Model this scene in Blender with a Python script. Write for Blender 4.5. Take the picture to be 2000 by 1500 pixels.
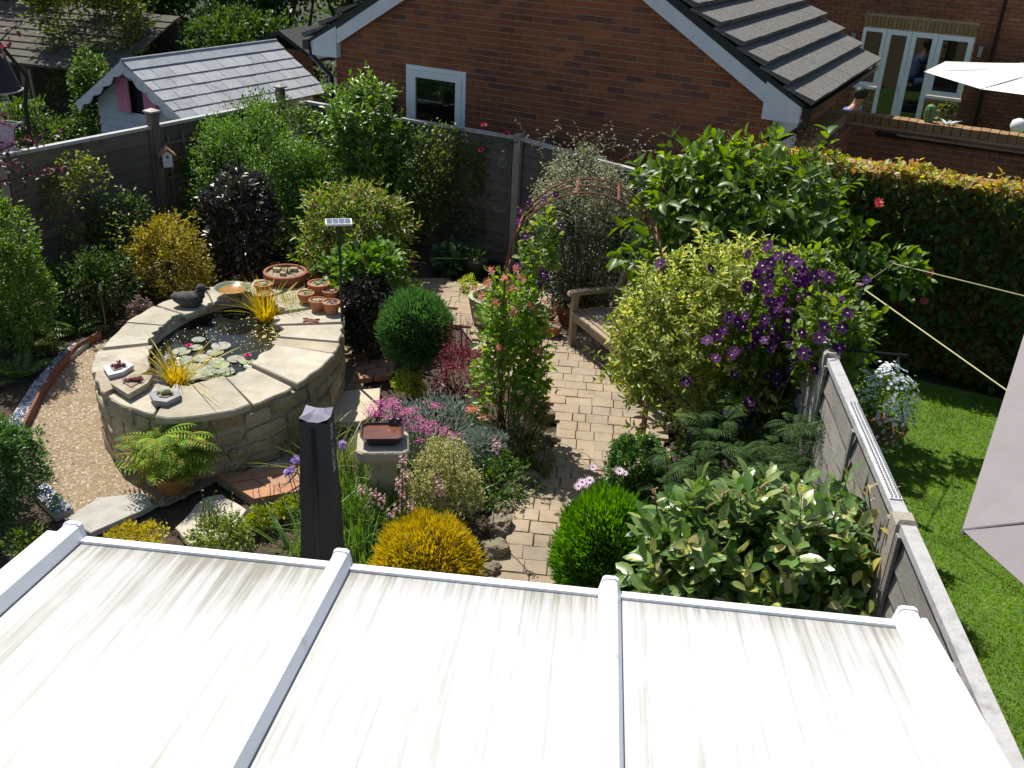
import bpy, math, random
import numpy as np
from math import sin, cos, tan, pi, radians, degrees, hypot, atan2, sqrt
from mathutils import Matrix, Vector
for o in list(bpy.data.objects): bpy.data.objects.remove(o)
SC = bpy.context.scene
COL = SC.collection
# ------------------------------------------------------------------ camera
FPX, PITCH, ROLL, YAW, HCAM = 1930.0, radians(26.6), radians(3.0), radians(4.6), 4.25
FW = np.array([-sin(YAW)*cos(PITCH), cos(YAW)*cos(PITCH), -sin(PITCH)])
R0 = np.array([cos(YAW), sin(YAW), 0.]); U0 = np.cross(R0, FW)
RT = cos(ROLL)*R0+sin(ROLL)*U0; UP = -sin(ROLL)*R0+cos(ROLL)*U0
CAMP = np.array([0, 0, HCAM])
cd = bpy.data.cameras.new('camera'); cam = bpy.data.objects.new('camera', cd); COL.objects.link(cam)
cd.sensor_width = 36; cd.lens = FPX/2000*36; cd.clip_start = .05; cd.clip_end = 500
m = Matrix.Identity(4)
for i in range(3): m[i][0] = RT[i]; m[i][1] = UP[i]; m[i][2] = -FW[i]; m[i][3] = CAMP[i]
cam.matrix_world = m; SC.camera = cam
# ------------------------------------------------------------------ light
SUN_EL, SUN_AZ = radians(57.5), radians(-40)          # azimuth from +Y, minus is left
w = bpy.data.worlds.new('World'); SC.world = w; w.use_nodes = True
nt = w.node_tree; nt.nodes.clear()
sky = nt.nodes.new('ShaderNodeTexSky'); sky.sky_type = 'NISHITA'; sky.sun_disc = False
sky.sun_elevation = SUN_EL; sky.sun_rotation = SUN_AZ
bg = nt.nodes.new('ShaderNodeBackground'); bg.inputs[1].default_value = .088
wo = nt.nodes.new('ShaderNodeOutputWorld')
nt.links.new(sky.outputs[0], bg.inputs[0]); nt.links.new(bg.outputs[0], wo.inputs[0])
sl = bpy.data.lights.new('sun', 'SUN'); sl.energy = 5.0; sl.angle = radians(.53); sl.color = (1, .955, .87)
so = bpy.data.objects.new('sun', sl); COL.objects.link(so)
sdir = Vector((sin(SUN_AZ)*cos(SUN_EL), cos(SUN_AZ)*cos(SUN_EL), sin(SUN_EL)))
so.rotation_euler = sdir.to_track_quat('Z', 'Y').to_euler(); so.location = sdir*30
SC.view_settings.view_transform = 'Standard'; SC.view_settings.look = 'None'
SC.view_settings.exposure = 0.4; SC.view_settings.gamma = 1; SC.view_settings.use_curve_mapping = False
SC.render.engine = 'CYCLES'
SC.cycles.max_bounces = 6; SC.cycles.transparent_max_bounces = 8
# ------------------------------------------------------------------ survey helpers: photo point -> place
def ray(x, y):
    d = RT*(x-1000)/FPX-UP*(y-750)/FPX+FW
    return d/np.linalg.norm(d)
def G(x, y, z=0.):
    d = ray(x, y); return CAMP+d*(z-HCAM)/d[2]
def AY(x, y, Y):
    d = ray(x, y); return CAMP+d*Y/d[1]
def proj(P):
    d = np.asarray(P, float)-CAMP; z = d@FW
    return np.array([1000+FPX*(d@RT)/z, 750-FPX*(d@UP)/z])
def hdir(az):
    a = radians(az)-YAW; return np.array([sin(a), cos(a), 0.])
def ell(x0, y0, x1, y1, Y, k=1.):
    c = AY((x0+x1)/2, (y0+y1)/2, Y); zc = (c-CAMP)@FW
    rx = (x1-x0)/2*zc/FPX; av = (y1-y0)/2*zc/FPX
    d = c-CAMP; phi = atan2(-d[2], hypot(d[0], d[1])); ry = rx*k
    rz = sqrt(max(av**2-(ry*sin(phi))**2, (.5*av)**2))/cos(phi)
    return c, np.array([rx, ry, rz])
# ------------------------------------------------------------------ mesh helpers
class MB:
    def __init__(s): s.v = []; s.f = []; s.m = []
    def add(s, vs, fs, mi=0):
        b = len(s.v); s.v += [tuple(map(float, v)) for v in vs]; s.f += [tuple(b+i for i in f) for f in fs]; s.m += [mi]*len(fs); return s
    def corners(s, c, mi=0):
        return s.add(c, [(0, 3, 2, 1), (4, 5, 6, 7), (0, 1, 5, 4), (1, 2, 6, 5), (2, 3, 7, 6), (3, 0, 4, 7)], mi)
    def box(s, fr, u, w, z, mi=0):
        return s.corners([fr.p(a, b, c) for c in z for a, b in ((u[0], w[0]), (u[1], w[0]), (u[1], w[1]), (u[0], w[1]))], mi)
    def tube(s, pts, rad, n=6, mi=0, cap=True):
        pts = [np.asarray(p, float) for p in pts]; k = len(pts)
        if not hasattr(rad, '__len__'): rad = [rad]*k
        b = len(s.v); ref = np.array([.3, .2, .93])
        for i, p in enumerate(pts):
            t = pts[min(i+1, k-1)]-pts[max(i-1, 0)]; t = t/(np.linalg.norm(t)+1e-9)
            r = ref if abs(t@ref) < .95 else np.array([1., 0, 0])
            a = np.cross(t, r); a /= np.linalg.norm(a); c = np.cross(t, a)
            for j in range(n):
                q = 2*pi*j/n; s.v.append(tuple(p+rad[i]*(cos(q)*a+sin(q)*c)))
        for i in range(k-1):
            for j in range(n):
                s.f.append((b+i*n+j, b+i*n+(j+1) % n, b+(i+1)*n+(j+1) % n, b+(i+1)*n+j)); s.m.append(mi)
        if cap:
            s.f.append(tuple(b+j for j in range(n-1, -1, -1))); s.m.append(mi)
            s.f.append(tuple(b+(k-1)*n+j for j in range(n))); s.m.append(mi)
        return s
    def lathe(s, c, prof, n=20, mi=0, sx=1., sy=1., cap=True):
        b = len(s.v); k = len(prof)
        for r, z in prof:
            for j in range(n):
                q = 2*pi*j/n; s.v.append((c[0]+r*sx*cos(q), c[1]+r*sy*sin(q), c[2]+z))
        for i in range(k-1):
            for j in range(n):
                s.f.append((b+i*n+j, b+i*n+(j+1) % n, b+(i+1)*n+(j+1) % n, b+(i+1)*n+j)); s.m.append(mi)
        if cap:
            s.f.append(tuple(b+j for j in range(n-1, -1, -1))); s.m.append(mi)
            s.f.append(tuple(b+(k-1)*n+j for j in range(n))); s.m.append(mi)
        return s
    def prism(s, poly, z0, z1, mi=0, top=None):
        n = len(poly); t = top or poly
        return s.add([(p[0], p[1], z0) for p in poly]+[(p[0], p[1], z1) for p in t],
                     [tuple(range(n-1, -1, -1)), tuple(range(n, 2*n))]+[(i, (i+1) % n, n+(i+1) % n, n+i) for i in range(n)], mi)
class Fr:
    def __init__(s, o, ex, ey=None, ez=(0, 0, 1)):
        s.o = np.array(o, float); s.ex = np.array(ex, float); s.ex /= np.linalg.norm(s.ex); s.ez = np.array(ez, float)
        s.ey = np.cross(s.ez, s.ex) if ey is None else np.array(ey, float)
    def p(s, u, w, z): return s.o+s.ex*u+s.ey*w+s.ez*z
    def ang(s): return atan2(s.ex[1], s.ex[0])
ROOT = {}
def root_of(o):
    while o.parent: o = o.parent
    return np.array(o.location)
def mesh_of(name, mb):
    me = bpy.data.meshes.new(name); me.from_pydata(mb.v, [], mb.f)
    return me
def put(name, me, mats, parent=None, loc=None, smooth=False, label=None, kind=None):
    o = bpy.data.objects.new(name, me); COL.objects.link(o)
    if mats is not None and len(me.materials) == 0:
        for mm in (mats if isinstance(mats, (list, tuple)) else [mats]): me.materials.append(mm)
    if parent: o.parent = parent
    if loc is not None: o.location = loc
    if smooth: me.polygons.foreach_set('use_smooth', [True]*len(me.polygons))
    if label: o['label'] = label
    if kind: o['kind'] = kind
    return o
def part(name, mb, mats, parent, smooth=False, label=None, kind=None):
    L = root_of(parent)
    me = bpy.data.meshes.new(name)
    me.from_pydata([(a-L[0], b-L[1], c-L[2]) for a, b, c in mb.v], [], mb.f)
    if isinstance(mats, (list, tuple)): me.polygons.foreach_set('material_index', mb.m)
    return put(name, me, mats, parent, None, smooth, label, kind)
def thing(name, label, cat, loc, group=None):
    o = bpy.data.objects.new(name, None); COL.objects.link(o); o.empty_display_size = .1
    o.location = tuple(float(a) for a in loc); o['label'] = label; o['category'] = cat
    if group: o['group'] = group
    return o
def solo(name, mb, mats, label, cat, loc, group=None, smooth=False):
    me = bpy.data.meshes.new(name); me.from_pydata([(a-loc[0], b-loc[1], c-loc[2]) for a, b, c in mb.v], [], mb.f)
    if isinstance(mats, (list, tuple)): me.polygons.foreach_set('material_index', mb.m)
    o = put(name, me, mats, None, tuple(float(a) for a in loc), smooth); o['label'] = label; o['category'] = cat
    if group: o['group'] = group
    return o
def struct(name, mb, mats, kind='structure', label=None):
    me = mesh_of(name, mb)
    if isinstance(mats, (list, tuple)): me.polygons.foreach_set('material_index', mb.m)
    o = put(name, me, mats); o['kind'] = kind
    if label: o['label'] = label
    return o
def tris(name, V, F, mats, parent=None, kind=None, mi=None, smooth=False):
    me = bpy.data.meshes.new(name); V = np.asarray(V, np.float32).copy(); F = np.asarray(F, np.int32)
    if parent is not None: V -= root_of(parent).astype(np.float32)
    me.vertices.add(len(V)); me.vertices.foreach_set('co', V.ravel())
    me.loops.add(F.size); me.loops.foreach_set('vertex_index', F.ravel())
    me.polygons.add(len(F)); me.polygons.foreach_set('loop_start', np.arange(0, F.size, 3, dtype=np.int32))
    if mi is not None: me.polygons.foreach_set('material_index', np.asarray(mi, np.int32))
    me.update(calc_edges=True); me.validate()
    return put(name, me, mats, parent, None, smooth, None, kind)
def nrm(a): return a/(np.linalg.norm(a, axis=-1, keepdims=True)+1e-9)
# ------------------------------------------------------------------ materials
MATS = {}
def nn(nt, t, **k):
    n = nt.nodes.new(t)
    for a, b in k.items():
        if a == 'op': n.operation = b
        elif a == 'i':
            for q, v in b.items(): n.inputs[q].default_value = v
        else: setattr(n, a, b)
    return n
def ramp(nt, cols, fac, interp='LINEAR'):
    r = nt.nodes.new('ShaderNodeValToRGB'); r.color_ramp.interpolation = interp
    e = r.color_ramp.elements; n = len(cols)
    pos = [i/max(n-1, 1) for i in range(n)]
    for i, c in enumerate(cols):
        c = c if len(c) == 4 and isinstance(c, tuple) else (*c, 1)
        if i < 2: e[i].position = pos[i]; e[i].color = c
        else: q = e.new(pos[i]); q.color = c
    if fac is not None: nt.links.new(fac, r.inputs[0])
    return r
def rnd_id(nt):
    g = nn(nt, 'ShaderNodeNewGeometry'); oi = nn(nt, 'ShaderNodeObjectInfo'); a = nn(nt, 'ShaderNodeMath', op='ADD')
    nt.links.new(g.outputs['Random Per Island'], a.inputs[0]); nt.links.new(oi.outputs['Random'], a.inputs[1])
    fr = nn(nt, 'ShaderNodeMath', op='FRACT'); nt.links.new(a.outputs[0], fr.inputs[0]); return fr.outputs[0]
def newmat(name):
    m = bpy.data.materials.new(name); m.use_nodes = True; nt = m.node_tree; p = nt.nodes['Principled BSDF']
    return m, nt, p
def grime(nt, col, amt, scale):
    L = nt.links.new; g = nn(nt, 'ShaderNodeNewGeometry'); n1 = nn(nt, 'ShaderNodeTexNoise', i={'Scale': scale, 'Detail': 6., 'Roughness': .6}); L(g.outputs['Position'], n1.inputs['Vector'])
    mr = nn(nt, 'ShaderNodeMapRange', i={1: .3, 2: .7, 3: 1-amt, 4: 1+amt*.6}); L(n1.outputs[0], mr.inputs[0]); h = nn(nt, 'ShaderNodeHueSaturation'); L(col, h.inputs['Color']); L(mr.outputs[0], h.inputs['Value']); return h.outputs[0]
def surf(name, cols, rough=.75, scale=6., detail=6., bump=.3, bscale=None, stretch=(1, 1, 1), piece=None, spec=.35, metal=0., dist=.02, stain=None, wvar=0., wscale=1.1):
    """noise between cols; piece: list of colours chosen per piece and multiplied in"""
    if name in MATS: return MATS[name]
    m, nt, p = newmat(name); L = nt.links.new
    tc = nn(nt, 'ShaderNodeTexCoord'); mp = nn(nt, 'ShaderNodeMapping'); mp.inputs['Scale'].default_value = stretch
    L(tc.outputs['Object'], mp.inputs[0])
    if piece:
        rid = rnd_id(nt); cx = nn(nt, 'ShaderNodeCombineXYZ'); mu = nn(nt, 'ShaderNodeMath', op='MULTIPLY', i={1: 37.}); L(rid, mu.inputs[0])
        for i in range(3): L(mu.outputs[0], cx.inputs[i])
        ad = nn(nt, 'ShaderNodeVectorMath', op='ADD'); L(mp.outputs[0], ad.inputs[0]); L(cx.outputs[0], ad.inputs[1]); vec = ad.outputs[0]
    else: vec = mp.outputs[0]
    n1 = nn(nt, 'ShaderNodeTexNoise', i={'Scale': scale, 'Detail': detail, 'Roughness': .6}); L(vec, n1.inputs['Vector'])
    st = nn(nt, 'ShaderNodeMapRange', i={1: .3, 2: .7}); L(n1.outputs[0], st.inputs[0])
    col = ramp(nt, cols, st.outputs[0]).outputs[0]
    if piece:
        rp = ramp(nt, piece, rid); mx = nn(nt, 'ShaderNodeMix', data_type='RGBA', blend_type='MULTIPLY'); mx.inputs[0].default_value = 1
        L(col, mx.inputs[6]); L(rp.outputs[0], mx.inputs[7]); col = mx.outputs[2]
    if stain:
        scol, sscale, sstretch, thr = stain
        m2 = nn(nt, 'ShaderNodeMapping'); m2.inputs['Scale'].default_value = sstretch; L(tc.outputs['Object'], m2.inputs[0])
        n2 = nn(nt, 'ShaderNodeTexNoise', i={'Scale': sscale, 'Detail': 8., 'Roughness': .65}); L(m2.outputs[0], n2.inputs['Vector'])
        mr = nn(nt, 'ShaderNodeMapRange', i={1: thr, 2: thr+.17, 4: .85}); L(n2.outputs[0], mr.inputs[0])
        mx = nn(nt, 'ShaderNodeMix', data_type='RGBA'); L(mr.outputs[0], mx.inputs[0]); L(col, mx.inputs[6]); mx.inputs[7].default_value = (*scol, 1); col = mx.outputs[2]
    if wvar: col = grime(nt, col, wvar, wscale)
    L(col, p.inputs['Base Color']); p.inputs['Roughness'].default_value = rough; p.inputs['Metallic'].default_value = metal
    p.inputs['Specular IOR Level'].default_value = spec
    if bump:
        n3 = nn(nt, 'ShaderNodeTexNoise', i={'Scale': bscale or scale*4, 'Detail': 6., 'Roughness': .65}); L(vec, n3.inputs['Vector'])
        b = nn(nt, 'ShaderNodeBump', i={'Strength': bump, 'Distance': dist}); L(n3.outputs[0], b.inputs['Height']); L(b.outputs[0], p.inputs['Normal'])
    MATS[name] = m; return m
def leafm(name, cols, transl=.3, rough=.5, spec=.6, back=None, wvar=0., wscale=1., gain=1.):
    """each leaf (mesh island or object) takes its own colour out of cols"""
    if name in MATS: return MATS[name]
    m, nt, p = newmat(name); L = nt.links.new; transl = min(.5, transl*1.2) if transl > .12 else transl
    if gain: cols = [(min(.8, c[0]*1.32), min(.8, c[1]*1.22), min(.8, c[2]*.95)) if c[1] > c[2]*1.5 and c[1] > c[0]*.97 else c for c in cols]
    r = ramp(nt, cols, rnd_id(nt)); tc = nn(nt, 'ShaderNodeTexCoord')
    n1 = nn(nt, 'ShaderNodeTexNoise', i={'Scale': 25., 'Detail': 3.}); L(tc.outputs['Object'], n1.inputs['Vector'])
    mr = nn(nt, 'ShaderNodeMapRange', i={1: .3, 2: .7, 3: .72, 4: 1.25}); L(n1.outputs[0], mr.inputs[0])
    h = nn(nt, 'ShaderNodeHueSaturation'); L(r.outputs[0], h.inputs['Color']); L(mr.outputs[0], h.inputs['Value'])
    if wvar: g_ = grime(nt, r.outputs[0], wvar, wscale); L(g_, h.inputs['Color'])
    L(h.outputs[0], p.inputs['Base Color']); p.inputs['Roughness'].default_value = rough; p.inputs['Specular IOR Level'].default_value = spec
    t = nn(nt, 'ShaderNodeBsdfTranslucent'); h2 = nn(nt, 'ShaderNodeHueSaturation', i={'Hue': .485, 'Saturation': 1.15, 'Value': 1.5}); L(h.outputs[0], h2.inputs['Color']); L(h2.outputs[0], t.inputs[0])
    ms = nn(nt, 'ShaderNodeMixShader', i={0: transl}); L(p.outputs[0], ms.inputs[1]); L(t.outputs[0], ms.inputs[2])
    L(ms.outputs[0], nt.nodes['Material Output'].inputs[0]); MATS[name] = m; return m
def flat(name, col, rough=.6, spec=.4, metal=0., var=.15, scale=20., transl=0.):
    if transl: return leafm(name, [tuple(c*(1-var) for c in col), tuple(min(1, c*(1+var)) for c in col)], transl, rough, spec)
    return surf(name, [tuple(c*(1-var) for c in col), tuple(min(1, c*(1+var)) for c in col)], rough, scale, 4., .08, None, (1, 1, 1), None, spec, metal)
# soil, stone, wood, brick ...
SOIL = surf('soil', [(.035, .024, .017), (.09, .062, .042), (.05, .036, .025)], .95, 3.5, 8, .9, 40, dist=.03)
SAND = surf('joint_sand', [(.25, .20, .145), (.34, .28, .205)], .95, 8, 6, .4, 60)
PAVER = surf('paver_concrete', [(.78, .78, .78), (1, 1, 1), (.86, .84, .8)], .85, 9, 7, .35, 60, piece=[(.37, .288, .20), (.36, .272, .187), (.35, .285, .205), (.38, .30, .21), (.335, .275, .205), (.365, .276, .192), (.355, .29, .20)], wvar=.25, wscale=1.5)
BRICK = surf('garage_brick', [(.7, .7, .7), (1.05, 1, 1)], .85, 14, 6, .35, 90, piece=[(.38, .125, .052), (.33, .105, .046), (.42, .142, .058), (.22, .08, .052), (.36, .118, .05), (.17, .075, .06), (.39, .13, .054), (.30, .10, .046)], wvar=.35)
BRICK2 = surf('house_brick', [(.7, .7, .7), (1.05, 1, 1)], .85, 14, 6, .3, 90, piece=[(.30, .115, .06), (.26, .10, .052), (.33, .13, .065), (.20, .085, .055), (.31, .12, .06)], wvar=.35)
BUFF = surf('buff_brick', [(.75, .75, .75), (1.05, 1.03, 1)], .85, 14, 6, .3, 90, piece=[(.33, .20, .09), (.29, .17, .075), (.38, .24, .12), (.26, .15, .07)])
MORTAR = surf('mortar', [(.36, .27, .175), (.48, .37, .25)], .95, 20, 6, .3, 80)
STONE = surf('wall_stone', [(.60, .58, .55), (1, .98, .92), (.75, .72, .66), (1.05, 1.02, .95)], .9, 5, 8, .8, 22, piece=[(.68, .58, .38), (.74, .65, .46), (.58, .49, .32), (.68, .61, .44), (.72, .62, .40)], dist=.03, wvar=.35, wscale=3.)
SLAB = surf('coping_stone', [(.72, .70, .66), (1, .99, .96), (.88, .84, .76), (1.02, 1, .98)], .85, 3.2, 9, .5, 18, piece=[(.47, .43, .35), (.43, .395, .32), (.52, .485, .41), (.39, .34, .255), (.49, .455, .38)], dist=.015, wvar=.25, wscale=2.5)
POINT = surf('stone_mortar', [(.42, .36, .26), (.56, .49, .36)], .95, 9, 7, .6, 40)
CONC = surf('concrete', [(.30, .29, .26), (.42, .40, .36), (.34, .33, .30)], .9, 5, 8, .35, 60)
OLDTILE = surf('clay_paver', [(.7, .7, .7), (1.05, 1, 1), (.85, .85, .82)], .85, 6, 8, .5, 30, piece=[(.40, .20, .11), (.44, .24, .14), (.38, .22, .15), (.46, .28, .18)])
ROCK = surf('rockery_stone', [(.24, .19, .12), (.46, .39, .28), (.33, .27, .18)], .95, 9, 8, 1., 30, dist=.03)
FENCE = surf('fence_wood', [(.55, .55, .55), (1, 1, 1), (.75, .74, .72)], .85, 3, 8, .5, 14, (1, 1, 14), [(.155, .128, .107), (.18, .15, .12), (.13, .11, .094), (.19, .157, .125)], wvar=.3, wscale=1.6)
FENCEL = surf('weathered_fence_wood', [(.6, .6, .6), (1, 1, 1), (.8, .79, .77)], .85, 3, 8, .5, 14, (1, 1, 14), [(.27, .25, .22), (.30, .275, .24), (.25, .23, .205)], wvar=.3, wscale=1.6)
CAPW = surf('fence_capping', [(.30, .295, .29), (.44, .435, .43), (.36, .35, .34)], .7, 7, 8, .3, 40, stain=((.22, .21, .19), 9., (1, 1, 1), .58))
POSTC = surf('concrete_post', [(.26, .24, .20), (.38, .35, .30)], .95, 8, 8, .35, 70)
POSTW = surf('timber_post', [(.13, .10, .075), (.22, .175, .13)], .9, 4, 8, .5, 20, (5, 5, .6))
TEAK = surf('bench_teak', [(.23, .17, .11), (.36, .28, .19), (.28, .22, .15)], .8, 5, 8, .4, 30, (1, 1, 1))
TERRA = surf('terracotta', [(.36, .13, .055), (.48, .19, .085), (.42, .17, .08)], .85, 7, 7, .25, 50, stain=((.50, .36, .26), 6., (1, 1, 1), .6))
TERRAD = surf('dark_terracotta', [(.22, .085, .045), (.32, .12, .06)], .8, 7, 7, .25, 50)
UPVC = surf('white_upvc', [(.78, .79, .80), (.84, .85, .86)], .35, 4, 4, .02, 60, stain=((.62, .61, .57), 6., (1, 1, 1), .62))
BARGE = surf('painted_bargeboard', [(.66, .67, .70), (.76, .77, .79)], .5, 5, 6, .1, 40, stain=((.25, .25, .24), 14., (1, 1, 1), .64))
ROOFT = surf('concrete_roof_tile', [(.07, .067, .062), (.16, .153, .14), (.10, .097, .09), (.19, .18, .165)], .9, 26, 9, .5, 70, stain=((.36, .34, .28), 38., (1, 1, 1), .535))
SLATE = surf('grey_slate', [(.75, .75, .75), (1, 1, 1), (.85, .86, .88)], .32, 6, 6, .25, 30, piece=[(.42, .425, .43), (.48, .48, .475), (.37, .38, .39), (.45, .45, .44)], spec=.8)  # pale tone carries the sun sheen of the playhouse roof
BLACK = flat('black_plastic', (.012, .012, .013), .35, .5)
GUTTER = flat('black_gutter', (.014, .014, .016), .3, .5)
RUST = surf('rusty_steel', [(.14, .055, .035), (.24, .10, .06)], .85, 20, 6, .4, 90)
DARKGLASS = surf('dark_glass', [(.006, .007, .008), (.01, .011, .012)], .04, 2, 2, .0, None, spec=.6)
BARK = surf('bark', [(.06, .042, .028), (.13, .095, .065)], .95, 9, 8, .8, 40, (1, 1, .3))
STEMW = surf('green_stem', [(.07, .06, .03), (.13, .11, .05)], .8, 12, 4, .2)
GRAVEL = surf('gravel_bed', [(.20, .135, .075), (.36, .265, .165), (.27, .19, .115)], .95, 40, 8, .9, 120, dist=.02)
rng = np.random.default_rng(7); random.seed(7)
# ================================================================== ground
def grid_sheet(x0, x1, y0, y1, n, zf):
    mb = MB(); xs = np.linspace(x0, x1, n+1); ys = np.linspace(y0, y1, n+1)
    mb.add([(x, y, zf(x, y)) for y in ys for x in xs], [(j*(n+1)+i, j*(n+1)+i+1, (j+1)*(n+1)+i+1, (j+1)*(n+1)+i) for j in range(n) for i in range(n)])
    return mb
mb = MB(); mb.add([(-120, -60, -.05), (120, -60, -.05), (120, 160, -.05), (-120, 160, -.05)], [(0, 1, 2, 3)])
struct('ground', mb, surf('far_soil', [(.02, .03, .012), (.035, .04, .018)], .95, 1.5, 6, .3))
def bumpy(x, y): return .012*sin(3.1*x+1.3*y)+.010*sin(7.3*x-5.1*y)+.008*sin(13*y+4*x)
struct('garden_soil', grid_sheet(-7.6, 1.55, 1.5, 13.6, 90, lambda x, y: -.012+bumpy(x, y)*.6), SOIL)
def inpoly(x, y, P):
    c = False; j = len(P)-1
    for i in range(len(P)):
        if (P[i][1] > y) != (P[j][1] > y) and x < (P[j][0]-P[i][0])*(y-P[i][1])/(P[j][1]-P[i][1])+P[i][0]: c = not c
        j = i
    return c
# ---- block paved path
PATH = [(-.55, 4.7), (-.53, 5.4), (-.50, 5.8), (-.50, 6.25), (-.34, 6.62), (-.2, 7.05), (-.2, 7.9), (-.5, 8.3), (-.85, 8.7), (-1.08, 9.1), (-1.38, 9.7), (-1.62, 10.25), (-1.98, 10.8),
        (-1.2, 11.0), (-.6, 10.95), (.2, 10.45), (.75, 10.0), (.8, 8.6), (.75, 7.6), (.62, 6.8), (.42, 6.2), (.35, 4.7)]
mb = MB(); mb.add([(x, y, .02) for x, y in PATH], [tuple(range(len(PATH)))[::-1]])
path = struct('path', mb, SAND)
def bevel_block(L, D, Hh, b=.008, seed=0):
    r = np.random.default_rng(seed); mb = MB(); j = lambda: r.uniform(-.004, .004)
    a = [(-L/2, -D/2), (L/2, -D/2), (L/2, D/2), (-L/2, D/2)]
    mb.add([(x+j(), y+j(), -Hh) for x, y in a]+[(x+j(), y+j(), -b) for x, y in a]+[(x*(1-2.4*b/L)+j(), y*(1-2.4*b/D)+j(), 0) for x, y in a],
           [(0, 1, 5, 4), (1, 2, 6, 5), (2, 3, 7, 6), (3, 0, 4, 7), (4, 5, 9, 8), (5, 6, 10, 9), (6, 7, 11, 10), (7, 4, 8, 11), (8, 9, 10, 11)])
    return mesh_of('paver', mb)
PV = {wd: [bevel_block(wd-.005, .156, .04, .004, int(wd*1000)+k) for k in range(3)] for wd in (.12, .16, .2, .24)}
n_p = 0; y = 4.78; row = 0
while y < 11.0:
    x = -2.2+random.uniform(0, .2)
    while x < 1.1:
        wd = random.choice((.12, .16, .16, .2, .2, .24)); cx = x+wd/2
        if inpoly(cx, y, PATH) and n_p < 300:
            o = put('paver', random.choice(PV[wd]), PAVER, path, (cx, y+.004*sin(x*5), .047+random.uniform(-.003, .004))); n_p += 1
            o.rotation_euler = (random.uniform(-.012, .012), random.uniform(-.012, .012), radians(.6)+random.uniform(-.012, .012))
        x += wd
    y += .16
# ---- gravel round the pond
GRAV = [tuple(G(*p)[:2]) for p in [(150, 1015), (60, 900), (45, 820), (75, 770), (130, 715), (190, 670), (300, 640), (480, 560), (700, 560), (800, 545), (880, 545), (880, 620), (720, 700), (700, 800), (640, 860), (560, 900), (450, 930), (390, 960), (330, 990), (250, 1000)]]
mb = MB(); mb.add([(x, y, .012) for x, y in GRAV], [tuple(range(len(GRAV)))[::-1]])
gravel = struct('gravel_path', mb, GRAVEL)
if np.cross([*(np.array(GRAV[1])-GRAV[0]), 0], [*(np.array(GRAV[2])-GRAV[1]), 0])[2] > 0: gravel.data.flip_normals()
pts = []
gx = np.array(GRAV); lo, hi = gx.min(0), gx.max(0)
while len(pts) < 15000:
    q = rng.uniform(lo, hi)
    if inpoly(q[0], q[1], GRAV) and ((q[0]+3.156)/.98)**2+((q[1]-7.65)/1.4)**2 > 1 and (q[1] < 9.2 or rng.random() < .5): pts.append(q)
pts = np.array(pts); n = len(pts)
base = np.array([(1, 0, 0), (0, 1, 0), (-1, 0, 0), (0, -1, 0), (0, 0, 1)], float)
F0 = np.array([(0, 1, 4), (1, 2, 4), (2, 3, 4), (3, 0, 4)])
sc = rng.uniform(.006, .0145, (n, 1, 1))*rng.uniform(.6, 1.3, (n, 1, 3)); an = rng.uniform(0, 2*pi, n)
V = base[None]*sc*np.array([1, 1, .8]); c, s = np.cos(an)[:, None], np.sin(an)[:, None]
X = V[:, :, 0]*c-V[:, :, 1]*s; Yy = V[:, :, 0]*s+V[:, :, 1]*c
V = np.stack([X+pts[:, None, 0], Yy+pts[:, None, 1], V[:, :, 2]+.011], 2)+rng.normal(0, .0015, (n, 5, 3))
PEB = surf('pebbles', [(.8, .8, .8), (1, 1, 1)], .8, 30, 3, 0, piece=[(.42, .32, .21), (.34, .25, .16), (.50, .41, .30), (.27, .20, .135), (.58, .51, .41), (.38, .28, .17), (.21, .165, .13)])
o = tris('gravel', V.reshape(-1, 3), (F0[None]+np.arange(n)[:, None, None]*5).reshape(-1, 3), PEB, kind='stuff'); o['label'] = 'golden brown gravel spread around the raised stone pond'
# ---- loose slabs and clay tiles near the pond
def slab(name, label, cat, px, z0, z1, mat, group=None):
    P = [tuple(G(*p, z1)[:2]) for p in px]
    area = sum(P[i][0]*P[(i+1) % len(P)][1]-P[(i+1) % len(P)][0]*P[i][1] for i in range(len(P)))
    if area < 0: P = P[::-1]
    c = np.mean(P, 0); mb = MB(); top = [(c[0]+(x-c[0])*.97, c[1]+(y-c[1])*.97) for x, y in P]
    Q = []; T = []
    for i in range(len(P)):                                           # uneven edges
        a, b = np.array(P[i]), np.array(P[(i+1) % len(P)])
        for k in range(4):
            q = a+(b-a)*k/4+rng.normal(0, .006, 2); Q.append(tuple(q)); T.append(tuple(c+(q-c)*.975))
    mb.prism(Q, z0, z1-.006); mb.prism(Q, z1-.006, z1, top=T)
    return solo(name, mb, mat, label, cat, (c[0], c[1], z0), group)
slab('paving_slab', 'grey concrete slab at the near end of the gravel', 'slab', [(128, 1012), (190, 972), (282, 962), (300, 985), (180, 1040)], .0, .045, CONC)
slab('paving_slab', 'pale broken slab in front of the clay tiles, overhung by thin stems', 'slab', [(340, 1030), (400, 970), (432, 965), (482, 995), (440, 1052), (372, 1062)], .0, .05, surf('pale_slab', [(.40, .36, .28), (.55, .50, .40)], .9, 5, 8, .4, 30))
slab('paving_slab', 'cream slab corner beside the white roof bar at left', 'slab', [(15, 1078), (95, 1052), (112, 1120), (30, 1125)], .0, .045, surf('cream_slab', [(.46, .38, .28), (.58, .50, .38)], .9, 5, 8, .4, 30))
slab('paving_slab', 'wide cream slab between the pond and the pink flowers', 'slab', [(655, 765), (745, 757), (738, 800), (706, 822), (640, 825), (650, 790)], .0, .06, surf('cream_slab', [], .9))
slab('paving_slab', 'dark damp slab in the shade at the foot of the pond wall', 'slab', [(440, 935), (520, 905), (600, 880), (596, 900), (560, 912), (480, 940)], .0, .055, CONC)
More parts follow.
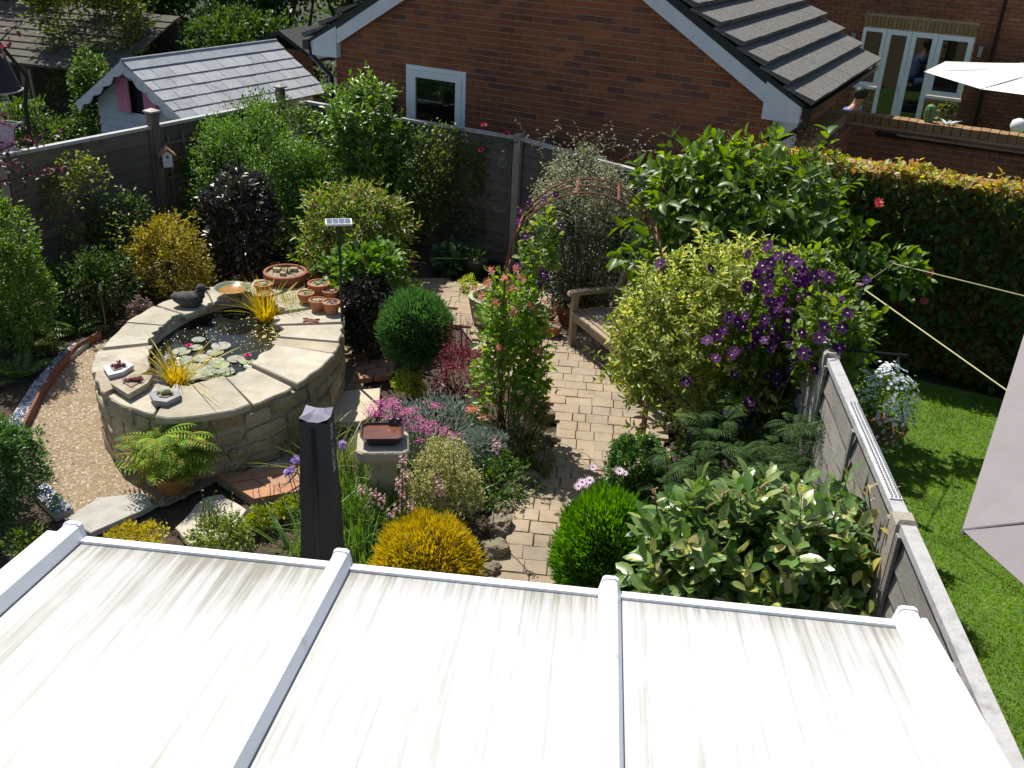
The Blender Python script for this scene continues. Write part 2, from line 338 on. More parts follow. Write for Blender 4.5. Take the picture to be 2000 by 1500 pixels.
slab('paving_slab', 'cream slab behind the lilac flower heads next to the parasol cover', 'slab', [(560, 905), (600, 895), (600, 945), (575, 950), (540, 925)], .0, .06, surf('cream_slab', [], .9))
tl = thing('tile_step', 'red clay tiles laid in rows on a low step by the pond', 'step', G(510, 950))
fr = Fr(G(425, 945), G(592, 915)-G(425, 945))
dv = G(497, 992)-G(425, 945); ln = np.linalg.norm(dv); fr.ey = dv/ln; Wd = np.linalg.norm(G(592, 915)-G(425, 945))
mb = MB(); mb.box(fr, (0, Wd), (0, ln), (0, .05)); part('step_bed', mb, SAND, tl)
for i in range(3):
    u = rng.uniform(-.12, 0)
    while u < Wd:
        l = rng.uniform(.2, .32); a, b = max(u, 0), min(u+l, Wd)
        if b-a > .04:
            mb = MB(); mb.box(fr, (a+.004, b-.005), (ln*i/3+.004, ln*(i+1)/3-.005), (.045, .075+rng.uniform(-.004, .006))); part('tile', mb, OLDTILE, tl)
        u += l
tl = thing('brick_step', 'worn red bricks laid flat behind the cream slab, beside the topiary', 'step', G(720, 735))
fr = Fr(G(685, 752), G(765, 742)-G(685, 752)); dv = G(700, 715)-G(685, 752); ln = np.linalg.norm(dv); fr.ey = dv/ln; Wd = np.linalg.norm(G(765, 742)-G(685, 752))
for i in range(4):
    u = -.1*(i % 2)
    while u < Wd:
        a, b = max(u, 0), min(u+.215, Wd)
        if b-a > .05: mb = MB(); mb.box(fr, (a+.004, b-.004), (ln*i/4+.003, ln*(i+1)/4-.004), (0, .05+rng.uniform(-.005, .005))); part('brick', mb, OLDTILE, tl)
        u += .22
# ---- neighbour's lawn
LAWN = [(1.62, 1.0), (9, 1.0), (9, 7.2), (4.4, 8.95), (2.4, 9.75), (1.62, 9.9)]
mb = MB(); mb.add([(x, y, .0) for x, y in LAWN], [tuple(range(len(LAWN)))]); struct('lawn', mb, surf('turf', [(.06, .12, .015), (.10, .17, .025)], .95, 6, 8, .6, 60))
n = 85000; q = np.stack([rng.uniform(1.63, 4.6, n*2), rng.uniform(2.0, 9.8, n*2)], 1)
q = q[q[:, 1] < 9.9-(q[:, 0]-1.62)*.36][:n]; n = len(q)
an = rng.uniform(0, 2*pi, n); hh = rng.uniform(.018, .045, n); ww = rng.uniform(.0025, .005, n); le = rng.normal(0, .016, (n, 2))
B = np.stack([q[:, 0], q[:, 1], np.zeros(n)], 1); S = np.stack([np.cos(an)*ww, np.sin(an)*ww, 0*an], 1)
V = np.stack([B-S, B+S, B+np.stack([le[:, 0], le[:, 1], hh], 1)], 1)
o = tris('grass', V.reshape(-1, 3), np.arange(3*n).reshape(-1, 3), leafm('lawn_grass', [(.11, .25, .015), (.15, .32, .02), (.20, .37, .035), (.09, .20, .015), (.24, .34, .06)], .4, .6, .3, wvar=.5, wscale=2.2), kind='stuff')
o['label'] = 'short bright green mown grass on the lawn beyond the right fence'
# ================================================================== brickwork
def brickwork(parent, fr, rows, z0, span, mats, holes=(), nobj=0, vis=None, BL=.225, BH=.075, dep=.1, proud=.004, name='brick', stagger=.1125):
    """bricks in stretcher bond on the plane w=0 of frame fr (facing -w). span(z)->(u0,u1)"""
    L = []
    for r in range(rows):
        za = z0+r*BH; zb = za+BH-.010; u0, u1 = span(za+BH/2)
        if u1-u0 < .1: continue
        u = math.floor(u0/BL)*BL-(stagger if r % 2 else 0)
        while u < u1:
            a, b = max(u, u0), min(u+BL-.010, u1)
            segs = [(a, b)]
            for ha, hb, hza, hzb in holes:
                if zb > hza and za < hzb:
                    ns = []
                    for p, q in segs:
                        if q <= ha or p >= hb: ns.append((p, q))
                        else:
                            if p < ha: ns.append((p, ha))
                            if q > hb: ns.append((hb, q))
                    segs = ns
            for p, q in segs:
                if q-p > .03: L.append((p, q, za, zb))
            u += BL
    objs = set()
    if nobj:
        sc_ = []
        for i, (a, b, za, zb) in enumerate(L):
            P = fr.p((a+b)/2, 0, (za+zb)/2); px = proj(P)
            if 0 < px[0] < 2000 and 0 < px[1] < 1500 and (vis is None or vis(px, P)): sc_.append((np.linalg.norm(P-CAMP)/(b-a), i))
        objs = set(i for _, i in sorted(sc_)[:nobj])
    mb = MB(); um = MB(); um.corners([(x, y, z) for z in (-.5, .5) for x, y in ((-.5, 0), (.5, 0), (.5, 1), (-.5, 1))]); ume = None
    rl = root_of(parent)
    for i, (a, b, za, zb) in enumerate(L):
        pr = proud+random.uniform(-.0015, .002)
        if i in objs:
            if ume is None: ume = mesh_of(name, um)
            o = put(name, ume, mats, parent, tuple(fr.p((a+b)/2, -pr, (za+zb)/2)-rl)); o.rotation_euler = (0, 0, fr.ang()); o.scale = (b-a, dep, zb-za)
        else: mb.box(fr, (a, b), (-pr, dep-pr), (za, zb))
    if mb.v: part('brickwork', mb, mats, parent, kind='stuff')
# ================================================================== garage
gd1 = hdir(-63); gd2 = hdir(27); GP0 = np.array([-.128, 11.976, 0])
GF = Fr(GP0, -gd1, gd2)
ga = thing('garage', 'red brick garage with grey tiled roof and one small white window', 'garage', GP0)
UL, UR, EZ, RU, SL, APX = -3.82, 2.06, 2.16, -.88, .6, 4.38
gtop = lambda u: min(EZ+.18+.62*(u-UL+.02), EZ+.18+.62*(UR+.02-u), 4.1)
mb = MB(); ap = GF.p((UL+UR)/2, .012, 4.09)
prof = [(UL, 0), (UR, 0), (UR, 2.33), ((UL+UR)/2, 4.1), (UL, 2.33)]
mb.add([GF.p(u, w_, z) for w_ in (.003, 3.6) for u, z in prof], [(4, 3, 2, 1, 0), (5, 6, 7, 8, 9)]+[(i, (i+1) % 5, 5+(i+1) % 5, 5+i) for i in range(5)])
part('wall', mb, MORTAR, ga)
gm = (UL+UR)/2
def gspan(z):
    if z < 2.33: return (UL, UR)
    hw = (4.1-z)/1.77*(UR-UL)/2; return (gm-hw, gm+hw)
WIN = (-2.69, -1.80, 1.10, 2.175)
brickwork(ga, GF, 55, 0, gspan, BRICK, [WIN], 300, lambda px, P: P[2] > 1.55 and px[1] < 330)
# side wall of the garage, right
GS = Fr(GF.p(UR, 0, 0), gd2, gd1)
brickwork(ga, GS, 30, 0, lambda z: (.0, 3.6), BRICK, [(.0, 1.05, 0, 2.3)])
# window
wn = MB(); u0, u1, z0, z1 = WIN
for a in ((u0, u0+.055, z0, z1), (u1-.055, u1, z0, z1), (u0+.055, u1-.055, z1-.055, z1), (u0+.055, u1-.055, z0, z0+.055)): wn.box(GF, a[:2], (-.02, .07), a[2:])
win = part('window', wn, UPVC, ga)
sf = MB(); a0, a1, b0, b1 = u0+.058, u1-.058, z0+.058, z1-.058
for a in ((a0, a0+.085, b0, b1), (a1-.085, a1, b0, b1), (a0+.085, a1-.085, b1-.085, b1), (a0+.085, a1-.085, b0, b0+.085)): sf.box(GF, a[:2], (-.03, .05), a[2:])
part('sash', sf, UPVC, win)
pn = MB(); pn.box(GF, (a0+.085, a1-.085), (.0, .004), (b0+.085, b1-.085)); part('pane', pn, DARKGLASS, win)
# roof: tiles laid in courses on both slopes
def slope_frame(side):
    e = GF.p(RU, 0, APX); ex = GF.ey                                   # along the ridge
    dn = GF.ex*side*1.0+np.array([0, 0, -SL]); dn /= np.linalg.norm(dn)
    f = Fr(e, ex); f.ey = dn; f.ez = np.cross(f.ex, dn)*(1 if np.cross(f.ex, dn)[2] > 0 else -1); return f
SLN = (2.47-RU)*sqrt(1+SL*SL)
rf = MB()
for sd in (1, -1):
    f = slope_frame(sd); rf.box(f, (-.09, 3.85), (.0, SLN-.02), (-.14, -.05))
roof = part('roof', rf, flat('roof_felt', (.03, .03, .03)), ga)
for sd in (1, -1):
    f = slope_frame(sd); k = 0; s_ = SLN+.03
    while s_ > .1:
        for j in range(12):
            a = -.13+j*.334; mb = MB(); t = s_; zt = random.uniform(-.002, .002); jj = random.uniform(-.004, .004)
            c = [f.p(a+.002, t-.36, -.045), f.p(a+.331, t-.36, -.045), f.p(a+.331, t+jj, .0), f.p(a+.002, t+jj, .0),
                 f.p(a+.002, t-.36, -.02), f.p(a+.331, t-.36, -.02), f.p(a+.333, t+jj, .062+zt), f.p(a+.001, t+jj, .062+zt)]
            mb.corners(c); part('roof_tile', mb, ROOFT, roof)
        s_ -= .327
rt = MB(); rt.tube([GF.p(RU, -.13, APX+.02), GF.p(RU, 3.87, APX+.02)], .11, 10); part('ridge', rt, ROOFT, roof)
for sd, uu, lab in ((1, UR, 'right'), (-1, UL, 'left')):
    f = slope_frame(sd); mb = MB(); mb.box(f, (-.085, -.055), (.05, SLN-.40), (-.30, -.052)); part('bargeboard', mb, BARGE, roof)
    ue = RU+sd*(2.47-RU) if sd > 0 else RU-(2.47-RU); zt = APX-SL*(2.47-RU)-.07
    ui = uu-sd*.06; P = [(ui-sd*.02, EZ-.02), (ue-sd*.09, EZ-.02), (ue-sd*.06, zt), (ui-sd*.02, zt+SL*abs(ue-ui)-.045)]
    mb = MB(); mb.add([GF.p(u, w_, z) for w_ in (-.095, .06) for u, z in P], [(0, 1, 2, 3), (7, 6, 5, 4)]+[(i, 4+i, 4+(i+1) % 4, (i+1) % 4) for i in range(4)]); part('box_end', mb, BARGE, roof)
    mb = MB(); mb.box(GF, tuple(sorted((ui+sd*.005, ue-sd*.10))), (.062, 3.8), (EZ-.015, EZ+.02)); mb.box(GF, tuple(sorted((ue-sd*.12, ue-sd*.09))), (.062, 3.8), (EZ+.022, zt+.04)); part('soffit', mb, BARGE, roof)
    gt = MB(); cu = ue-sd*.01
    ring = [(cu-.055, zt+.015), (cu-.05, zt-.04), (cu, zt-.065), (cu+.05, zt-.04), (cu+.055, zt+.015), (cu+.042, zt+.015), (cu+.035, zt-.03), (cu, zt-.05), (cu-.035, zt-.03), (cu-.042, zt+.015)]
    gt.add([GF.p(u, w_, z) for w_ in (-.13, 3.85) for u, z in ring], [tuple(range(9, -1, -1)), tuple(range(10, 20))]+[(i, (i+1) % 10, 10+(i+1) % 10, 10+i) for i in range(10)])
    part('gutter', gt, GUTTER, roof)
    dp = MB(); dp.tube([GF.p(cu, -.03, zt-.06), GF.p(cu-sd*.01, -.03, zt-.18), GF.p(uu+sd*.08, -.02, zt-.42), GF.p(uu+sd*.05, -.02, .0)], .036, 8); dp.box(GF, (cu-.05, cu+.05), (-.135, -.06), (zt-.1, zt+.02)); part('downpipe', dp, GUTTER, roof)
mb = MB(); mb.box(GS, (.03, 1.02), (-.09, -.02), (0, 2.12)); part('side_door', mb, UPVC, ga)
mb = MB(); mb.box(GF, (-2.95, -2.87), (-.08, -.012), (.6, 1.86)); part('vent_duct', mb, flat('dark_duct', (.03, .03, .032)), ga)
mb = MB(); mb.tube([GF.p(-3.38, -.03, .5), GF.p(-3.38, -.03, 2.02)], .016, 6); part('waste_pipe', mb, GUTTER, ga)
# ================================================================== fences
def fence_panel(label, A, B, H, z0=.04, face=-1, wood=FENCE, group=None, nb=12, cap=.035, capm=CAPW, capw=.035):
    """lap panel from A to B (plan points). boards face to -ey side when face=-1"""
    A = np.array([*A, 0.]); B = np.array([*B, 0.]); fr = Fr(A, B-A); Ln = np.linalg.norm(B-A); t = thing('lap_fence', label, 'fence', (*((A+B)/2)[:2], 0), group)
    bh = (H-z0)/nb
    for i in range(nb):
        za = z0+i*bh; k = 9; mb = MB(); us = np.linspace(.012, Ln-.012, k); V = []
        wv = rng.normal(0, .009, k); s = face
        for u, dz in zip(us, wv):
            V += [fr.p(u, s*.030, za-.02+dz), fr.p(u, s*.018, za-.02+dz), fr.p(u, s*.000, za+bh+.004), fr.p(u, s*.008, za+bh+.004)]
        Fs = []
        for j in range(k-1):
            b = 4*j; Fs += [(b, b+4, b+7, b+3), (b+1, b+2, b+6, b+5), (b, b+1, b+5, b+4), (b+2, b+3, b+7, b+6)]
        mb.add(V, Fs+[(0, 3, 2, 1), (4*k-4, 4*k-3, 4*k-2, 4*k-1)]); part('board', mb, wood, t)
    for u in (.03, Ln/2, Ln-.03):
        mb = MB(); mb.box(fr, (u-.02, u+.02), tuple(sorted((face*.031, face*.05))), (z0, H)); part('batten', mb, wood, t)
        mb = MB(); mb.box(fr, (u-.02, u+.02), tuple(sorted((-face*.001, -face*.022))), (z0, H)); part('batten', mb, wood, t)
    mb = MB(); mb.box(fr, (.006, Ln-.006), (-capw, capw), (H+.003, H+.003+cap)); part('capping', mb, capm, t)
    return t
def post(label, P, H, sz=.1, mat=POSTC, ang=0., cap=None, group='fence posts'):
    fr = Fr((*P, 0), (cos(ang), sin(ang), 0)); t = thing('fence_post', label, 'fence post', (*P, 0), group)
    mb = MB(); h = sz/2
    mb.box(fr, (-h, h), (-h, h), (0, H-.02)); mb.add([fr.p(a*h, b*h, H-.02) for a, b in ((-1, -1), (1, -1), (1, 1), (-1, 1))]+[fr.p(a*h*.7, b*h*.7, H) for a, b in ((-1, -1), (1, -1), (1, 1), (-1, 1))], [(0, 1, 5, 4), (1, 2, 6, 5), (2, 3, 7, 6), (3, 0, 4, 7), (4, 5, 6, 7)])
    part('shaft', mb, mat, t)
    if cap:
        mb = MB(); q = h+.02; mb.box(fr, (-q, q), (-q, q), (H+.002, H+.02)); mb.add([fr.p(a*q, b*q, H+.02) for a, b in ((-1, -1), (1, -1), (1, 1), (-1, 1))]+[fr.p(0, 0, H+.05)], [(0, 1, 4), (1, 2, 4), (2, 3, 4), (3, 0, 4)]); part('cap', mb, cap, t)
    return t
LD = np.array([.444, .896]); LD /= np.linalg.norm(LD); LP1 = np.array([-5.16, 10.98]); lang = atan2(LD[1], LD[0])
LPs = [LP1-3.85*LD, LP1-1.92*LD, LP1, LP1+1.95*LD, np.array([-4.03, 13.02])]
LPs[3] = LP1+2.05*LD
labs = ['grey lap fence panel at the far left edge, behind the clipped green shrub', 'grey lap fence panel with climber, left of the birdhouse post', 'lap fence panel with trellis, right of the birdhouse post', 'short lap fence panel in front of the playhouse corner, right of the capped post']
for i in range(4):
    if np.linalg.norm(LPs[i+1]-LPs[i]) > .3: fence_panel(labs[i], LPs[i]+LD*.05, LPs[i+1]-LD*.05, 1.60, face=-1, capm=CAPW, group='grey lap fence panels')
post('square timber post with pale cap carrying the birdhouse', LPs[2], 1.78, .10, POSTW, lang, flat('pale_cap', (.42, .38, .32)))
post('square timber post with cap standing in front of the slate playhouse roof', LPs[3], 1.80, .09, POSTW, lang, flat('grey_cap', (.25, .24, .22)))
post('dark fence post behind the climber at left', LPs[1], 1.58, .09, POSTC, lang); post('dark fence post at the far left edge', LPs[0], 1.58, .09, POSTC, lang)
BK = [np.array([-4.03, 13.02]), np.array([-2.6, 12.39]), np.array([-1.01, 11.76]), np.array([.45, 10.53]), np.array([1.45, 9.72])]
post('corner fence post behind the tall shrub at the foot of the garage', BK[0], 1.6, .09, POSTC, 0)
post('fence post hidden by the glossy shrub under the garage window', BK[1], 1.6, .09, POSTC, radians(-22))
post('pale concrete fence post holding a glass bulb, below the garage wall', BK[2], 1.66, .10, POSTC, radians(-30))
post('fence post behind the big broad-leaved shrub', BK[3], 1.6, .09, POSTC, radians(-40))
labs = ['back fence panel at the garden corner behind the glossy shrub', 'dark lap fence panel with climber below the garage window', 'blue grey lap fence panel between concrete post and arch', 'back fence panel behind the big broad-leaved shrub']
for i in range(4):
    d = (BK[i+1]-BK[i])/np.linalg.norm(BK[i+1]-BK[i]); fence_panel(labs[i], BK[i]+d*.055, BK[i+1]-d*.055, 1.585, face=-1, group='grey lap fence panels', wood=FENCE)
RX = 1.55
RY = [.25, 2.13, 4.03, 5.90, 7.78, 9.66]
rl = ['pale lap fence panel running beside the white roof at the right edge', 'sunlit lap fence panel right of the big variegated shrub, nearest the lawn corner', 'pale lap fence panel topped by the white ridged strip', 'lap fence panel behind the purple clematis', 'far lap fence panel hidden behind the broad-leaved shrub']
for i in range(5):
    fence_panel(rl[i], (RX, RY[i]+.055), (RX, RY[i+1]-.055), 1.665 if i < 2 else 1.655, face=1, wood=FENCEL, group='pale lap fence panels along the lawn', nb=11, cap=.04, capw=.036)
for i, l in enumerate(['pale fence post beside the house, below the white roof bar', 'pale fence post by the white roof edge', 'squat timber fence post where two pale panels meet above the lawn', 'fence post by the hanging basket', 'fence post behind the clematis', 'corner fence post at the creeper wall']):
    post(l, (RX, RY[i]), [1.6, 1.62, 1.72, 1.72, 1.6, 1.6][i], .1, surf('pale_post', [(.28, .245, .20), (.38, .34, .28)], .9, 5, 8, .4, 30), 0)
# ridged plastic strip on the capping
st = thing('spike_strip', 'white ridged plastic strip fixed on top of the right fence', 'strip', (RX, 4.75, 1.70))
mb = MB(); fr = Fr((RX, 4.2, 1.699), (0, 1, 0)); mb.box(fr, (0, 1.0), (-.03, .03), (0, .008)); part('base', mb, UPVC, st)
mb = MB()
for i in range(45):
    for j in (-1, 0, 1):
        c = fr.p(.012+i*.0222, j*.019, .008); mb.add([c+(-.006, -.006, 0), c+(.006, -.006, 0), c+(.006, .006, 0), c+(-.006, .006, 0), c+(0, 0, .022)], [(0, 1, 4), (1, 2, 4), (2, 3, 4), (3, 0, 4)])
part('spikes', mb, flat('grey_spikes', (.45, .45, .44)), st, kind='stuff')
# timber strut and knot on near panel
mb = MB(); fr = Fr((RX-.05, 3.0, 0), (0, 1, 0)); mb.box(Fr((RX-.075, 2.95, 1.0), (0, 1, 0), ez=(0, .35, .94)), (-.02, .02), (-.02, .02), (0, .62)); solo('fence_batten', mb, TEAK, 'short tan timber strut against the right fence near the roof corner', 'strut', (RX-.075, 2.95, 1.0))
# trellis by the birdhouse
tr = thing('trellis', 'wooden trellis on the fence beside the birdhouse post', 'trellis', (*(LP1+LD*.5), .6)); nx = np.array([LD[1], -LD[0]])
fr = Fr((*(LP1+nx*.055), 0), (*LD, 0))
for k, u in enumerate((.14, .36, .58)):
    mb = MB(); mb.box(fr, (u-.015, u+.015), (-.012, .0), (.75, 1.52)); part('upright', mb, POSTW, tr)
for z in (.82, 1.02, 1.22, 1.42):
    mb = MB(); mb.box(fr, (.08, .72), (-.026, -.0135), (z-.014, z+.014)); part('crossbar', mb, POSTW, tr)
# ================================================================== creeper wall and far brick wall
CW = Fr((2.8, 9.95, 0), -gd1, gd2)
cwl = thing('garden_wall', 'brick wall smothered in dark creeper at the end of the lawn', 'wall', CW.o)
mb = MB(); mb.box(CW, (-1.35, 4.5), (.003, .2), (0, 1.87)); part('wall', mb, MORTAR, cwl)
brickwork(cwl, CW, 25, 0, lambda z: (-1.35, 4.5), BRICK, nobj=0)
for i in range(52):
    mb = MB(); u = -1.35+i*.1125; mb.box(CW, (u, u+.1025), (-.015+random.uniform(-.003, .003), .21), (1.875, 1.975+random.uniform(-.003, .003))); part('coping_brick', mb, BUFF, cwl)
LW = Fr((3.3, 14.1, 0), -gd1, gd2)
lwl = thing('garden_wall', 'shaded brick wall with buff coping and a brown pipe, in front of the far house', 'wall', LW.o)
mb = MB(); mb.box(LW, (-.05, 6), (.003, .215), (0, 1.62)); mb.box(LW, (-.26, -.052), (-2.6, .215), (0, 1.62)); part('wall', mb, MORTAR, lwl)
brickwork(lwl, LW, 21, .02, lambda z: (-.04, 6), BRICK2, nobj=300)
RW = Fr(LW.p(-.05, 0, 0), LW.ey, -LW.ex); brickwork(lwl, Fr(LW.p(-.05, 0, 0), -LW.ey, LW.ex), 21, .02, lambda z: (0, 2.6), BRICK2)
for i in range(53):
    mb = MB(); u = -.04+i*.1125; mb.box(LW, (u, u+.1025), (-.02+random.uniform(-.003, .003), .225), (1.625, 1.735+random.uniform(-.004, .004))); part('coping_brick', mb, BUFF, lwl)
for i in range(22):
    mb = MB(); v = .215-i*.1125; mb.box(LW, (-.275, -.045), (v-.1025, v), (1.625, 1.735+random.uniform(-.004, .004))); part('coping_brick', mb, BUFF, lwl)
mb = MB(); mb.tube([LW.p(.42, -.07, 1.53), LW.p(3.2, -.07, 1.53)], .03, 8); mb.tube([LW.p(.42, -.07, 1.53), LW.p(.42, -.01, 1.53)], .04, 8); part('pipe', mb, flat('brown_pipe', (.03, .022, .018), .8, .1), lwl)
# ================================================================== far house
HW = Fr((5.3, 21.2, 0), -gd1, gd2)
ho = thing('house', 'brick house at the back with white french doors and side windows', 'house', HW.o)
mb = MB(); mb.box(HW, (-8, -.42), (.03, .3), (0, 6)); mb.box(HW, (1.66, 8), (.03, .3), (0, 6)); mb.box(HW, (-.418, 1.658), (.03, .3), (2.16, 6)); mb.box(HW, (-.418, .05), (.03, .3), (0, 1.0)); mb.box(HW, (1.0, 1.658), (.03, .3), (0, .95)); part('wall', mb, MORTAR, ho)
brickwork(ho, HW, 50, 0, lambda z: (-5, 6), BRICK2, [(-.42, 1.66, .0, 2.34)])
brickwork(ho, HW, 13, 0, lambda z: (-.42, .05), BUFF); brickwork(ho, HW, 12, 0, lambda z: (1.02, 1.66), BUFF)
mb = MB()
for i in range(27): mb.box(HW, (-.42+i*.077, -.42+i*.077+.067), (-.008, .1), (2.135, 2.34))
part('lintel', mb, BUFF, ho, kind='stuff')
def frame_of(u0, u1, z0, z1, b, w0, w1):
    mb = MB()
    for a in ((u0, u0+b, z0, z1), (u1-b, u1, z0, z1), (u0+b, u1-b, z1-b, z1), (u0+b, u1-b, z0, z0+b)): mb.box(HW, a[:2], (w0, w1), a[2:])
    return mb
def glaz(nm, u0, u1, z0, z1, b):
    fo = part(nm, frame_of(u0, u1, z0, z1, b, -.03, .05), UPVC, ho)
    mb = MB(); mb.box(HW, (u0+b, u1-b), (.0, .01), (z0+b, z1-b)); part('pane', mb, HGL, fo)
    return fo
HGL, hnt, hp = newmat('house_glass'); hp.inputs['Base Color'].default_value = (.008, .01, .008, 1); hp.inputs['Roughness'].default_value = .02; hp.inputs['Specular IOR Level'].default_value = 1.
glaz('window', -.41, .035, 1.03, 2.12, .065); fo = glaz('french_door', .055, .52, .05, 2.12, .085)
mb = MB(); mb.box(HW, (.46, .475), (-.06, -.031), (.98, 1.12)); part('handle', mb, flat('door_handle', (.5, .5, .5), .3), fo)
glaz('french_door', .53, .995, .05, 2.12, .085); glaz('window', 1.015, 1.64, 1.0, 2.12, .085)
mb = MB(); mb.box(HW, (-.45, .045), (-.07, -.031), (.97, 1.015)); part('sill', mb, UPVC, ho); mb = MB(); mb.box(HW, (1.0, 1.68), (-.07, -.031), (.94, .985)); part('sill', mb, UPVC, ho)
for u in (-.57, 1.80): mb = MB(); mb.box(HW, (u-.035, u+.035), (-.09, -.009), (1.80, 1.97)); mb.box(HW, (u-.05, u+.05), (-.1, -.009), (1.972, 1.99)); part('wall_light', mb, flat('lamp_case', (.30, .30, .28)), ho)
mb = MB(); mb.tube([HW.p(2.02, -.06, 0), HW.p(2.02, -.06, 5)], .03, 8); part('downpipe', mb, flat('brown_pipe', (.03, .022, .018)), ho)
mb = MB(); mb.add([(2.0, 13, -.004), (16, 8, -.004), (16, 26, -.004), (2, 26, -.004)], [(0, 1, 2, 3)]); struct('far_lawn', mb, surf('far_turf', [(.05, .11, .015), (.085, .16, .025)], .95, 5, 8, .5, 50))
# ================================================================== conservatory roof
CY, CZ, CS = 2.86, 2.0, tan(radians(8.3))
cr = thing('conservatory_roof', 'white polycarbonate lean-to roof with dirty streaks in the foreground', 'roof', (0, 1.4, 2.0))
CF = Fr((0, CY, CZ), (1, 0, 0)); nrmz = np.array([0, sin(radians(8.3)), cos(radians(8.3))]); CF.ey = -np.array([0, cos(radians(8.3)), -sin(radians(8.3))]); CF.ez = nrmz
m, nt, p = newmat('polycarbonate'); L = nt.links.new; tc = nn(nt, 'ShaderNodeTexCoord'); mp = nn(nt, 'ShaderNodeMapping'); mp.inputs['Scale'].default_value = (44, .5, 1)
L(tc.outputs['Object'], mp.inputs[0]); n1 = nn(nt, 'ShaderNodeTexNoise', i={'Scale': 1., 'Detail': 5., 'Roughness': .6}); L(mp.outputs[0], n1.inputs['Vector'])
mp2 = nn(nt, 'ShaderNodeMapping'); mp2.inputs['Scale'].default_value = (1.6, 1.0, 1); L(tc.outputs['Object'], mp2.inputs[0]); n2 = nn(nt, 'ShaderNodeTexNoise', i={'Scale': 1.3, 'Detail': 3.}); L(mp2.outputs[0], n2.inputs['Vector'])
sx = nn(nt, 'ShaderNodeSeparateXYZ'); L(tc.outputs['Object'], sx.inputs[0])
edge = nn(nt, 'ShaderNodeMapRange', i={1: 1.05, 2: 1.46, 3: .0, 4: .10}); L(sx.outputs[1], edge.inputs[0])         # dirt gathers along the eaves trim
lft = nn(nt, 'ShaderNodeMapRange', i={1: -.6, 2: -1.8, 3: 0., 4: .08}); L(sx.outputs[0], lft.inputs[0])
a1 = nn(nt, 'ShaderNodeMath', op='MULTIPLY', i={1: .62}); L(n1.outputs[0], a1.inputs[0]); a2 = nn(nt, 'ShaderNodeMath', op='MULTIPLY_ADD', i={1: .42}); L(n2.outputs[0], a2.inputs[0]); L(a1.outputs[0], a2.inputs[2])
a3 = nn(nt, 'ShaderNodeMath', op='ADD'); L(a2.outputs[0], a3.inputs[0]); L(edge.outputs[0], a3.inputs[1]); a4 = nn(nt, 'ShaderNodeMath', op='ADD'); L(a3.outputs[0], a4.inputs[0]); L(lft.outputs[0], a4.inputs[1])
mp3 = nn(nt, 'ShaderNodeMapping'); mp3.inputs['Scale'].default_value = (70, 4, 1); L(tc.outputs['Object'], mp3.inputs[0]); n3 = nn(nt, 'ShaderNodeTexNoise', i={'Scale': 1., 'Detail': 6., 'Roughness': .7}); L(mp3.outputs[0], n3.inputs['Vector'])
spk = nn(nt, 'ShaderNodeMath', op='MULTIPLY_ADD', i={1: .30, 2: -.15}); L(n3.outputs[0], spk.inputs[0]); ed2 = nn(nt, 'ShaderNodeMapRange', i={1: 1.30, 2: 1.47, 3: 0., 4: .22}); L(sx.outputs[1], ed2.inputs[0])
a5 = nn(nt, 'ShaderNodeMath', op='ADD'); L(a4.outputs[0], a5.inputs[0]); L(spk.outputs[0], a5.inputs[1]); n4 = nn(nt, 'ShaderNodeTexNoise', i={'Scale': 5., 'Detail': 5.}); L(tc.outputs['Object'], n4.inputs['Vector']); e3 = nn(nt, 'ShaderNodeMath', op='MULTIPLY'); L(ed2.outputs[0], e3.inputs[0]); L(n4.outputs[0], e3.inputs[1])
a6 = nn(nt, 'ShaderNodeMath', op='ADD'); L(a5.outputs[0], a6.inputs[0]); L(e3.outputs[0], a6.inputs[1])
fl = nn(nt, 'ShaderNodeTexWave', i={'Scale': 16.}); fl.wave_type = 'BANDS'; fl.bands_direction = 'X'; L(tc.outputs['Object'], fl.inputs['Vector']); fb = nn(nt, 'ShaderNodeBump', i={'Strength': .12, 'Distance': .004}); L(fl.outputs[1], fb.inputs['Height']); L(fb.outputs[0], p.inputs['Normal'])
mr = nn(nt, 'ShaderNodeMapRange', i={1: .43, 2: .79}); L(a6.outputs[0], mr.inputs[0])
rr = ramp(nt, [(.56, .56, .57), (.50, .498, .49), (.40, .39, .365), (.25, .235, .19)], mr.outputs[0]); L(rr.outputs[0], p.inputs['Base Color']); p.inputs['Roughness'].default_value = .45; p.inputs['Specular IOR Level'].default_value = .3
POLY = m
RIBS = [-1.85, -.826, .159, 1.205]
LEN = 3.1
for i in range(3):
    mb = MB(); mb.box(CF, (RIBS[i]+.012, RIBS[i+1]-.012), (.0, LEN), (-.016, .0)); part('roof_panel', mb, POLY, cr)
    mb = MB(); mb.box(CF, (RIBS[i]+.042, RIBS[i+1]-.042), (-.022, .018), (-.03, .012)); part('eaves_trim', mb, UPVC, cr)
BARM = surf('glazing_bar_upvc', [(.76, .77, .79), (.84, .85, .87)], .35, 3, 4, .02, 60, stain=((.30, .29, .24), 7., (1, 1.2, 1), .60))
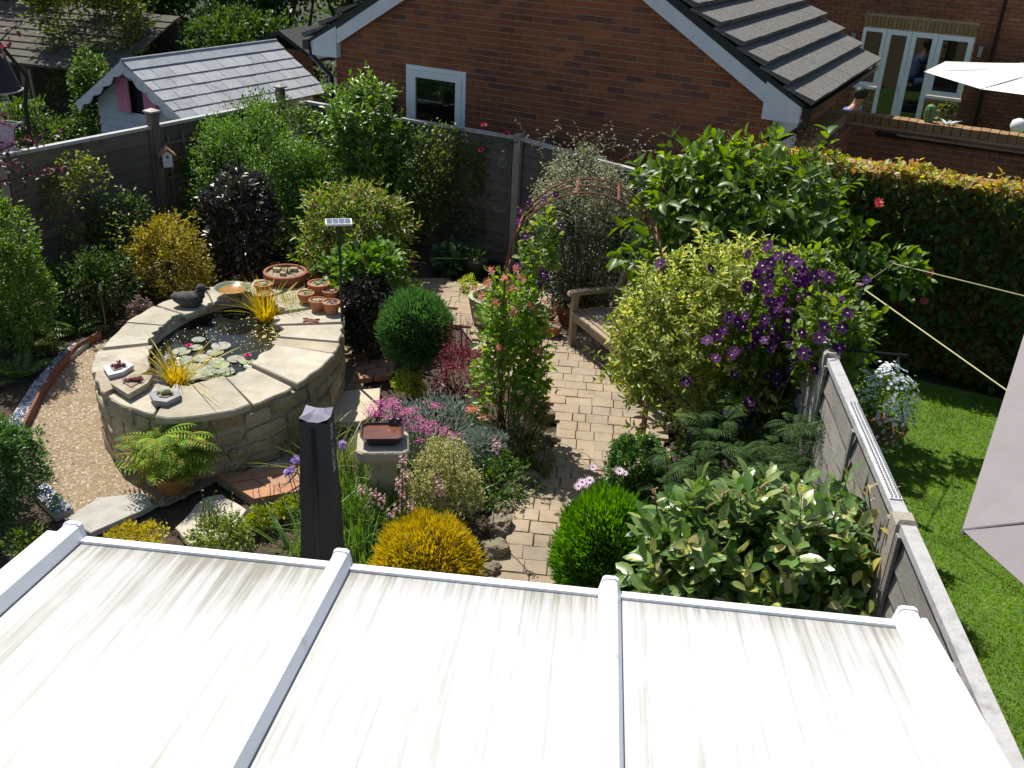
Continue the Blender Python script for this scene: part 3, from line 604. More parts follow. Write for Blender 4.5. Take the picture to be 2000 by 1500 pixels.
for i, u in enumerate(RIBS):
    wd = .040 if i in (1, 2) else .046
    prof = [(-wd, .003), (wd, .003), (wd, .016), (wd*.62, .052), (wd*.38, .058), (-wd*.38, .058), (-wd*.62, .052), (-wd, .016)]
    if i == 3: prof = [(a+.0, b) for a, b in prof]
    mb = MB(); k = len(prof); mb.add([CF.p(u+a, v, b) for v in (-.012, LEN) for a, b in prof], [tuple(range(k)), tuple(range(2*k-1, k-1, -1))]+[(j, k+j, k+(j+1) % k, (j+1) % k) for j in range(k)])
    rib = part('glazing_bar', mb, BARM, cr)
    mb = MB(); mb.add([CF.p(u+a*1.13, v, b*1.1-(.03 if b < .02 else 0)) for v in (-.034, -.013) for a, b in prof], [tuple(range(k)), tuple(range(2*k-1, k-1, -1))]+[(j, k+j, k+(j+1) % k, (j+1) % k) for j in range(k)]); part('end_cap', mb, UPVC, rib)
mb = MB(); mb.box(CF, (1.254, 1.272), (-.02, LEN), (-.05, .03)); part('side_flashing', mb, UPVC, cr)
mb = MB(); mb.box(CF, (-1.95, -1.90), (-.02, LEN), (-.05, .02)); part('side_flashing', mb, UPVC, cr)
mb = MB(); fr = Fr((0, CY, 0), (1, 0, 0)); mb.box(fr, (-1.93, 1.27), (-.13, -.06), (0, .6)); mb.box(fr, (-1.93, 1.27), (-.12, -.06), (1.85, 1.95))
for u in np.linspace(-1.9, 1.24, 6): mb.box(fr, (u-.03, u+.03), (-.12, -.07), (.6, 1.85))
part('front_frame', mb, UPVC, cr)
mb = MB(); mb.box(fr, (-1.9, 1.24), (-.1, -.09), (.6, 1.85)); part('front_glass', mb, DARKGLASS, cr)
# ================================================================== raised pond
PC = np.array([-3.156, 7.65]); PA, PB, PZ = .965, 1.39, .60           # half axes in x and y, rim height
IC = np.array([-3.235, 7.70]); IA, IB = .54, .96
def eo(t, k=1.): return PC+np.array([PA*k*cos(t), PB*k*sin(t)])
def ei(t, k=1.): return IC+np.array([IA*k*cos(t), IB*k*sin(t)])
pond = thing('raised_pond', 'oval raised pond with rubble stone wall and pale coping slabs', 'pond', (PC[0], PC[1], 0))
N = 72; mb = MB(); T = [2*pi*i/N for i in range(N)]
mb.add([(*eo(t, .998), 0) for t in T]+[(*eo(t, .985), PZ-.05) for t in T]+[(*ei(t, 1.06), PZ-.05) for t in T]+[(*ei(t, 1.1), .05) for t in T],
       [(r*N+i, r*N+(i+1) % N, (r+1)*N+(i+1) % N, (r+1)*N+i) for r in range(3) for i in range(N)]); part('wall_core', mb, POINT, pond, True)
def stone_mesh(seed, k=3, ex=7., jit=.05):
    r = np.random.default_rng(seed); mb = MB(); g = np.linspace(-1, 1, k+1); idx = {}; V = []; Fs = []
    def vid(p):
        key = tuple(np.round(p, 4))
        if key not in idx:
            q = np.array(p); l = (np.abs(q)**ex).sum()**(1/ex); q = q/l*(1+r.normal(0, jit, 3)); idx[key] = len(V); V.append(q*.5)
        return idx[key]
    for ax in range(3):
        for sg in (-1, 1):
            for i in range(k):
                for j in range(k):
                    c = []
                    for a, b in ((i, j), (i+1, j), (i+1, j+1), (i, j+1)):
                        p = [0, 0, 0]; p[ax] = sg; p[(ax+1) % 3] = g[a]; p[(ax+2) % 3] = g[b]; c.append(vid(p))
                    Fs.append(tuple(c if sg > 0 else c[::-1]))
    mb.add(V, Fs); return mesh_of('stone', mb)
STM = [stone_mesh(i) for i in range(7)]
for r in range(4):
    hh = (PZ-.05)/4; t = random.uniform(0, .2)
    while t < 2*pi+.05:
        ln = random.uniform(.09, .40); P = eo(t, .965); tg = np.array([-PA*sin(t), PB*cos(t)]); sp = np.linalg.norm(tg); dt = ln/sp; t2 = t+dt/2
        P = eo(t2, .953); tg = np.array([-PA*sin(t2), PB*cos(t2)])
        o = put('stone', STM[random.randrange(7)], STONE, pond, (P[0]-PC[0], P[1]-PC[1], hh*(r+.5)+random.uniform(-.035, .035)), False)
        o.rotation_euler = (random.uniform(-.04, .04), random.uniform(-.05, .05), atan2(tg[1], tg[0])); o.scale = (ln*1.04, random.uniform(.12, .155), hh*random.uniform(.7, 1.35)); t += dt*1.03
t = .1; cop = []
while t < 2*pi+.05: cop.append(t); t += random.uniform(.38, .66)/max(.75, np.linalg.norm([PA*sin(t), PB*cos(t)]))*1.05
for i, t0 in enumerate(cop):
    t1 = cop[i+1] if i+1 < len(cop) else cop[0]+2*pi
    if t1-t0 < .08: continue
    g = .012; n = 7; o_ = []; i_ = []; ki = random.uniform(.80, 1.08); ko = random.uniform(.985, 1.045); sk = random.uniform(-.06, .06)
    for k in range(n):
        a = t0+g+(t1-t0-2*g)*k/(n-1)
        o_.append(eo(a+random.uniform(-.006, .006), ko+random.uniform(-.012, .012))); i_.append(ei(a+sk*(1 if 0<k<n-1 else .0), ki+random.uniform(-.05, .05)))
    poly = [tuple(q) for q in o_]+[tuple(q) for q in i_[::-1]]; c = np.mean(poly, 0); th = random.uniform(.035, .055); zt = PZ+random.uniform(-.02, .018)
    mb = MB(); mid = [tuple(c+(np.array(q)-c)*1.0) for q in poly]; tp = [tuple(c+(np.array(q)-c)*.972) for q in poly]; bt = [tuple(c+(np.array(q)-c)*.975) for q in poly]
    mb.prism(bt, PZ-.055, PZ-.035, top=mid); mb.prism(mid, PZ-.035, zt-.010); mb.prism(mid, zt-.010, zt, top=tp)
    part('coping_slab', mb, SLAB, pond)
m, nt, p = newmat('pond_water'); L = nt.links.new; p.inputs['Base Color'].default_value = (.012, .014, .009, 1); p.inputs['Roughness'].default_value = .03; p.inputs['IOR'].default_value = 1.33; p.inputs['Specular IOR Level'].default_value = .6
n1 = nn(nt, 'ShaderNodeTexNoise', i={'Scale': 9., 'Detail': 2.}); tc = nn(nt, 'ShaderNodeTexCoord'); L(tc.outputs['Object'], n1.inputs['Vector']); b = nn(nt, 'ShaderNodeBump', i={'Strength': .05, 'Distance': .02}); L(n1.outputs[0], b.inputs['Height']); L(b.outputs[0], p.inputs['Normal'])
mb = MB(); mb.add([(*ei(t, 1.12), .475) for t in T], [tuple(range(N))]); water = struct('pond_water', mb, m)
WZ = .475
# small white flecks on the water
pp = []
while len(pp) < 250:
    q = np.array([rng.uniform(300, 600), rng.uniform(580, 720)]); P = G(*q, WZ)
    d = ((P[0]-IC[0])/IA)**2+((P[1]-IC[1])/IB)**2
    if d < .98 and P[1] > 7.35+rng.normal(0, .12) and rng.random() < .8: pp.append(P)
V = []; Fq = []
for P in pp:
    a = rng.uniform(0, 2*pi); r = rng.uniform(.0025, .008); b = len(V); V += [(P[0]+r*cos(a+q*pi/2)*(1, .7, 1, .7)[q], P[1]+r*sin(a+q*pi/2)*(1, .7, 1, .7)[q], WZ+.003) for q in range(4)]+[(P[0], P[1], WZ+.007)]
    Fq += [(b+q, b+(q+1) % 4, b+4) for q in range(4)]
o = tris('white_flecks', V, Fq, flat('white_petal_fleck', (.78, .78, .80), .5), kind='stuff'); o['label'] = 'tiny white flecks on the dark pond water'
# water lily
wl = thing('water_lily', 'water lily with round grey green pads and two pink flowers', 'water lily', (*G(400, 700, WZ)[:2], WZ))
PADM = leafm('lily_pad', [(.30, .32, .24), (.24, .28, .20), (.36, .36, .30), (.22, .30, .14), (.34, .31, .27)], .1, .3, .6)
for x, y, r in [(388, 665, 20), (432, 677, 28), (383, 680, 20), (420, 690, 24), (355, 688, 26), (333, 697, 18), (360, 703, 24), (395, 700, 26), (420, 708, 20), (350, 712, 20), (380, 722, 32), (425, 704, 18), (412, 718, 22), (432, 714, 24), (460, 702, 24), (482, 707, 20), (488, 715, 18), (395, 735, 24), (440, 728, 26), (420, 740, 22), (375, 738, 24), (408, 730, 20), (340, 720, 18), (365, 745, 20), (450, 741, 20)]:
    P = G(x, y, WZ+.006); R = r*.0043*.72; a0 = rng.uniform(0, 2*pi); mb = MB(); z = WZ+.004+rng.uniform(0, .012); n = 18
    ring = [(P[0]+R*cos(a0+.12+(2*pi-.24)*k/(n-1))*(1+rng.normal(0, .02)), P[1]+R*sin(a0+.12+(2*pi-.24)*k/(n-1)), z+rng.uniform(0, .006)) for k in range(n)]
    mb.add([(P[0]+.1*R*cos(a0), P[1]+.1*R*sin(a0), z)]+ring, [(0, k+1, k+2) for k in range(n-1)]); part('pad', mb, PADM, wl)
def petal_flower(mb, c, R, n, up, layers=1, wid=.5, mi=0, tilt=(0, 0, 1), cmi=None, crad=.25):
    tz = nrm(np.array(tilt, float)); ax = nrm(np.cross(tz, [.31, .9, .2])); ay = np.cross(tz, ax); c = np.array(c, float)
    for l in range(layers):
        rr = R*(1-.22*l); u_ = up+l*.5
        for k in range(n):
            a = 2*pi*(k+.5*l)/n+.2; d = cos(a)*ax+sin(a)*ay; s = -sin(a)*ax+cos(a)*ay; q = d*cos(u_)+tz*sin(u_)
            mb.add([c, c+q*rr*.55+s*rr*wid*.5+tz*.04*rr, c+q*rr, c+q*rr*.55-s*rr*wid*.5+tz*.04*rr], [(0, 1, 2), (0, 2, 3)], mi)
    if cmi is not None:
        mb.add([c+tz*R*.22]+[c+(cos(2*pi*k/6)*ax+sin(2*pi*k/6)*ay)*R*crad+tz*R*.08 for k in range(6)], [(0, k+1, (k+1) % 6+1) for k in range(6)], cmi)
PINKW = leafm('lily_flower', [(.50, .03, .16), (.62, .07, .24)], .3, .5, .3)
for x, y in ((369, 676), (484, 696)):
    mb = MB(); petal_flower(mb, G(x, y, WZ+.03), .042, 9, .35, 3, .55); part('flower', mb, PINKW, wl)
# ---- tufts of grass blades
def blades(n, c, R, L, W, arch, spread, rngs, seg=4, up=1.):
    r = np.random.default_rng(rngs); c = np.array(c, float); an = r.uniform(0, 2*pi, n); rd = R*np.sqrt(r.uniform(0, 1, n)); LL = L*r.uniform(.55, 1.1, n); sp = np.abs(r.normal(0, spread, n))+.05
    B = c+np.stack([np.cos(an)*rd, np.sin(an)*rd, 0*an], 1); D = np.stack([np.cos(an+r.normal(0, .7, n)), np.sin(an+r.normal(0, .7, n)), 0*an], 1); S = np.stack([-D[:, 1], D[:, 0], 0*an], 1)
    V = []; 
    for i in range(seg+1):
        t = i/seg; out = LL*(sp*t+arch*t*t*sp*1.6); h = LL*(t-arch*.55*t*t*np.minimum(1, sp*1.6)); Pm = B+D*out[:, None]+np.array([0, 0, 1.])*h[:, None]*up; wd = W*(1-t)**.6 if i < seg else 0
        V += [Pm-S*wd/2, Pm+S*wd/2]
    V = np.stack(V, 1).reshape(-1, 3); k = 2*(seg+1); F = []
    for i in range(seg): F += [(2*i, 2*i+1, 2*i+3), (2*i, 2*i+3, 2*i+2)]
    F = (np.array(F)[None]+np.arange(n)[:, None, None]*k).reshape(-1, 3); return V, F
GOLDG = leafm('golden_grass', [(.55, .43, .03), (.65, .52, .06), (.45, .40, .04), (.50, .36, .03)], .4, .5, .4)
for lab, x, y, z, L_ in (('golden grass tuft standing in the near end of the pond', 345, 752, WZ, .34), ('golden grass tuft at the far end of the pond by the pots', 520, 625, WZ, .40)):
    c = G(x, y, z); t = thing('sedge', lab, 'grass', c, 'golden sedges in the pond'); V, F = blades(150, c, .07, L_, .011, .55, .42, int(x)); tris('blades', V, F, GOLDG, t)
    mb = MB(); mb.lathe(c-(0, 0, .05), [(.07, 0), (.075, .045), (.06, .05)], 12); part('root_ball', mb, SOIL, t)
GREENG = leafm('water_grass', [(.10, .20, .04), (.20, .30, .06), (.30, .34, .08)], .4, .5, .4)
c = G(570, 622, WZ); t = thing('pond_plant', 'green spiky marginal plant among pale weed at the far end of the pond', 'plant', c); V, F = blades(110, c, .12, .28, .009, .4, .4, 77); tris('blades', V, F, GREENG, t)
c = G(440, 752, WZ); t = thing('pond_plant', 'thin green water plant stems by the near coping slabs', 'plant', c); V, F = blades(45, c, .16, .10, .012, .3, .4, 78); tris('blades', V, F, GREENG, t)
# pale floating weed
pts = np.array([G(rng.normal(548, 22), rng.normal(632, 14), WZ+.006) for _ in range(420)]); ok = ((pts[:, 0]-IC[0])/IA)**2+((pts[:, 1]-IC[1])/IB)**2 < 1; pts = pts[ok]; n = len(pts)
an = rng.uniform(0, 2*pi, n); r = rng.uniform(.01, .02, n)
V = np.stack([np.stack([pts[:, 0]+r*np.cos(an+k*2.1), pts[:, 1]+r*np.sin(an+k*2.1), pts[:, 2]+rng.uniform(0, .006, n)], 1) for k in range(3)], 1).reshape(-1, 3)
o = tris('pond_weed', V, np.arange(3*n).reshape(-1, 3), leafm('pale_weed', [(.40, .42, .20), (.50, .52, .30)], .2), kind='stuff'); o['label'] = 'pale green weed floating at the far end of the pond'
# ---- duck ornament
du = thing('duck_ornament', 'dark grey stone duck ornament on the far pond rim', 'ornament', (*G(375, 600, PZ)[:2], PZ)); dx, dy = G(372, 598, PZ)[:2]; fr = Fr((dx, dy, PZ), (.97, .25, 0))
DUCK = surf('duck_stone', [(.045, .045, .04), (.12, .12, .105)], .95, 20, 8, .8, 50)
mb = MB(); rings = [(-.17, .10, .012, .012), (-.14, .095, .05, .04), (-.07, .075, .085, .07), (.02, .07, .095, .075), (.08, .075, .08, .075), (.115, .09, .05, .055)]
n = 12; b0 = len(mb.v); V = []
for u, zc, ry, rz in rings: V += [fr.p(u, ry*cos(2*pi*k/n), max(.004, zc+rz*sin(2*pi*k/n))) for k in range(n)]
mb.add(V, [(i*n+k, i*n+(k+1) % n, (i+1)*n+(k+1) % n, (i+1)*n+k) for i in range(5) for k in range(n)]+[tuple(range(n-1, -1, -1)), tuple(range(5*n, 6*n))]); part('body', mb, DUCK, du, True)
mb = MB(); mb.tube([fr.p(.085, 0, .10), fr.p(.10, 0, .15), fr.p(.105, 0, .165)], [.055, .046, .04], 10); hc = fr.p(.11, 0, .18); rings = [(-.045, .01), (-.03, .035), (0, .045), (.03, .036), (.048, .012)]
V = []
for u, r in rings: V += [hc+fr.ex*u+fr.ey*r*cos(2*pi*k/10)+np.array([0, 0, r*sin(2*pi*k/10)]) for k in range(10)]
mb.add(V, [(i*10+k, i*10+(k+1) % 10, (i+1)*10+(k+1) % 10, (i+1)*10+k) for i in range(4) for k in range(10)]+[tuple(range(9, -1, -1)), tuple(range(40, 50))])
mb.tube([hc+fr.ex*.04, hc+fr.ex*.085-np.array([0, 0, .012])], [.02, .008], 8); part('head', mb, DUCK, du, True)
# ---- glazed bowl
c = np.array([*G(455, 578, PZ)[:2], PZ]); bo = thing('glazed_bowl', 'wide shallow glazed bowl with green and orange rings on the far pond rim', 'bowl', c)
mb = MB(); mb.lathe(c, [(.06, 0), (.075, .01), (.05, .03), (.11, .055), (.165, .085), (.172, .09), (.160, .088)], 28, cap=False); part('foot_and_rim', mb, flat('bowl_buff', (.34, .25, .14), .3, .6), bo, True)
mb = MB(); mb.lathe(c, [(.161, .0885), (.125, .070), (.124, .0695)], 28, cap=False); part('green_ring', mb, flat('bowl_green', (.10, .17, .11), .2, .7), bo, True)
mb = MB(); mb.lathe(c, [(.1245, .070), (.07, .052), (.02, .048), (.001, .048)], 28, cap=False); part('orange_well', mb, flat('bowl_orange', (.36, .17, .03), .15, .7), bo, True)
# ---- pots
def potprof(r, h): return [(r*.68, 0), (r*.93, h*.72), (r*.94, h*.74), (r*1.02, h*.75), (r*1.04, h*.98), (r*1.0, h), (r*.9, h), (r*.88, h*.9)]
SUCC = leafm('succulent_green', [(.14, .22, .10), (.22, .28, .12), (.10, .17, .09), (.30, .30, .14)], .1, .5, .4)
SUCR = leafm('succulent_red', [(.20, .05, .05), (.28, .09, .08), (.14, .05, .06)], .1, .5, .4)
GRIT = surf('pot_grit', [(.22, .16, .11), (.42, .34, .26)], .95, 60, 6, .6, 120)
def rosette(mb, c, r, n=9, up=.7):
    for k in range(n):
        a = 2.4*k; rr = r*(.5+.5*k/n); u_ = up*(1.3-k/n); d = np.array([cos(a)*cos(u_), sin(a)*cos(u_), sin(u_)]); s = np.array([-sin(a), cos(a), 0]); c = np.array(c, float)
        mb.add([c, c+d*rr*.6+s*rr*.22, c+d*rr, c+d*rr*.6-s*rr*.22], [(0, 1, 2), (0, 2, 3)])
def pot(label, x, y, z, r, h, mat=TERRA, plant='g', seed=0, P=None):
    c = np.array([*G(x, y, z)[:2], z]) if P is None else np.array(P, float); t = thing('plant_pot', label, 'plant pot', c, 'terracotta pots')
    mb = MB(); mb.lathe(c, potprof(r, h), 22); part('pot', mb, mat, t, False); R_ = np.random.default_rng(seed)
    mb = MB(); mb.lathe(c, [(r*.885, h*.86), (r*.885, h*.9), (r*.3, h*.93)], 16); part('soil', mb, GRIT, t)
    if plant:
        mb = MB()
        for k in range(9):
            a, q = R_.uniform(0, 2*pi), r*.68*sqrt(R_.uniform(0, 1)); rosette(mb, c+(q*cos(a), q*sin(a), h*.92), r*R_.uniform(.25, .42), 9, .8)
        part('succulent', mb, SUCR if plant == 'r' else SUCC, t)
    return t, c
t, c = pot('large dark red terracotta pot with pebbles and cacti at the far end of the pond', 560, 578, .45, .21, .27, TERRAD, None, 1)
for dx, dy, r in ((-.09, .02, .05), (.07, .07, .048), (0, -.07, .04)): me = put('pebble', STM[2], surf('pale_pebble', [(.45, .43, .40), (.55, .53, .5)], .7, 8), t, (dx, dy, .262)); me.scale = (r*1.6, r*1.3, r)
mb = MB(); V, F = blades(14, c+(0, .02, .24), .03, .09, .022, .2, .6, 9); tris('agave', V, F, SUCC, t)
for i, (lab, x, y, r, h, pl, z) in enumerate([('small clay pot behind the golden grass, left of the large pot', 515, 572, .085, .10, 'g', .6), ('small clay pot close behind the golden grass tuft', 518, 590, .075, .09, 'g', .6), ('clay pot with pale cactus, right of the large pot', 624, 580, .105, .15, 'g', .6), ('pale clay pot left of the cactus pot, shaded behind grass', 598, 592, .08, .11, 'g', .6), ('clay pot planted with red succulents, second from the front', 646, 588, .078, .115, 'r', .6), ('clay pot at the front left of the pond corner group', 621, 607, .080, .115, 'g', .6), ('clay pot at the front right of the pond corner group', 648, 613, .082, .125, 'r', .6)]): pot(lab, x, y, z, r, h, TERRA, pl, 10+i)
c = np.array([*G(607, 628, PZ)[:2], PZ]); fg = thing('metal_frog', 'flat rusty brown animal ornament lying on the right pond coping', 'ornament', c)
mb = MB(); n = 14; mb.add([c+(0, 0, .03)]+[c+(.075*cos(2*pi*k/n)*(1+.25*(k % 3 == 0)), .05*sin(2*pi*k/n)*(1+.3*(k % 4 == 0)), .006) for k in range(n)], [(0, k+1, (k+1) % n+1) for k in range(n)]); part('body', mb, RUST, fg)
mb = MB()
for a in (.5, 2.4, 3.9, 5.6): mb.tube([c+(.05*cos(a), .035*sin(a), .012), c+(.095*cos(a+.2), .07*sin(a+.2), .008)], [.014, .008], 6)
part('legs', mb, RUST, fg)
# ---- slate and stone planters with succulents on the near left rim
def planter(label, px, z0, z1, mat, pl, seed):
    P = [tuple(G(*p, z1)[:2]) for p in px]; a = sum(P[i][0]*P[(i+1) % len(P)][1]-P[(i+1) % len(P)][0]*P[i][1] for i in range(len(P))); P = P if a > 0 else P[::-1]
    c = np.mean(P, 0); t = thing('stone_planter', label, 'planter', (*c, z0)); mb = MB(); sh = lambda k: [tuple(c+(np.array(q)-c)*k) for q in P]; mb.prism(sh(.9), z0, z1, top=sh(1.0)); part('block', mb, mat, t)
    mb = MB(); mb.prism(sh(.5), z1+.001, z1+.008); part('soil', mb, GRIT, t); R_ = np.random.default_rng(seed); mb = MB()
    for k in range(16):
        q = c+(np.array(P[R_.integers(len(P))])-c)*R_.uniform(0, .42); rosette(mb, (*q, z1+.008), R_.uniform(.025, .05), 10, 1.0)
    part('succulent', mb, pl, t)
SLP = surf('planter_slate', [(.20, .20, .21), (.32, .32, .33)], .6, 8, 6, .3, 40)
planter('bluish slate planter with purple succulents, leftmost on the pond rim', [(200, 715), (238, 703), (262, 712), (240, 726), (212, 733)], PZ, PZ+.055, surf('blue_slate', [(.42, .45, .52), (.58, .60, .66)], .5, 8, 6, .2, 40), SUCR, 1)
planter('square sandstone planter with red succulents in the middle of the pond rim trio', [(215, 748), (262, 730), (298, 733), (288, 748), (250, 770)], PZ, PZ+.06, SLAB, SUCR, 2)
planter('round grey slate planter with green succulents, front one on the pond rim', [(290, 768), (318, 757), (352, 760), (352, 772), (325, 785), (300, 782)], PZ, PZ+.055, SLP, SUCC, 3)
# ---- pots in front of the pond
t_sumac, c_sumac = pot('wide glazed clay pot under the ferny golden shrub by the pond', 338, 957, 0, .145, .17, surf('glazed_clay', [(.34, .15, .05), (.45, .22, .08)], .35, 6, 6, .1, 40), None, 31)
pot('plain clay pot in the shade behind the ferny shrub', 300, 930, 0, .13, .22, TERRAD, None, 32)
tp, cp = pot('round clay pot with pale pink flowers against the pond wall', 430, 912, 0, .125, .19, TERRA, None, 33)
# ---- solar panel on a pole
c = G(672, 742); so_ = thing('solar_panel', 'small solar panel on a dark pole beside the pond', 'solar panel', c); top = AY(664, 436, c[1]); top[0] += .0
mb = MB(); mb.tube([c, (c[0], c[1], top[2]-.03)], .014, 8); part('pole', mb, flat('pole_green', (.02, .035, .03)), so_)
pf = Fr((c[0], c[1], top[2]), (.95, .3, 0)); pf.ez = nrm(np.array([-.10, -.06, 1.])); pf.ey = np.cross(pf.ez, pf.ex)
mb = MB(); mb.box(pf, (-.115, .115), (-.075, .075), (0, .018)); part('frame', mb, UPVC, so_)
for i in range(4):
    for j in range(2): mb = MB(); mb.box(pf, (-.105+i*.053, -.105+i*.053+.05), (-.064+j*.065, -.064+j*.065+.062), (.0185, .0205)); part('cell', mb, flat('solar_cell', (.12, .14, .19), .15, .8), so_)
# ---- bird bath: stone table with purple dish
B0 = np.array([*G(752, 925)[:2], 0.]); bb = thing('bird_bath', 'square stone bird bath on a pedestal among the flowers', 'bird bath', B0); bz = .56
BST = surf('bath_stone', [(.30, .26, .19), (.46, .41, .32), (.36, .31, .23)], .95, 7, 8, .6, 40)
q = G(748, 862, bz); B0[:2] = q[:2]; bb.location = tuple(B0); bf = Fr((q[0], q[1], 0), (.98, .2, 0))
mb = MB(); mb.box(bf, (-.15, .15), (-.12, .12), (0, .06)); mb.add([bf.p(a*.105, b*.09, .06) for a, b in ((-1, -1), (1, -1), (1, 1), (-1, 1))]+[bf.p(a*.085, b*.075, .45) for a, b in ((-1, -1), (1, -1), (1, 1), (-1, 1))], [(0, 1, 5, 4), (1, 2, 6, 5), (2, 3, 7, 6), (3, 0, 4, 7), (4, 5, 6, 7)]); part('pedestal', mb, BST, bb)
oc = [(-.19, -.13), (-.15, -.17), (.15, -.17), (.19, -.13), (.19, .13), (.15, .17), (-.15, .17), (-.19, .13)]; mk = lambda k: [tuple(bf.p(a*k, b*k, 0)[:2]) for a, b in oc]
mb = MB(); mb.prism(mk(.86), .451, .49, top=mk(1.0)); mb.prism(mk(1.0), .49, bz-.012); mb.prism(mk(1.0), bz-.012, bz, top=mk(.95)); part('table', mb, BST, bb)
ds = thing('ceramic_dish', 'purple brown square dish of water with small birds on its rim', 'dish', (q[0], q[1], bz)); q2 = bf.p(-.005, .02, 0)
oc = [(-.16, -.09), (-.12, -.125), (.12, -.125), (.16, -.09), (.16, .09), (.12, .125), (-.12, .125), (-.16, .09)]; mk = lambda k: [bf.p(-.005+a*k, .02+b*k, 0)[:2] for a, b in oc]
mb = MB(); lv = [(.72, .003), (.80, .02), (.98, .075), (1.0, .082), (.93, .083), (.85, .06)]; V = []
for k, z in lv: V += [(x, y, bz+z) for x, y in mk(k)]
mb.add(V, [(i*8+k, i*8+(k+1) % 8, (i+1)*8+(k+1) % 8, (i+1)*8+k) for i in range(len(lv)-1) for k in range(8)]+[tuple(range(7, -1, -1))]); part('dish', mb, flat('purple_glaze', (.055, .028, .042), .25, .6), ds)
mb = MB(); mb.add([(x, y, bz+.066) for x, y in mk(.865)], [tuple(range(8))]); part('water', mb, surf('rusty_water', [(.11, .04, .022), (.19, .075, .04)], .12, 9, 5, .05, spec=.6), ds)
for s in (.06, .115):
    mb = MB(); bc = bf.p(s, .14, bz+.1); mb.tube([bc-bf.ex*.03, bc-bf.ex*.012, bc+bf.ex*.012, bc+bf.ex*.028+np.array([0, 0, .006])], [.006, .018, .019, .006], 8); mb.tube([bc+bf.ex*.012+np.array([0, 0, .01]), bc+bf.ex*.02+np.array([0, 0, .028]), bc+bf.ex*.034+np.array([0, 0, .028])], [.014, .013, .004], 8); part('bird', mb, flat('purple_glaze', ()), ds, True)
# ---- covered parasol
PT = 1.86; pc = G(618, 812, PT); pcv = thing('covered_parasol', 'closed parasol in a tall dark grey cover with pale cap', 'parasol', (pc[0], pc[1], 0))
CVD = surf('cover_fabric', [(.042, .040, .038), (.07, .066, .062), (.052, .05, .047)], .75, 3, 6, .6, 9, (1, 1, .5), dist=.03); CVT = surf('cover_cap_fabric', [(.23, .21, .27), (.30, .28, .34)], .85, 9, 5, .25, 40)
pf = Fr((pc[0], pc[1], 0), (.999, .03, 0)); ht, hb = .070, .118
ring = lambda h, z, e=0.: [pf.p(a*h+e*rng.normal(), b*h+e*rng.normal(), z) for a, b in ((-1, -1), (-.35, -1.03), (.0, -1.0), (.35, -1.03), (1, -1), (1.03, 0), (1, 1), (0, 1.03), (-1, 1), (-1.03, 0))]
zs = [.25, .5, .8, 1.1, 1.3, 1.45, 1.6, 1.72, PT-.02, PT]; mb = MB(); V = []
for z in zs: V += ring(hb+(ht-hb)*(z-.25)/(PT-.25), z, .0022 if z < PT-.02 else 0)
mb.add(V, [(i*10+k, i*10+(k+1) % 10, (i+1)*10+(k+1) % 10, (i+1)*10+k) for i in range(len(zs)-1) for k in range(10)]); part('cover', mb, CVD, pcv, False)
mb = MB(); rg = ring(ht, PT+.001); cc = pf.p(0, .02, PT+.035)
V = [r_+(np.array([0, 0, .018]) if k in (0, 4, 6, 8) else np.array([0, 0, .0])) for k, r_ in enumerate(rg)]; inr = [pf.p(0, 0, PT)+(r_-pf.p(0, 0, PT+.001))*.45+np.array([0, 0, .030 if k in (0, 4, 6, 8) else .022]) for k, r_ in enumerate(rg)]
mb.add(V+inr+[cc], [(k, (k+1) % 10, 10+(k+1) % 10, 10+k) for k in range(10)]+[(10+k, 10+(k+1) % 10, 20) for k in range(10)]); part('cap', mb, CVT, pcv)
mb = MB(); zz = [.3, 1.0, PT-.03]; V = []
for z in zz: h = hb+(ht-hb)*(z-.25)/(PT-.25); V += [pf.p(-.010, -h*1.045-.001, z), pf.p(.010, -h*1.045-.001, z), pf.p(.010, -h*1.0, z), pf.p(-.010, -h*1.0, z)]
mb.add(V, [(i*4+k, i*4+(k+1) % 4, i*4+4+(k+1) % 4, i*4+4+k) for i in range(2) for k in range(4)]); part('zip', mb, BLACK, pcv)
mb = MB(); mb.tube([pf.p(0, 0, 0), pf.p(0, 0, .4)], .025, 10); part('pole', mb, BLACK, pcv)
mb = MB(); mb.lathe((pc[0], pc[1], 0), [(.24, 0), (.24, .04), (.08, .08), (.05, .1)], 20); part('base', mb, BLACK, pcv)
tcv = bpy.data.curves.new('lettering', 'FONT'); tcv.body = 'novacas'; tcv.size = .085; tcv.extrude = .0008; tcv.space_character = 1.05
to = bpy.data.objects.new('tmp', tcv); COL.objects.link(to); dg = bpy.context.evaluated_depsgraph_get(); tme = bpy.data.meshes.new_from_object(to.evaluated_get(dg)); bpy.data.objects.remove(to)
lt = put('lettering', tme, flat('letter_white', (.62, .62, .62), .7), pcv); ez = nrm(np.array(pf.ex)); yv = np.array(pf.ey); tilt = (hb-ht)*1.03/(PT-.25); dn = nrm(np.array([0, 0, -1.])+pf.ex*tilt)
M4 = Matrix.Identity(4); st_ = pf.p(ht*1.035+.0025, -.028, PT-.03)-np.array(pcv.location); sdv = -yv*-1
for i in range(3): M4[i][0] = dn[i]; M4[i][1] = yv[i]; M4[i][2] = np.cross(dn, yv)[i]; M4[i][3] = st_[i]
lt.matrix_basis = M4
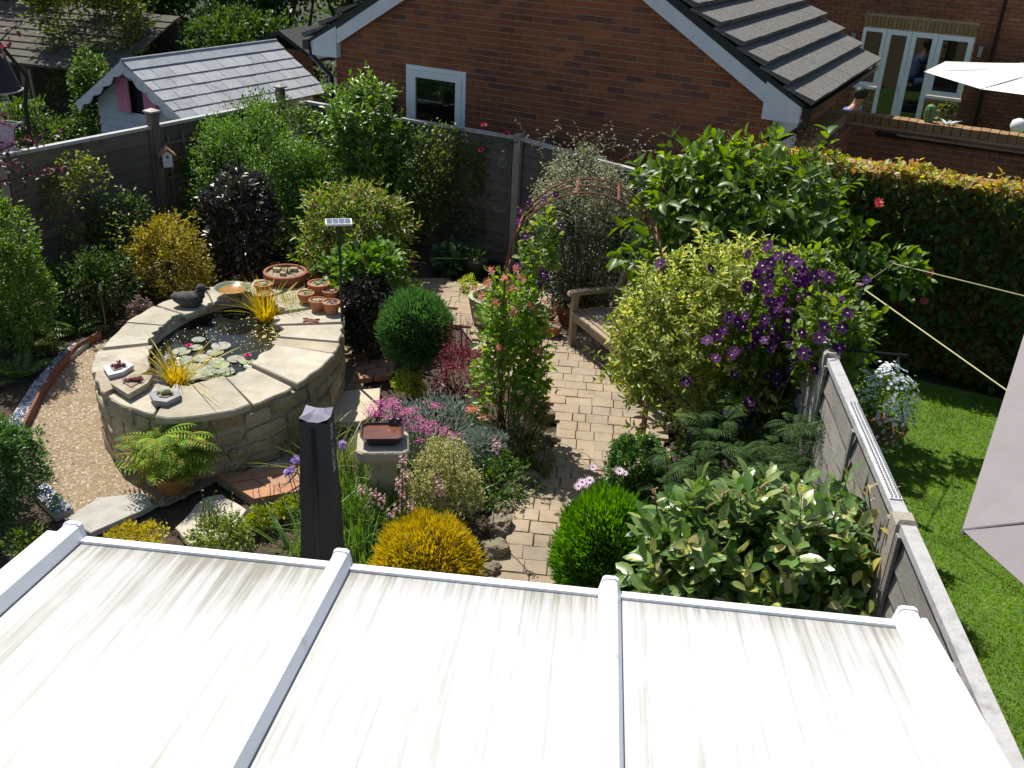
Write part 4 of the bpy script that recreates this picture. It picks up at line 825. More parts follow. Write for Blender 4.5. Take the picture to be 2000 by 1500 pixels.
# ---- bench
BO = np.array([-.2, 9.40, 0]); ax = nrm(np.array([.50, -.86, 0])); bd = np.array([-ax[1], ax[0], 0])         # ax along the seat, bd towards the back
BF = Fr(BO, ax, bd); bn = thing('garden_bench', 'slatted teak garden bench half hidden by the variegated shrub', 'bench', BO); BL = 1.35; BD = .52
for u in (0, BL-.06):
    mb = MB(); mb.corners([BF.p(u+a, b+.0, 0) for a, b in ((0, 0), (.06, 0), (.06, .06), (0, .06))]+[BF.p(u+a, b, .60) for a, b in ((0, 0), (.06, 0), (.06, .06), (0, .06))]); part('front_leg', mb, TEAK, bn)
    mb = MB(); mb.corners([BF.p(u+a, BD-.06+b, 0) for a, b in ((0, 0), (.06, 0), (.06, .06), (0, .06))]+[BF.p(u+a, BD-.06+b, .42) for a, b in ((0, 0), (.06, 0), (.06, .06), (0, .06))])
    mb.corners([BF.p(u+a, BD-.06+b, .42) for a, b in ((0, 0), (.06, 0), (.06, .06), (0, .06))]+[BF.p(u+a, BD+.08+b, .92) for a, b in ((0, 0), (.06, 0), (.06, .04), (0, .04))]); part('back_leg', mb, TEAK, bn)
    mb = MB(); P = [(-.05, .605), (-.045, .63), (-.02, .645), (.1, .65), (BD+.0, .635), (BD, .602)]; k = len(P)
    mb.add([BF.p(u-.008+a, b, z) for a in (0, .076) for b, z in P], [tuple(range(k)), tuple(range(2*k-1, k-1, -1))]+[(j, k+j, k+(j+1) % k, (j+1) % k) for j in range(k)]); part('arm', mb, TEAK, bn)
    mb = MB(); mb.box(BF, (u+.01, u+.05), (.062, BD-.062), (.34, .40)); part('side_rail', mb, TEAK, bn)
mb = MB(); mb.box(BF, (.062, BL-.062), (.01, .04), (.33, .405)); part('front_rail', mb, TEAK, bn)
for i in range(7): mb = MB(); b0 = .0+i*.068; mb.box(BF, (.002 if 0 < i < 6 else .062, BL-.002 if 0 < i < 6 else BL-.062), (b0-.004, b0+.05), (.408, .430)); part('seat_slat', mb, TEAK, bn)
bk = lambda z: BD-.03+(z-.42)*.28
mb = MB(); mb.corners([BF.p(u, bk(z)+w_, z) for z in (.84, .91) for u, w_ in ((.062, 0), (BL-.062, 0), (BL-.062, .03), (.062, .03))]); part('top_rail', mb, TEAK, bn)
mb = MB(); mb.corners([BF.p(u, bk(z)+w_, z) for z in (.48, .53) for u, w_ in ((.062, 0), (BL-.062, 0), (BL-.062, .03), (.062, .03))]); part('lower_rail', mb, TEAK, bn)
for i in range(12): u0 = .10+i*(BL-.24)/11; mb = MB(); mb.corners([BF.p(u, bk(z)+w_, z) for z in (.53, .84) for u, w_ in ((u0, .006), (u0+.04, .006), (u0+.04, .022), (u0, .022))]); part('back_slat', mb, TEAK, bn)
# ---- pots by the bench, stone planter
pot('clay bowl of pebbles and succulents beside the arch', 1056, 638, 0, .155, .17, TERRA, 'g', 41)
pot('small clay pot in front, left of the bench leg', 1077, 662, 0, .098, .16, TERRA, 'g', 42)
pot('clay pot with red leaves tucked behind the climber', 1047, 660, 0, .085, .12, TERRA, 'r', 43)
pot('tall clay pot close beside the bench front leg', 1110, 640, 0, .14, .27, TERRAD, 'g', 44)
pot('pale clay pot behind the bowl of pebbles', 1092, 612, 0, .12, .2, surf('pale_clay', [(.36, .28, .22), (.46, .38, .30)], .9, 8), 'g', 45)
pot('dark bowl pot with a spiky plant by the back fence', 928, 535, 0, .17, .2, flat('dark_pot', (.035, .035, .035)), None, 46)
c = np.array([*G(985, 590, .3)[:2], 0]); tr = thing('stone_trough', 'curved pale stone trough planted with colourful flowers behind the arch', 'trough', c)
mb = MB(); P = [(.30, 0), (.36, .1), (.40, .3), (.41, .36), (.36, .365), (.34, .30)]; mb.lathe(c, P, 26, 0, .95, .72); part('trough', mb, BST, tr)
mb = MB(); mb.lathe(c, [(.34, .29), (.34, .305), (.1, .32)], 20, 0, .95, .72); part('soil', mb, SOIL, tr); TROUGH = c
# ---- rusty arch
AR = thing('garden_arch', 'rusty metal rose arch over the paved path', 'arch', (-.03, 7.42, 0)); xl, xr, zsp = -.68, .54, 1.58; rc = (xr-xl)/2
for Y_, lab in ((7.22, 0), (7.42, 1), (7.62, 2)):
    pts = [(xl, Y_, 0), (xl, Y_, .8), (xl, Y_, zsp)]+[((xl+xr)/2-rc*cos(pi*k/18), Y_, zsp+(rc*1.12)*sin(pi*k/18)) for k in range(1, 18)]+[(xr, Y_, zsp), (xr, Y_, .8), (xr, Y_, 0)]
    mb = MB(); mb.tube(pts, .0085, 6); part('hoop', mb, RUST, AR)
for k in (3, 8, 11, 15):
    x, z = (xl+xr)/2-rc*cos(pi*k/18), zsp+(rc*1.12)*sin(pi*k/18); mb = MB(); mb.tube([(x, 7.2, z), (x, 7.64, z)], .008, 6); part('crossbar', mb, RUST, AR)
for z in (.4, .8, 1.2, 1.55):
    for x in (xl, xr): mb = MB(); mb.tube([(x, 7.2, z), (x, 7.64, z)], .007, 6); part('crossbar', mb, RUST, AR)
# ---- glass bulbs
m, nt, p = newmat('clear_glass'); p.inputs['Base Color'].default_value = (.95, .98, .96, 1); p.inputs['Transmission Weight'].default_value = 1; p.inputs['Roughness'].default_value = .02; p.inputs['IOR'].default_value = 1.3; GLASS = m
for lab, P, s in (('glass bulb hanging from the concrete fence post', AY(981, 318, 11.45), 1.0), ('glass bulb hanging under the rusty arch', AY(1061, 447, 7.42), .95)):
    t = thing('glass_bulb', lab, 'glass bulb', P, 'hanging glass bulbs'); R_ = .055*s
    mb = MB(); mb.lathe(P, [(.004, -R_)]+[(R_*cos(a), R_*sin(a)) for a in np.linspace(-1.3, 1.1, 9)]+[(R_*.4, R_*1.35), (R_*.38, R_*2.2), (R_*.46, R_*2.25)], 18); part('bulb', mb, GLASS, t, True)
    mb = MB(); mb.tube([P+(0, 0, R_*2.2), P+(0, 0, R_*3.4)], .003, 5); mb.tube([P+(0, 0, R_*2.2), P+(0, 0, R_*2.5)], .02, 8); part('hook', mb, flat('hook_wire', (.12, .11, .1), .4), t)
mb = MB(); P = AY(981, 318, 11.45); mb.tube([(BK[2][0]-.02, BK[2][1]-.05, P[2]+.20), P+(0, 0, .20), P+(0, 0, .18)], .006, 6); solo('bracket', mb, BLACK, 'thin black bracket reaching left from the concrete post', 'bracket', (BK[2][0], BK[2][1], P[2]+.2))
# ---- birdhouse
P = AY(329, 328, 10.78); bh = thing('birdhouse', 'small birdhouse with white front and red brown roof on the timber post', 'birdhouse', P); f = Fr(P, (.86, .51, 0))
mb = MB(); pr = [(-.065, 0), (.065, 0), (.065, .15), (0, .215), (-.065, .15)]; mb.add([f.p(a, b, z) for b in (.0, .12) for a, z in pr], [(0, 1, 2, 3, 4), (9, 8, 7, 6, 5)]+[(i, 5+i, 5+(i+1) % 5, (i+1) % 5) for i in range(5)]); part('box', mb, flat('birdhouse_red', (.13, .05, .04), .7), bh)
mb = MB(); pr = [(-.052, .01), (.052, .01), (.052, .148), (0, .195), (-.052, .148)]; mb.add([f.p(a, b, z) for b in (-.008, -.001) for a, z in pr], [(0, 1, 2, 3, 4)]+[(i, 5+i, 5+(i+1) % 5, (i+1) % 5) for i in range(5)]); part('front', mb, flat('birdhouse_white', (.62, .60, .58), .6), bh)
for s in (-1, 1):
    mb = MB(); mb.add([f.p(0, b, .235-k) for b in (-.03, .14) for k in (0, .02)]+[f.p(s*.095, b, .143-k) for b in (-.03, .14) for k in (0, .02)], [(0, 4, 6, 2), (1, 3, 7, 5), (0, 1, 5, 4), (2, 6, 7, 3), (4, 5, 7, 6)]); part('roof_board', mb, flat('birdhouse_roof', (.30, .16, .10), .7), bh)
for z, r in ((.125, .017), (.065, .006)): mb = MB(); mb.tube([f.p(0, -.0095, z), f.p(0, -.004, z)], r, 12); part('hole_dark_disc', mb, BLACK, bh)  # black discs stand in for the dark inside of the box
mb = MB(); q = np.array([*LPs[2], 1.79]); mb.tube([q+(.06, -.02, 0), f.p(0, .05, .225)], .003, 5); part('hanging_wire', mb, flat('hook_wire', ()), bh)
# ---- playhouse
PH = np.array([-5.87, 11.99, 0]); pe = hdir(-66); pr_ = hdir(30); PF = Fr(PH, -pe, pr_); pz, psl, phw, pln = 2.16, .69, .86, 2.5
ph = thing('playhouse', 'pale blue wooden playhouse with pink shutters and slate roof', 'playhouse', PH); BLU = surf('playhouse_blue', [(.40, .48, .52), (.48, .56, .60)], .7, 6, 6, .15, 40)
zb = .9
for i in range(13):
    za, zt = zb+i*.1, zb+(i+1)*.1-.004; hw = min(.70, (pz-.06-za)/psl); hw2 = min(.70, (pz-.06-zt)/psl)
    if hw2 < .02: break
    for a, b in (((-hw, -hw2), (-.20, -.20)), ((.20, .20), (hw, hw2))) if 1.48 <= za < 1.88 and hw > .25 else (((-hw, -hw2), (hw, hw2)),):
        mb = MB(); mb.add([PF.p(a[0], .085, za), PF.p(b[0], .085, za), PF.p(b[1], .112, zt), PF.p(a[1], .112, zt), PF.p(a[0], .13, za), PF.p(b[0], .13, za), PF.p(b[1], .13, zt), PF.p(a[1], .13, zt)], [(0, 1, 2, 3), (7, 6, 5, 4), (0, 4, 5, 1), (3, 2, 6, 7), (0, 3, 7, 4), (1, 5, 6, 2)]); part('board', mb, BLU, ph)
mb = MB(); mb.box(PF, (-.70, -.66), (.132, pln-.1), (0, 1.55)); mb.box(PF, (.66, .70), (.132, pln-.1), (0, 1.55)); mb.box(PF, (-.70, .70), (pln-.1, pln-.06), (0, 1.5)); part('side_wall', mb, BLU, ph)
for u in (-.66, .6): mb = MB(); mb.box(PF, (u, u+.07), (.06, .13), (0, .9)); part('leg', mb, flat('playhouse_white', (.6, .62, .64)), ph)
mb = MB(); mb.box(PF, (-.66, .66), (.15, 1.4), (.86, .9)); part('floor', mb, TEAK, ph)
mb = MB(); mb.box(PF, (-.2, .2), (.14, .15), (1.45, 1.9)); part('window_dark_sheet', mb, flat('dark_room', (.006, .006, .006)), ph)  # black sheet painted in for the unlit room behind the window
for s, u in ((-1, -.31), (1, .07+.05)):
    sh = MB(); sh.box(PF, (u, u+.2), (.055, .075), (1.50, 1.93 if s < 0 else 1.84)); so2 = part('shutter', sh, flat('shutter_pink', (.55, .22, .32), .6), ph)
    for k in range(6): mb = MB(); mb.box(PF, (u+.02, u+.18), (.048, .056), (1.52+k*.055, 1.52+k*.055+.042)); part('louvre', mb, flat('shutter_pink', ()), so2)
roofp = MB(); sls = sqrt(1+psl*psl)
def pslope(s): f = Fr(PF.p(0, 0, pz), PF.ey); dn = nrm(PF.ex*s+np.array([0, 0, -psl])); f.ey = dn; f.ez = np.cross(f.ex, dn); f.ez = f.ez if f.ez[2] > 0 else -f.ez; return f
for s in (-1, 1): roofp.box(pslope(s), (-.06, pln+.05), (0, phw*sls), (-.04, -.015))
ro = part('roof', roofp, flat('roof_felt', ()), ph); SLn = phw*sls
for s in (1, -1):
    f = pslope(s)
    for r in range(6):
        t = SLn+.02-r*.178; off = .13*(r % 2)
        for j in range(-1, 10):
            a = -.08+j*.27+off; b = min(a+.262, pln+.07); a = max(a, -.08)
            if b-a < .05 or t-.2 < .02: continue
            zt = random.uniform(-.002, .002); mb = MB(); mb.corners([f.p(a, t-.21, -.012), f.p(b, t-.21, -.012), f.p(b, t, .0), f.p(a, t, .0), f.p(a, t-.21, -.004), f.p(b, t-.21, -.004), f.p(b, t+random.uniform(-.004, .004), .010+zt), f.p(a, t, .010+zt)]); part('slate', mb, SLATE, ro)
    mb = MB(); mb.box(f, (-.085, pln+.075), (-.004, .16), (.006, .012)); part('lead_flashing', mb, surf('lead', [(.30, .31, .33), (.40, .41, .43)], .35, 6, 5, .2, 20, spec=.7), ro)
    mb = MB(); V = []; n = 40; L0 = SLn+.01
    for k in range(n+1):
        t = k/n*L0; sc_ = .075+.045*abs(sin(t/L0*pi*4.5)); V += [f.p(-.10, t, -.005), f.p(-.10, t, -.005-sc_), f.p(-.085, t, -.005), f.p(-.085, t, -.005-sc_)]
    mb.add(V, [q for k in range(n) for q in ((4*k, 4*k+1, 4*k+5, 4*k+4), (4*k+2, 4*k+6, 4*k+7, 4*k+3), (4*k+1, 4*k+3, 4*k+7, 4*k+5))]); part('scalloped_bargeboard', mb, flat('playhouse_white', ()), ro)
mb = MB(); mb.tube([PF.p(0, -.09, pz+.012), PF.p(0, pln+.08, pz+.012)], .02, 8); part('ridge', mb, surf('lead', []), ro)
# ---- open timber shed far left
SH = np.array([-8.3, 14.2, 0]); sh = thing('open_shed', 'open fronted timber shed with mossy boarded roof behind the left fence', 'shed', SH); SF = Fr(SH, nrm(np.array([.985, -.17, 0])))
MOSS = surf('mossy_boards', [(.05, .045, .035), (.11, .10, .08), (.07, .06, .04)], .95, 5, 8, .5, 30, stain=((.10, .10, .03), 3., (1, 1, 1), .56))
for i in range(9):
    mb = MB(); w0 = i*.2; mb.corners([SF.p(u, w_, 1.62+.33*w_+dz) for u, w_, dz in ((-2.2, w0-.05, .0), (1.25, w0-.05, .0), (1.25, w0+.2, -.01), (-2.2, w0+.2, -.01))]+[SF.p(u, w_, 1.62+.33*w_+dz) for u, w_, dz in ((-2.2, w0-.05, .035), (1.25, w0-.05, .035), (1.25, w0+.2, .01), (-2.2, w0+.2, .01))]); part('roof_board', mb, MOSS, sh)
for u in (-2.0, -.35, 1.1): mb = MB(); mb.box(SF, (u-.06, u+.06), (.05, .17), (0, 1.6)); part('post', mb, POSTW, sh)
mb = MB(); mb.box(SF, (-2.2, 1.2), (1.75, 1.8), (0, 2.15)); mb.box(SF, (1.15, 1.2), (.2, 1.74), (0, 1.7)); part('back_wall', mb, flat('dark_boards', (.03, .024, .018), .9), sh)
mb = MB(); mb.tube([SF.p(-.12, .0, 0), SF.p(-.22, .02, 1.55)], .016, 6); solo('bamboo_cane', mb, TEAK, 'thin pale pole leaning in the open shed front', 'pole', SF.p(-.12, 0, 0))
c = AY(575, 120, 15.5); f = Fr((c[0], c[1], 0), -gd1, gd2); sb = thing('brown_shed', 'orange brown timber shed glimpsed left of the garage', 'shed', f.o)
for k in range(14): mb = MB(); mb.box(f, (-.75, .35), (-.012 if k % 2 else 0, .02), (.2+k*.12, .2+k*.12+.116)); part('board', mb, surf('cedar', [(.16, .06, .02), (.24, .10, .035)], .8, 4, 6, .3, 20, (1, 1, 6)), sb)
mb = MB(); mb.add([f.p(u, w_, z) for w_ in (-.1, 1.5) for u, z in ((-.95, 1.8), (-.2, 2.15), (.5, 1.8), (.5, 1.75), (-.2, 2.08), (-.95, 1.75))], [(5, 4, 3, 2, 1, 0), (6, 7, 8, 9, 10, 11)]+[(i, (i+1) % 6, 6+(i+1) % 6, 6+i) for i in range(6)]); part('roof', mb, flat('roof_felt', ()), sb)
# ---- things behind the left fence: airer, towel, hanging black cone
c = AY(30, 246, 9.6); ai = thing('clothes_airer', 'grey arm of a rotary clothes airer above the left fence', 'airer', (c[0]-.5, c[1]+.05, 0)); z = c[2]
mb = MB(); mb.tube([(c[0]-.5, c[1]+.05, 0), (c[0]-.5, c[1]+.05, z+.2)], .02, 8); part('pole', mb, flat('airer_grey', (.35, .36, .38), .4), ai)
mb = MB(); mb.tube([(c[0]-.5, c[1]+.05, z-.15), (c[0]+.10, c[1]-.02, z+.05)], .013, 6); mb.tube([(c[0]-.5, c[1]+.05, z-.3), (c[0]+.02, c[1], z+.01)], .008, 6); part('arm', mb, flat('airer_grey', ()), ai)
mb = MB(); mb.tube([(c[0]-.5, c[1]+.05, z+.04), (c[0]+.10, c[1]-.02, z+.05)], .003, 5); part('line', mb, flat('line_white', (.6, .6, .6)), ai)
m, nt, p = newmat('towel'); L = nt.links.new; tc = nn(nt, 'ShaderNodeTexCoord'); n1 = nn(nt, 'ShaderNodeTexNoise', i={'Scale': 14., 'Detail': 1.}); L(tc.outputs['Object'], n1.inputs['Vector']); rr = ramp(nt, [(.62, .60, .58), (.60, .52, .56), (.50, .12, .36), (.42, .06, .30)], n1.outputs[0]); L(rr.outputs[0], p.inputs['Base Color']); p.inputs['Roughness'].default_value = .9
mb = MB(); n = 14; T0 = np.array([c[0]-.33, c[1]+.0, z+.035]); V = []
for j in range(7):
    for i in range(n): V.append(T0+np.array([i*.025, .016*sin(i*.9+j*.3)*(j/6)-.003*i, -j*.075]))
mb.add(V, [(j*n+i, j*n+i+1, (j+1)*n+i+1, (j+1)*n+i) for j in range(6) for i in range(n-1)]); tw = solo('towel', mb, m, 'pink and white patterned cloth hanging at the left edge', 'cloth', T0); md = tw.modifiers.new('thick', 'SOLIDIFY'); md.thickness = .005
c = AY(-18, 175, 10.2); hb_ = thing('hanging_cone', 'dark grey fabric cone with pale rim hanging at the left edge', 'hanging seat', (c[0], c[1], 0)); V = []; mb = MB(); n = 28
prof = [(.31, 0), (.30, .02), (.27, .12), (.22, .28), (.17, .42), (.11, .56), (.05, .66)]
for r, z_ in prof: V += [(c[0]+r*cos(2*pi*k/n), c[1]+r*sin(2*pi*k/n), c[2]+z_) for k in range(n)]
mb.add(V, [(i*n+k, i*n+(k+1) % n, (i+1)*n+(k+1) % n, (i+1)*n+k) for i in range(len(prof)-1) for k in range(n)]); q = part('fabric', mb, surf('black_mesh', [(.02, .02, .022), (.045, .045, .05)], .85, 60, 3, .2), hb_); md = q.modifiers.new('thick', 'SOLIDIFY'); md.thickness = .008
mb = MB(); mb.tube([(c[0]+.312*cos(2*pi*k/n), c[1]+.312*sin(2*pi*k/n), c[2]) for k in range(n+1)], .009, 6); part('rim', mb, flat('pale_rim', (.40, .40, .42)), hb_)
mb = MB(); mb.tube([(c[0]+.02, c[1]+.5, 0), (c[0]+.05, c[1]+.5, 1.8), (c[0]+.16, c[1]+.45, 2.15), (c[0]+.08, c[1]+.2, 2.5), (c[0], c[1], 2.45), (c[0], c[1], c[2]+.66)], .022, 8); part('pole', mb, BLACK, hb_)
# ---- neighbour's big parasol over the lawn
def octa(name, label, cat, rim, apex, valance, mat, polepos):
    t = thing(name, label, cat, polepos); n = len(rim); mb = MB()
    for i in range(n):
        a, b = np.array(rim[i]), np.array(rim[(i+1) % n]); V = []; k = 5
        for j in range(k+1):
            s_ = j/k; q0 = a+(np.array(apex)-a)*s_; q1 = b+(np.array(apex)-b)*s_; sag = -.07*sin(pi*s_)
            V += [q0+np.array([0, 0, sag*.4]), (q0+q1)/2+np.array([0, 0, sag]), q1+np.array([0, 0, sag*.4])]
        mb = MB(); mb.add(V, [(3*j+h, 3*j+h+1, 3*j+h+4, 3*j+h+3) for j in range(k) for h in (0, 1)]); o = part('canopy_panel', mb, mat, t); md = o.modifiers.new('thick', 'SOLIDIFY'); md.thickness = .004
        mb = MB(); mb.tube([a+(0, 0, -.012), np.array(apex)-(0, 0, .06)], .012, 6); part('rib', mb, flat('rib_grey', (.2, .2, .2), .4), t)
        mb = MB(); mb.tube([a+(0, 0, .004), a+(np.array(apex)-a)*.5+(0, 0, -.012), np.array(apex)+(0, 0, .004)], .006, 5); part('seam', mb, mat, t)
    mb = MB(); mb.tube([(polepos[0], polepos[1], 0), apex], .03, 10); part('pole', mb, flat('rib_grey', ()), t); return t
TAUPE = surf('taupe_canopy', [(.225, .20, .205), (.25, .222, .228)], .9, 4, 5, .25, 3, stain=((.16, .14, .135), 5., (1, 1, 1), .64), dist=.05); WHITEC = flat('white_canopy', (.80, .79, .76), .85)
Bc = np.array([*G(1879, 1036, 1.88)[:2], 1.88]); P = [Bc]; az = radians(24.6)
for k, s_ in enumerate((2.7, 1.3, 2.7, 1.3, 2.7, 1.3, 2.7)): P.append(P[-1]+np.array([sin(az), cos(az), 0])*s_); az += pi/4
ctr = np.mean(P, 0); octa('parasol', 'large taupe parasol canopy filling the right edge over the lawn', 'parasol', P, (ctr[0], ctr[1], 2.42), .1, TAUPE, (ctr[0], ctr[1], 0))
cc = np.array([6.95, 16.9]); P = [(cc[0]+1.95*cos(radians(175+45*k)), cc[1]+1.95*sin(radians(175+45*k)), 1.93) for k in range(8)]; octa('parasol', 'bright white open parasol in front of the far house', 'parasol', P, (cc[0], cc[1], 2.2), 0, WHITEC, (cc[0], cc[1], 0))
# washing line ropes
ROPE = flat('yellow_rope', (.62, .58, .30), .8)
def meet(p0, p1, x, y):                                            # height at which the sight plane of a rope crosses an upright at x, y
    n_ = np.cross(ray(*p0), ray(*p1)); return np.array([x, y, HCAM-(n_[0]*x+n_[1]*y)/n_[2]])
E1 = meet((1683, 562), (1965, 762), ctr[0], ctr[1]); E2 = meet((1745, 515), (2000, 578), 6.4, 7.3)
mb = MB(); mb.tube([(E2[0], E2[1], 0), (E2[0], E2[1], E2[2]+.05)], .03, 8); solo('line_post', mb, POSTW, 'dark post at the far right end of the thin rope', 'post', (E2[0], E2[1], 0))
for lab, a, b, s in (('pale yellow rope running down to the taupe parasol', AY(1683, 562, 7.4), E1, .0), ('thin pale rope stretched across the creeper wall', AY(1745, 515, 8.2), E2, .0)):
    mb = MB(); mb.tube([a+(b-a)*k/8+np.array([0, 0, -.05*sin(pi*k/8)*0]) for k in range(9)], .006, 6); solo('washing_line', mb, ROPE, lab, 'rope', a)
mb = MB(); q = AY(1683, 562, 7.4); mb.tube([(q[0]-.02, q[1], 0), (q[0]-.02, q[1], q[2]+.03)], .03, 8); mb.tube([(q[0]-.02, q[1], q[2]), AY(1745, 515, 8.2)], .006, 6); solo('line_post', mb, POSTW, 'dark post holding the ropes, buried in the purple clematis', 'post', (q[0]-.02, q[1], 0))
# ---- patio furniture, pots and person by the far house
def at(u, w_): return HW.p(u, w_, 0)
q = AY(1800, 205, 18.4); tb = thing('patio_table', 'dark round patio table in front of the french doors', 'table', (q[0], q[1], 0)); DK = flat('dark_rattan', (.018, .018, .02), .6)
mb = MB(); mb.lathe((q[0], q[1], 0), [(.5, .71), (.5, .74), (.3, .745)], 24); part('table_top', mb, DK, tb); mb = MB(); mb.tube([(q[0], q[1], 0), (q[0], q[1], .71)], .05, 8); part('leg', mb, DK, tb)
for i, (x, y_, Y_, lab) in enumerate(((1835, 205, 17.7, 'dark patio chair right of the french doors'), (1768, 205, 17.9, 'dark patio chair in front of the left french door'))):
    q = AY(x, y_, Y_); f = Fr((q[0], q[1], 0), -gd1); ch = thing('patio_chair', lab, 'chair', (q[0], q[1], 0), 'dark patio chairs')
    mb = MB(); mb.box(f, (-.26, .26), (-.26, .26), (.40, .45)); part('seat', mb, DK, ch); mb = MB(); mb.corners([f.p(a, b-(.08 if z > .6 else 0), z) for z in (.45, 1.05) for a, b in ((-.26, -.26), (.26, -.26), (.26, -.22), (-.26, -.22))]); part('backrest', mb, DK, ch)
    for a in (-.24, .24):
        for b in (-.24, .24): mb = MB(); mb.box(f, (a-.02, a+.02), (b-.02, b+.02), (0, .40)); part('leg', mb, DK, ch)
        mb = MB(); mb.box(f, (a-.03, a+.03), (-.22, .24), (.64, .67)); part('arm', mb, DK, ch)
q = LW.p(.98, .12, 1.74); ca = thing('cactus', 'ribbed green cactus standing behind the coping of the brick wall', 'cactus', q); mb = MB(); n = 20; V = []
for r, z_ in ((.05, 0), (.062, .06), (.062, .15), (.05, .20), (.02, .225)): V += [(q[0]+r*(1+.12*(k % 2))*cos(2*pi*k/n), q[1]+r*(1+.12*(k % 2))*sin(2*pi*k/n), q[2]+z_) for k in range(n)]
mb.add(V, [(i*n+k, i*n+(k+1) % n, (i+1)*n+(k+1) % n, (i+1)*n+k) for i in range(4) for k in range(n)]+[tuple(range(4*n, 5*n))]); part('body', mb, flat('cactus_green', (.09, .19, .06), .6), ca)
q = LW.p(1.22, .11, 1.74); ag = thing('agave', 'white leaved spiky plant lying along the wall coping', 'plant', q); V, F = blades(16, q, .03, .085, .035, .6, 1.2, 5); tris('leaves', V, F, flat('agave_white', (.62, .64, .62), .5, transl=.1), ag)
q = AY(1965, 232, 17.2); f = Fr((q[0], q[1], 0), -gd1); sbx = thing('storage_box', 'grey green garden storage box against the far house wall', 'storage box', f.o); BX = flat('box_green', (.09, .115, .115), .6)
mb = MB(); mb.box(f, (-.5, .9), (-.3, .3), (0, .95)); part('box', mb, BX, sbx); mb = MB(); mb.box(f, (-.53, .93), (-.33, .33), (.952, 1.02)); part('lid', mb, BX, sbx)
q = AY(1990, 243, 14.6); mb = MB(); mb.lathe((q[0], q[1], q[2]-.12), [(.02, 0), (.09, .03), (.11, .1), (.09, .17), (.03, .2)], 16); mb.tube([(q[0], q[1], 0), (q[0], q[1], q[2]-.1)], .02, 8); solo('white_globe', mb, flat('globe_white', (.75, .75, .75), .4), 'white rounded lamp globe on a stem above the brick wall at the right edge', 'lamp', (q[0], q[1], 0), smooth=True)
# person, seated low behind the brick wall
pb = AY(1660, 205, 17.4); pb[2] = .16; pe_ = thing('person', 'person in a blue top sitting by the far house, head bowed', 'person', pb); fz = Fr(pb, (.8, -.6, 0)); H3 = lambda u, w_, z: tuple(fz.p(u, w_, z)-pb)
V = [H3(0, 0, .48), H3(.02, 0, .68), H3(.05, 0, .9), H3(.08, 0, 1.06), H3(.11, 0, 1.15), H3(.15, 0, 1.27), H3(.17, 0, 1.35), H3(.07, -.17, 1.04), H3(.16, -.24, .80), H3(.34, -.14, .92), H3(.42, -.1, .98), H3(.07, .17, 1.04), H3(.18, .25, .82), H3(.36, .14, .92), H3(.44, .1, .98),
     H3(.08, -.1, .48), H3(.48, -.12, .52), H3(.50, -.12, .1), H3(.62, -.12, .05), H3(.08, .1, .48), H3(.48, .12, .52), H3(.50, .12, .1), H3(.62, .12, .05)]
E_ = [(0, 1), (1, 2), (2, 3), (3, 4), (4, 5), (5, 6), (3, 7), (7, 8), (8, 9), (9, 10), (3, 11), (11, 12), (12, 13), (13, 14), (0, 15), (15, 16), (16, 17), (17, 18), (0, 19), (19, 20), (20, 21), (21, 22)]
RR = [.15, .14, .15, .12, .055, .095, .06, .06, .045, .038, .04, .06, .045, .038, .04, .1, .07, .05, .04, .1, .07, .05, .04]
me = bpy.data.meshes.new('body'); me.from_pydata(V, E_, []); po = put('body', me, leafm('skin', [(.42, .22, .15), (.44, .24, .16)], .05, .5, .4), pe_); md = po.modifiers.new('skin', 'SKIN'); md.use_smooth_shade = True
for i, r in enumerate(RR): me.skin_vertices[0].data[i].radius = (r, r)
me.skin_vertices[0].data[0].use_root = True; md = po.modifiers.new('sub', 'SUBSURF'); md.levels = 2; md.render_levels = 2
def loft(pts, rads, n=12):
    mb = MB(); mb.tube([fz.p(*q) for q in pts], rads, n); return mb
part('top', loft([(0, 0, .46), (.02, 0, .68), (.05, 0, .9), (.075, 0, 1.03), (.09, 0, 1.09)], [.185, .175, .185, .165, .08], 14), flat('blue_cloth', (.10, .16, .42), .85), pe_, True)
for s in (-1, 1): part('sleeve', loft([(.06, s*.10, 1.03), (.075, s*.175, 1.03), (.12, s*.215, .92)], [.07, .078, .068], 10), flat('blue_cloth', ()), pe_, True); part('shorts_leg', loft([(.0, s*.1, .49), (.28, s*.11, .52), (.40, s*.12, .525)], [.13, .1, .09], 12), flat('blue_cloth', ()), pe_, True)
hm = MB(); hm.lathe(fz.p(.145, 0, 1.29), [(.07, -.05), (.10, -.01), (.112, .05), (.10, .10), (.06, .135), (.015, .145)], 14); part('hair', hm, flat('dark_hair', (.018, .012, .009), .6), pe_, True)
mb = MB(); mb.box(fz, (-.2, .3), (-.25, .25), (.30, .34))
for a in (-.18, .28):
    for b in (-.23, .23): mb.box(fz, (a-.02, a+.02), (b-.02, b+.02), (0, .30))
mb.box(fz, (-.3, .7), (-.4, .4), (-.16, -.002)); solo('stool', mb, DK, 'low dark stool on a block under the person in blue', 'stool', pb)
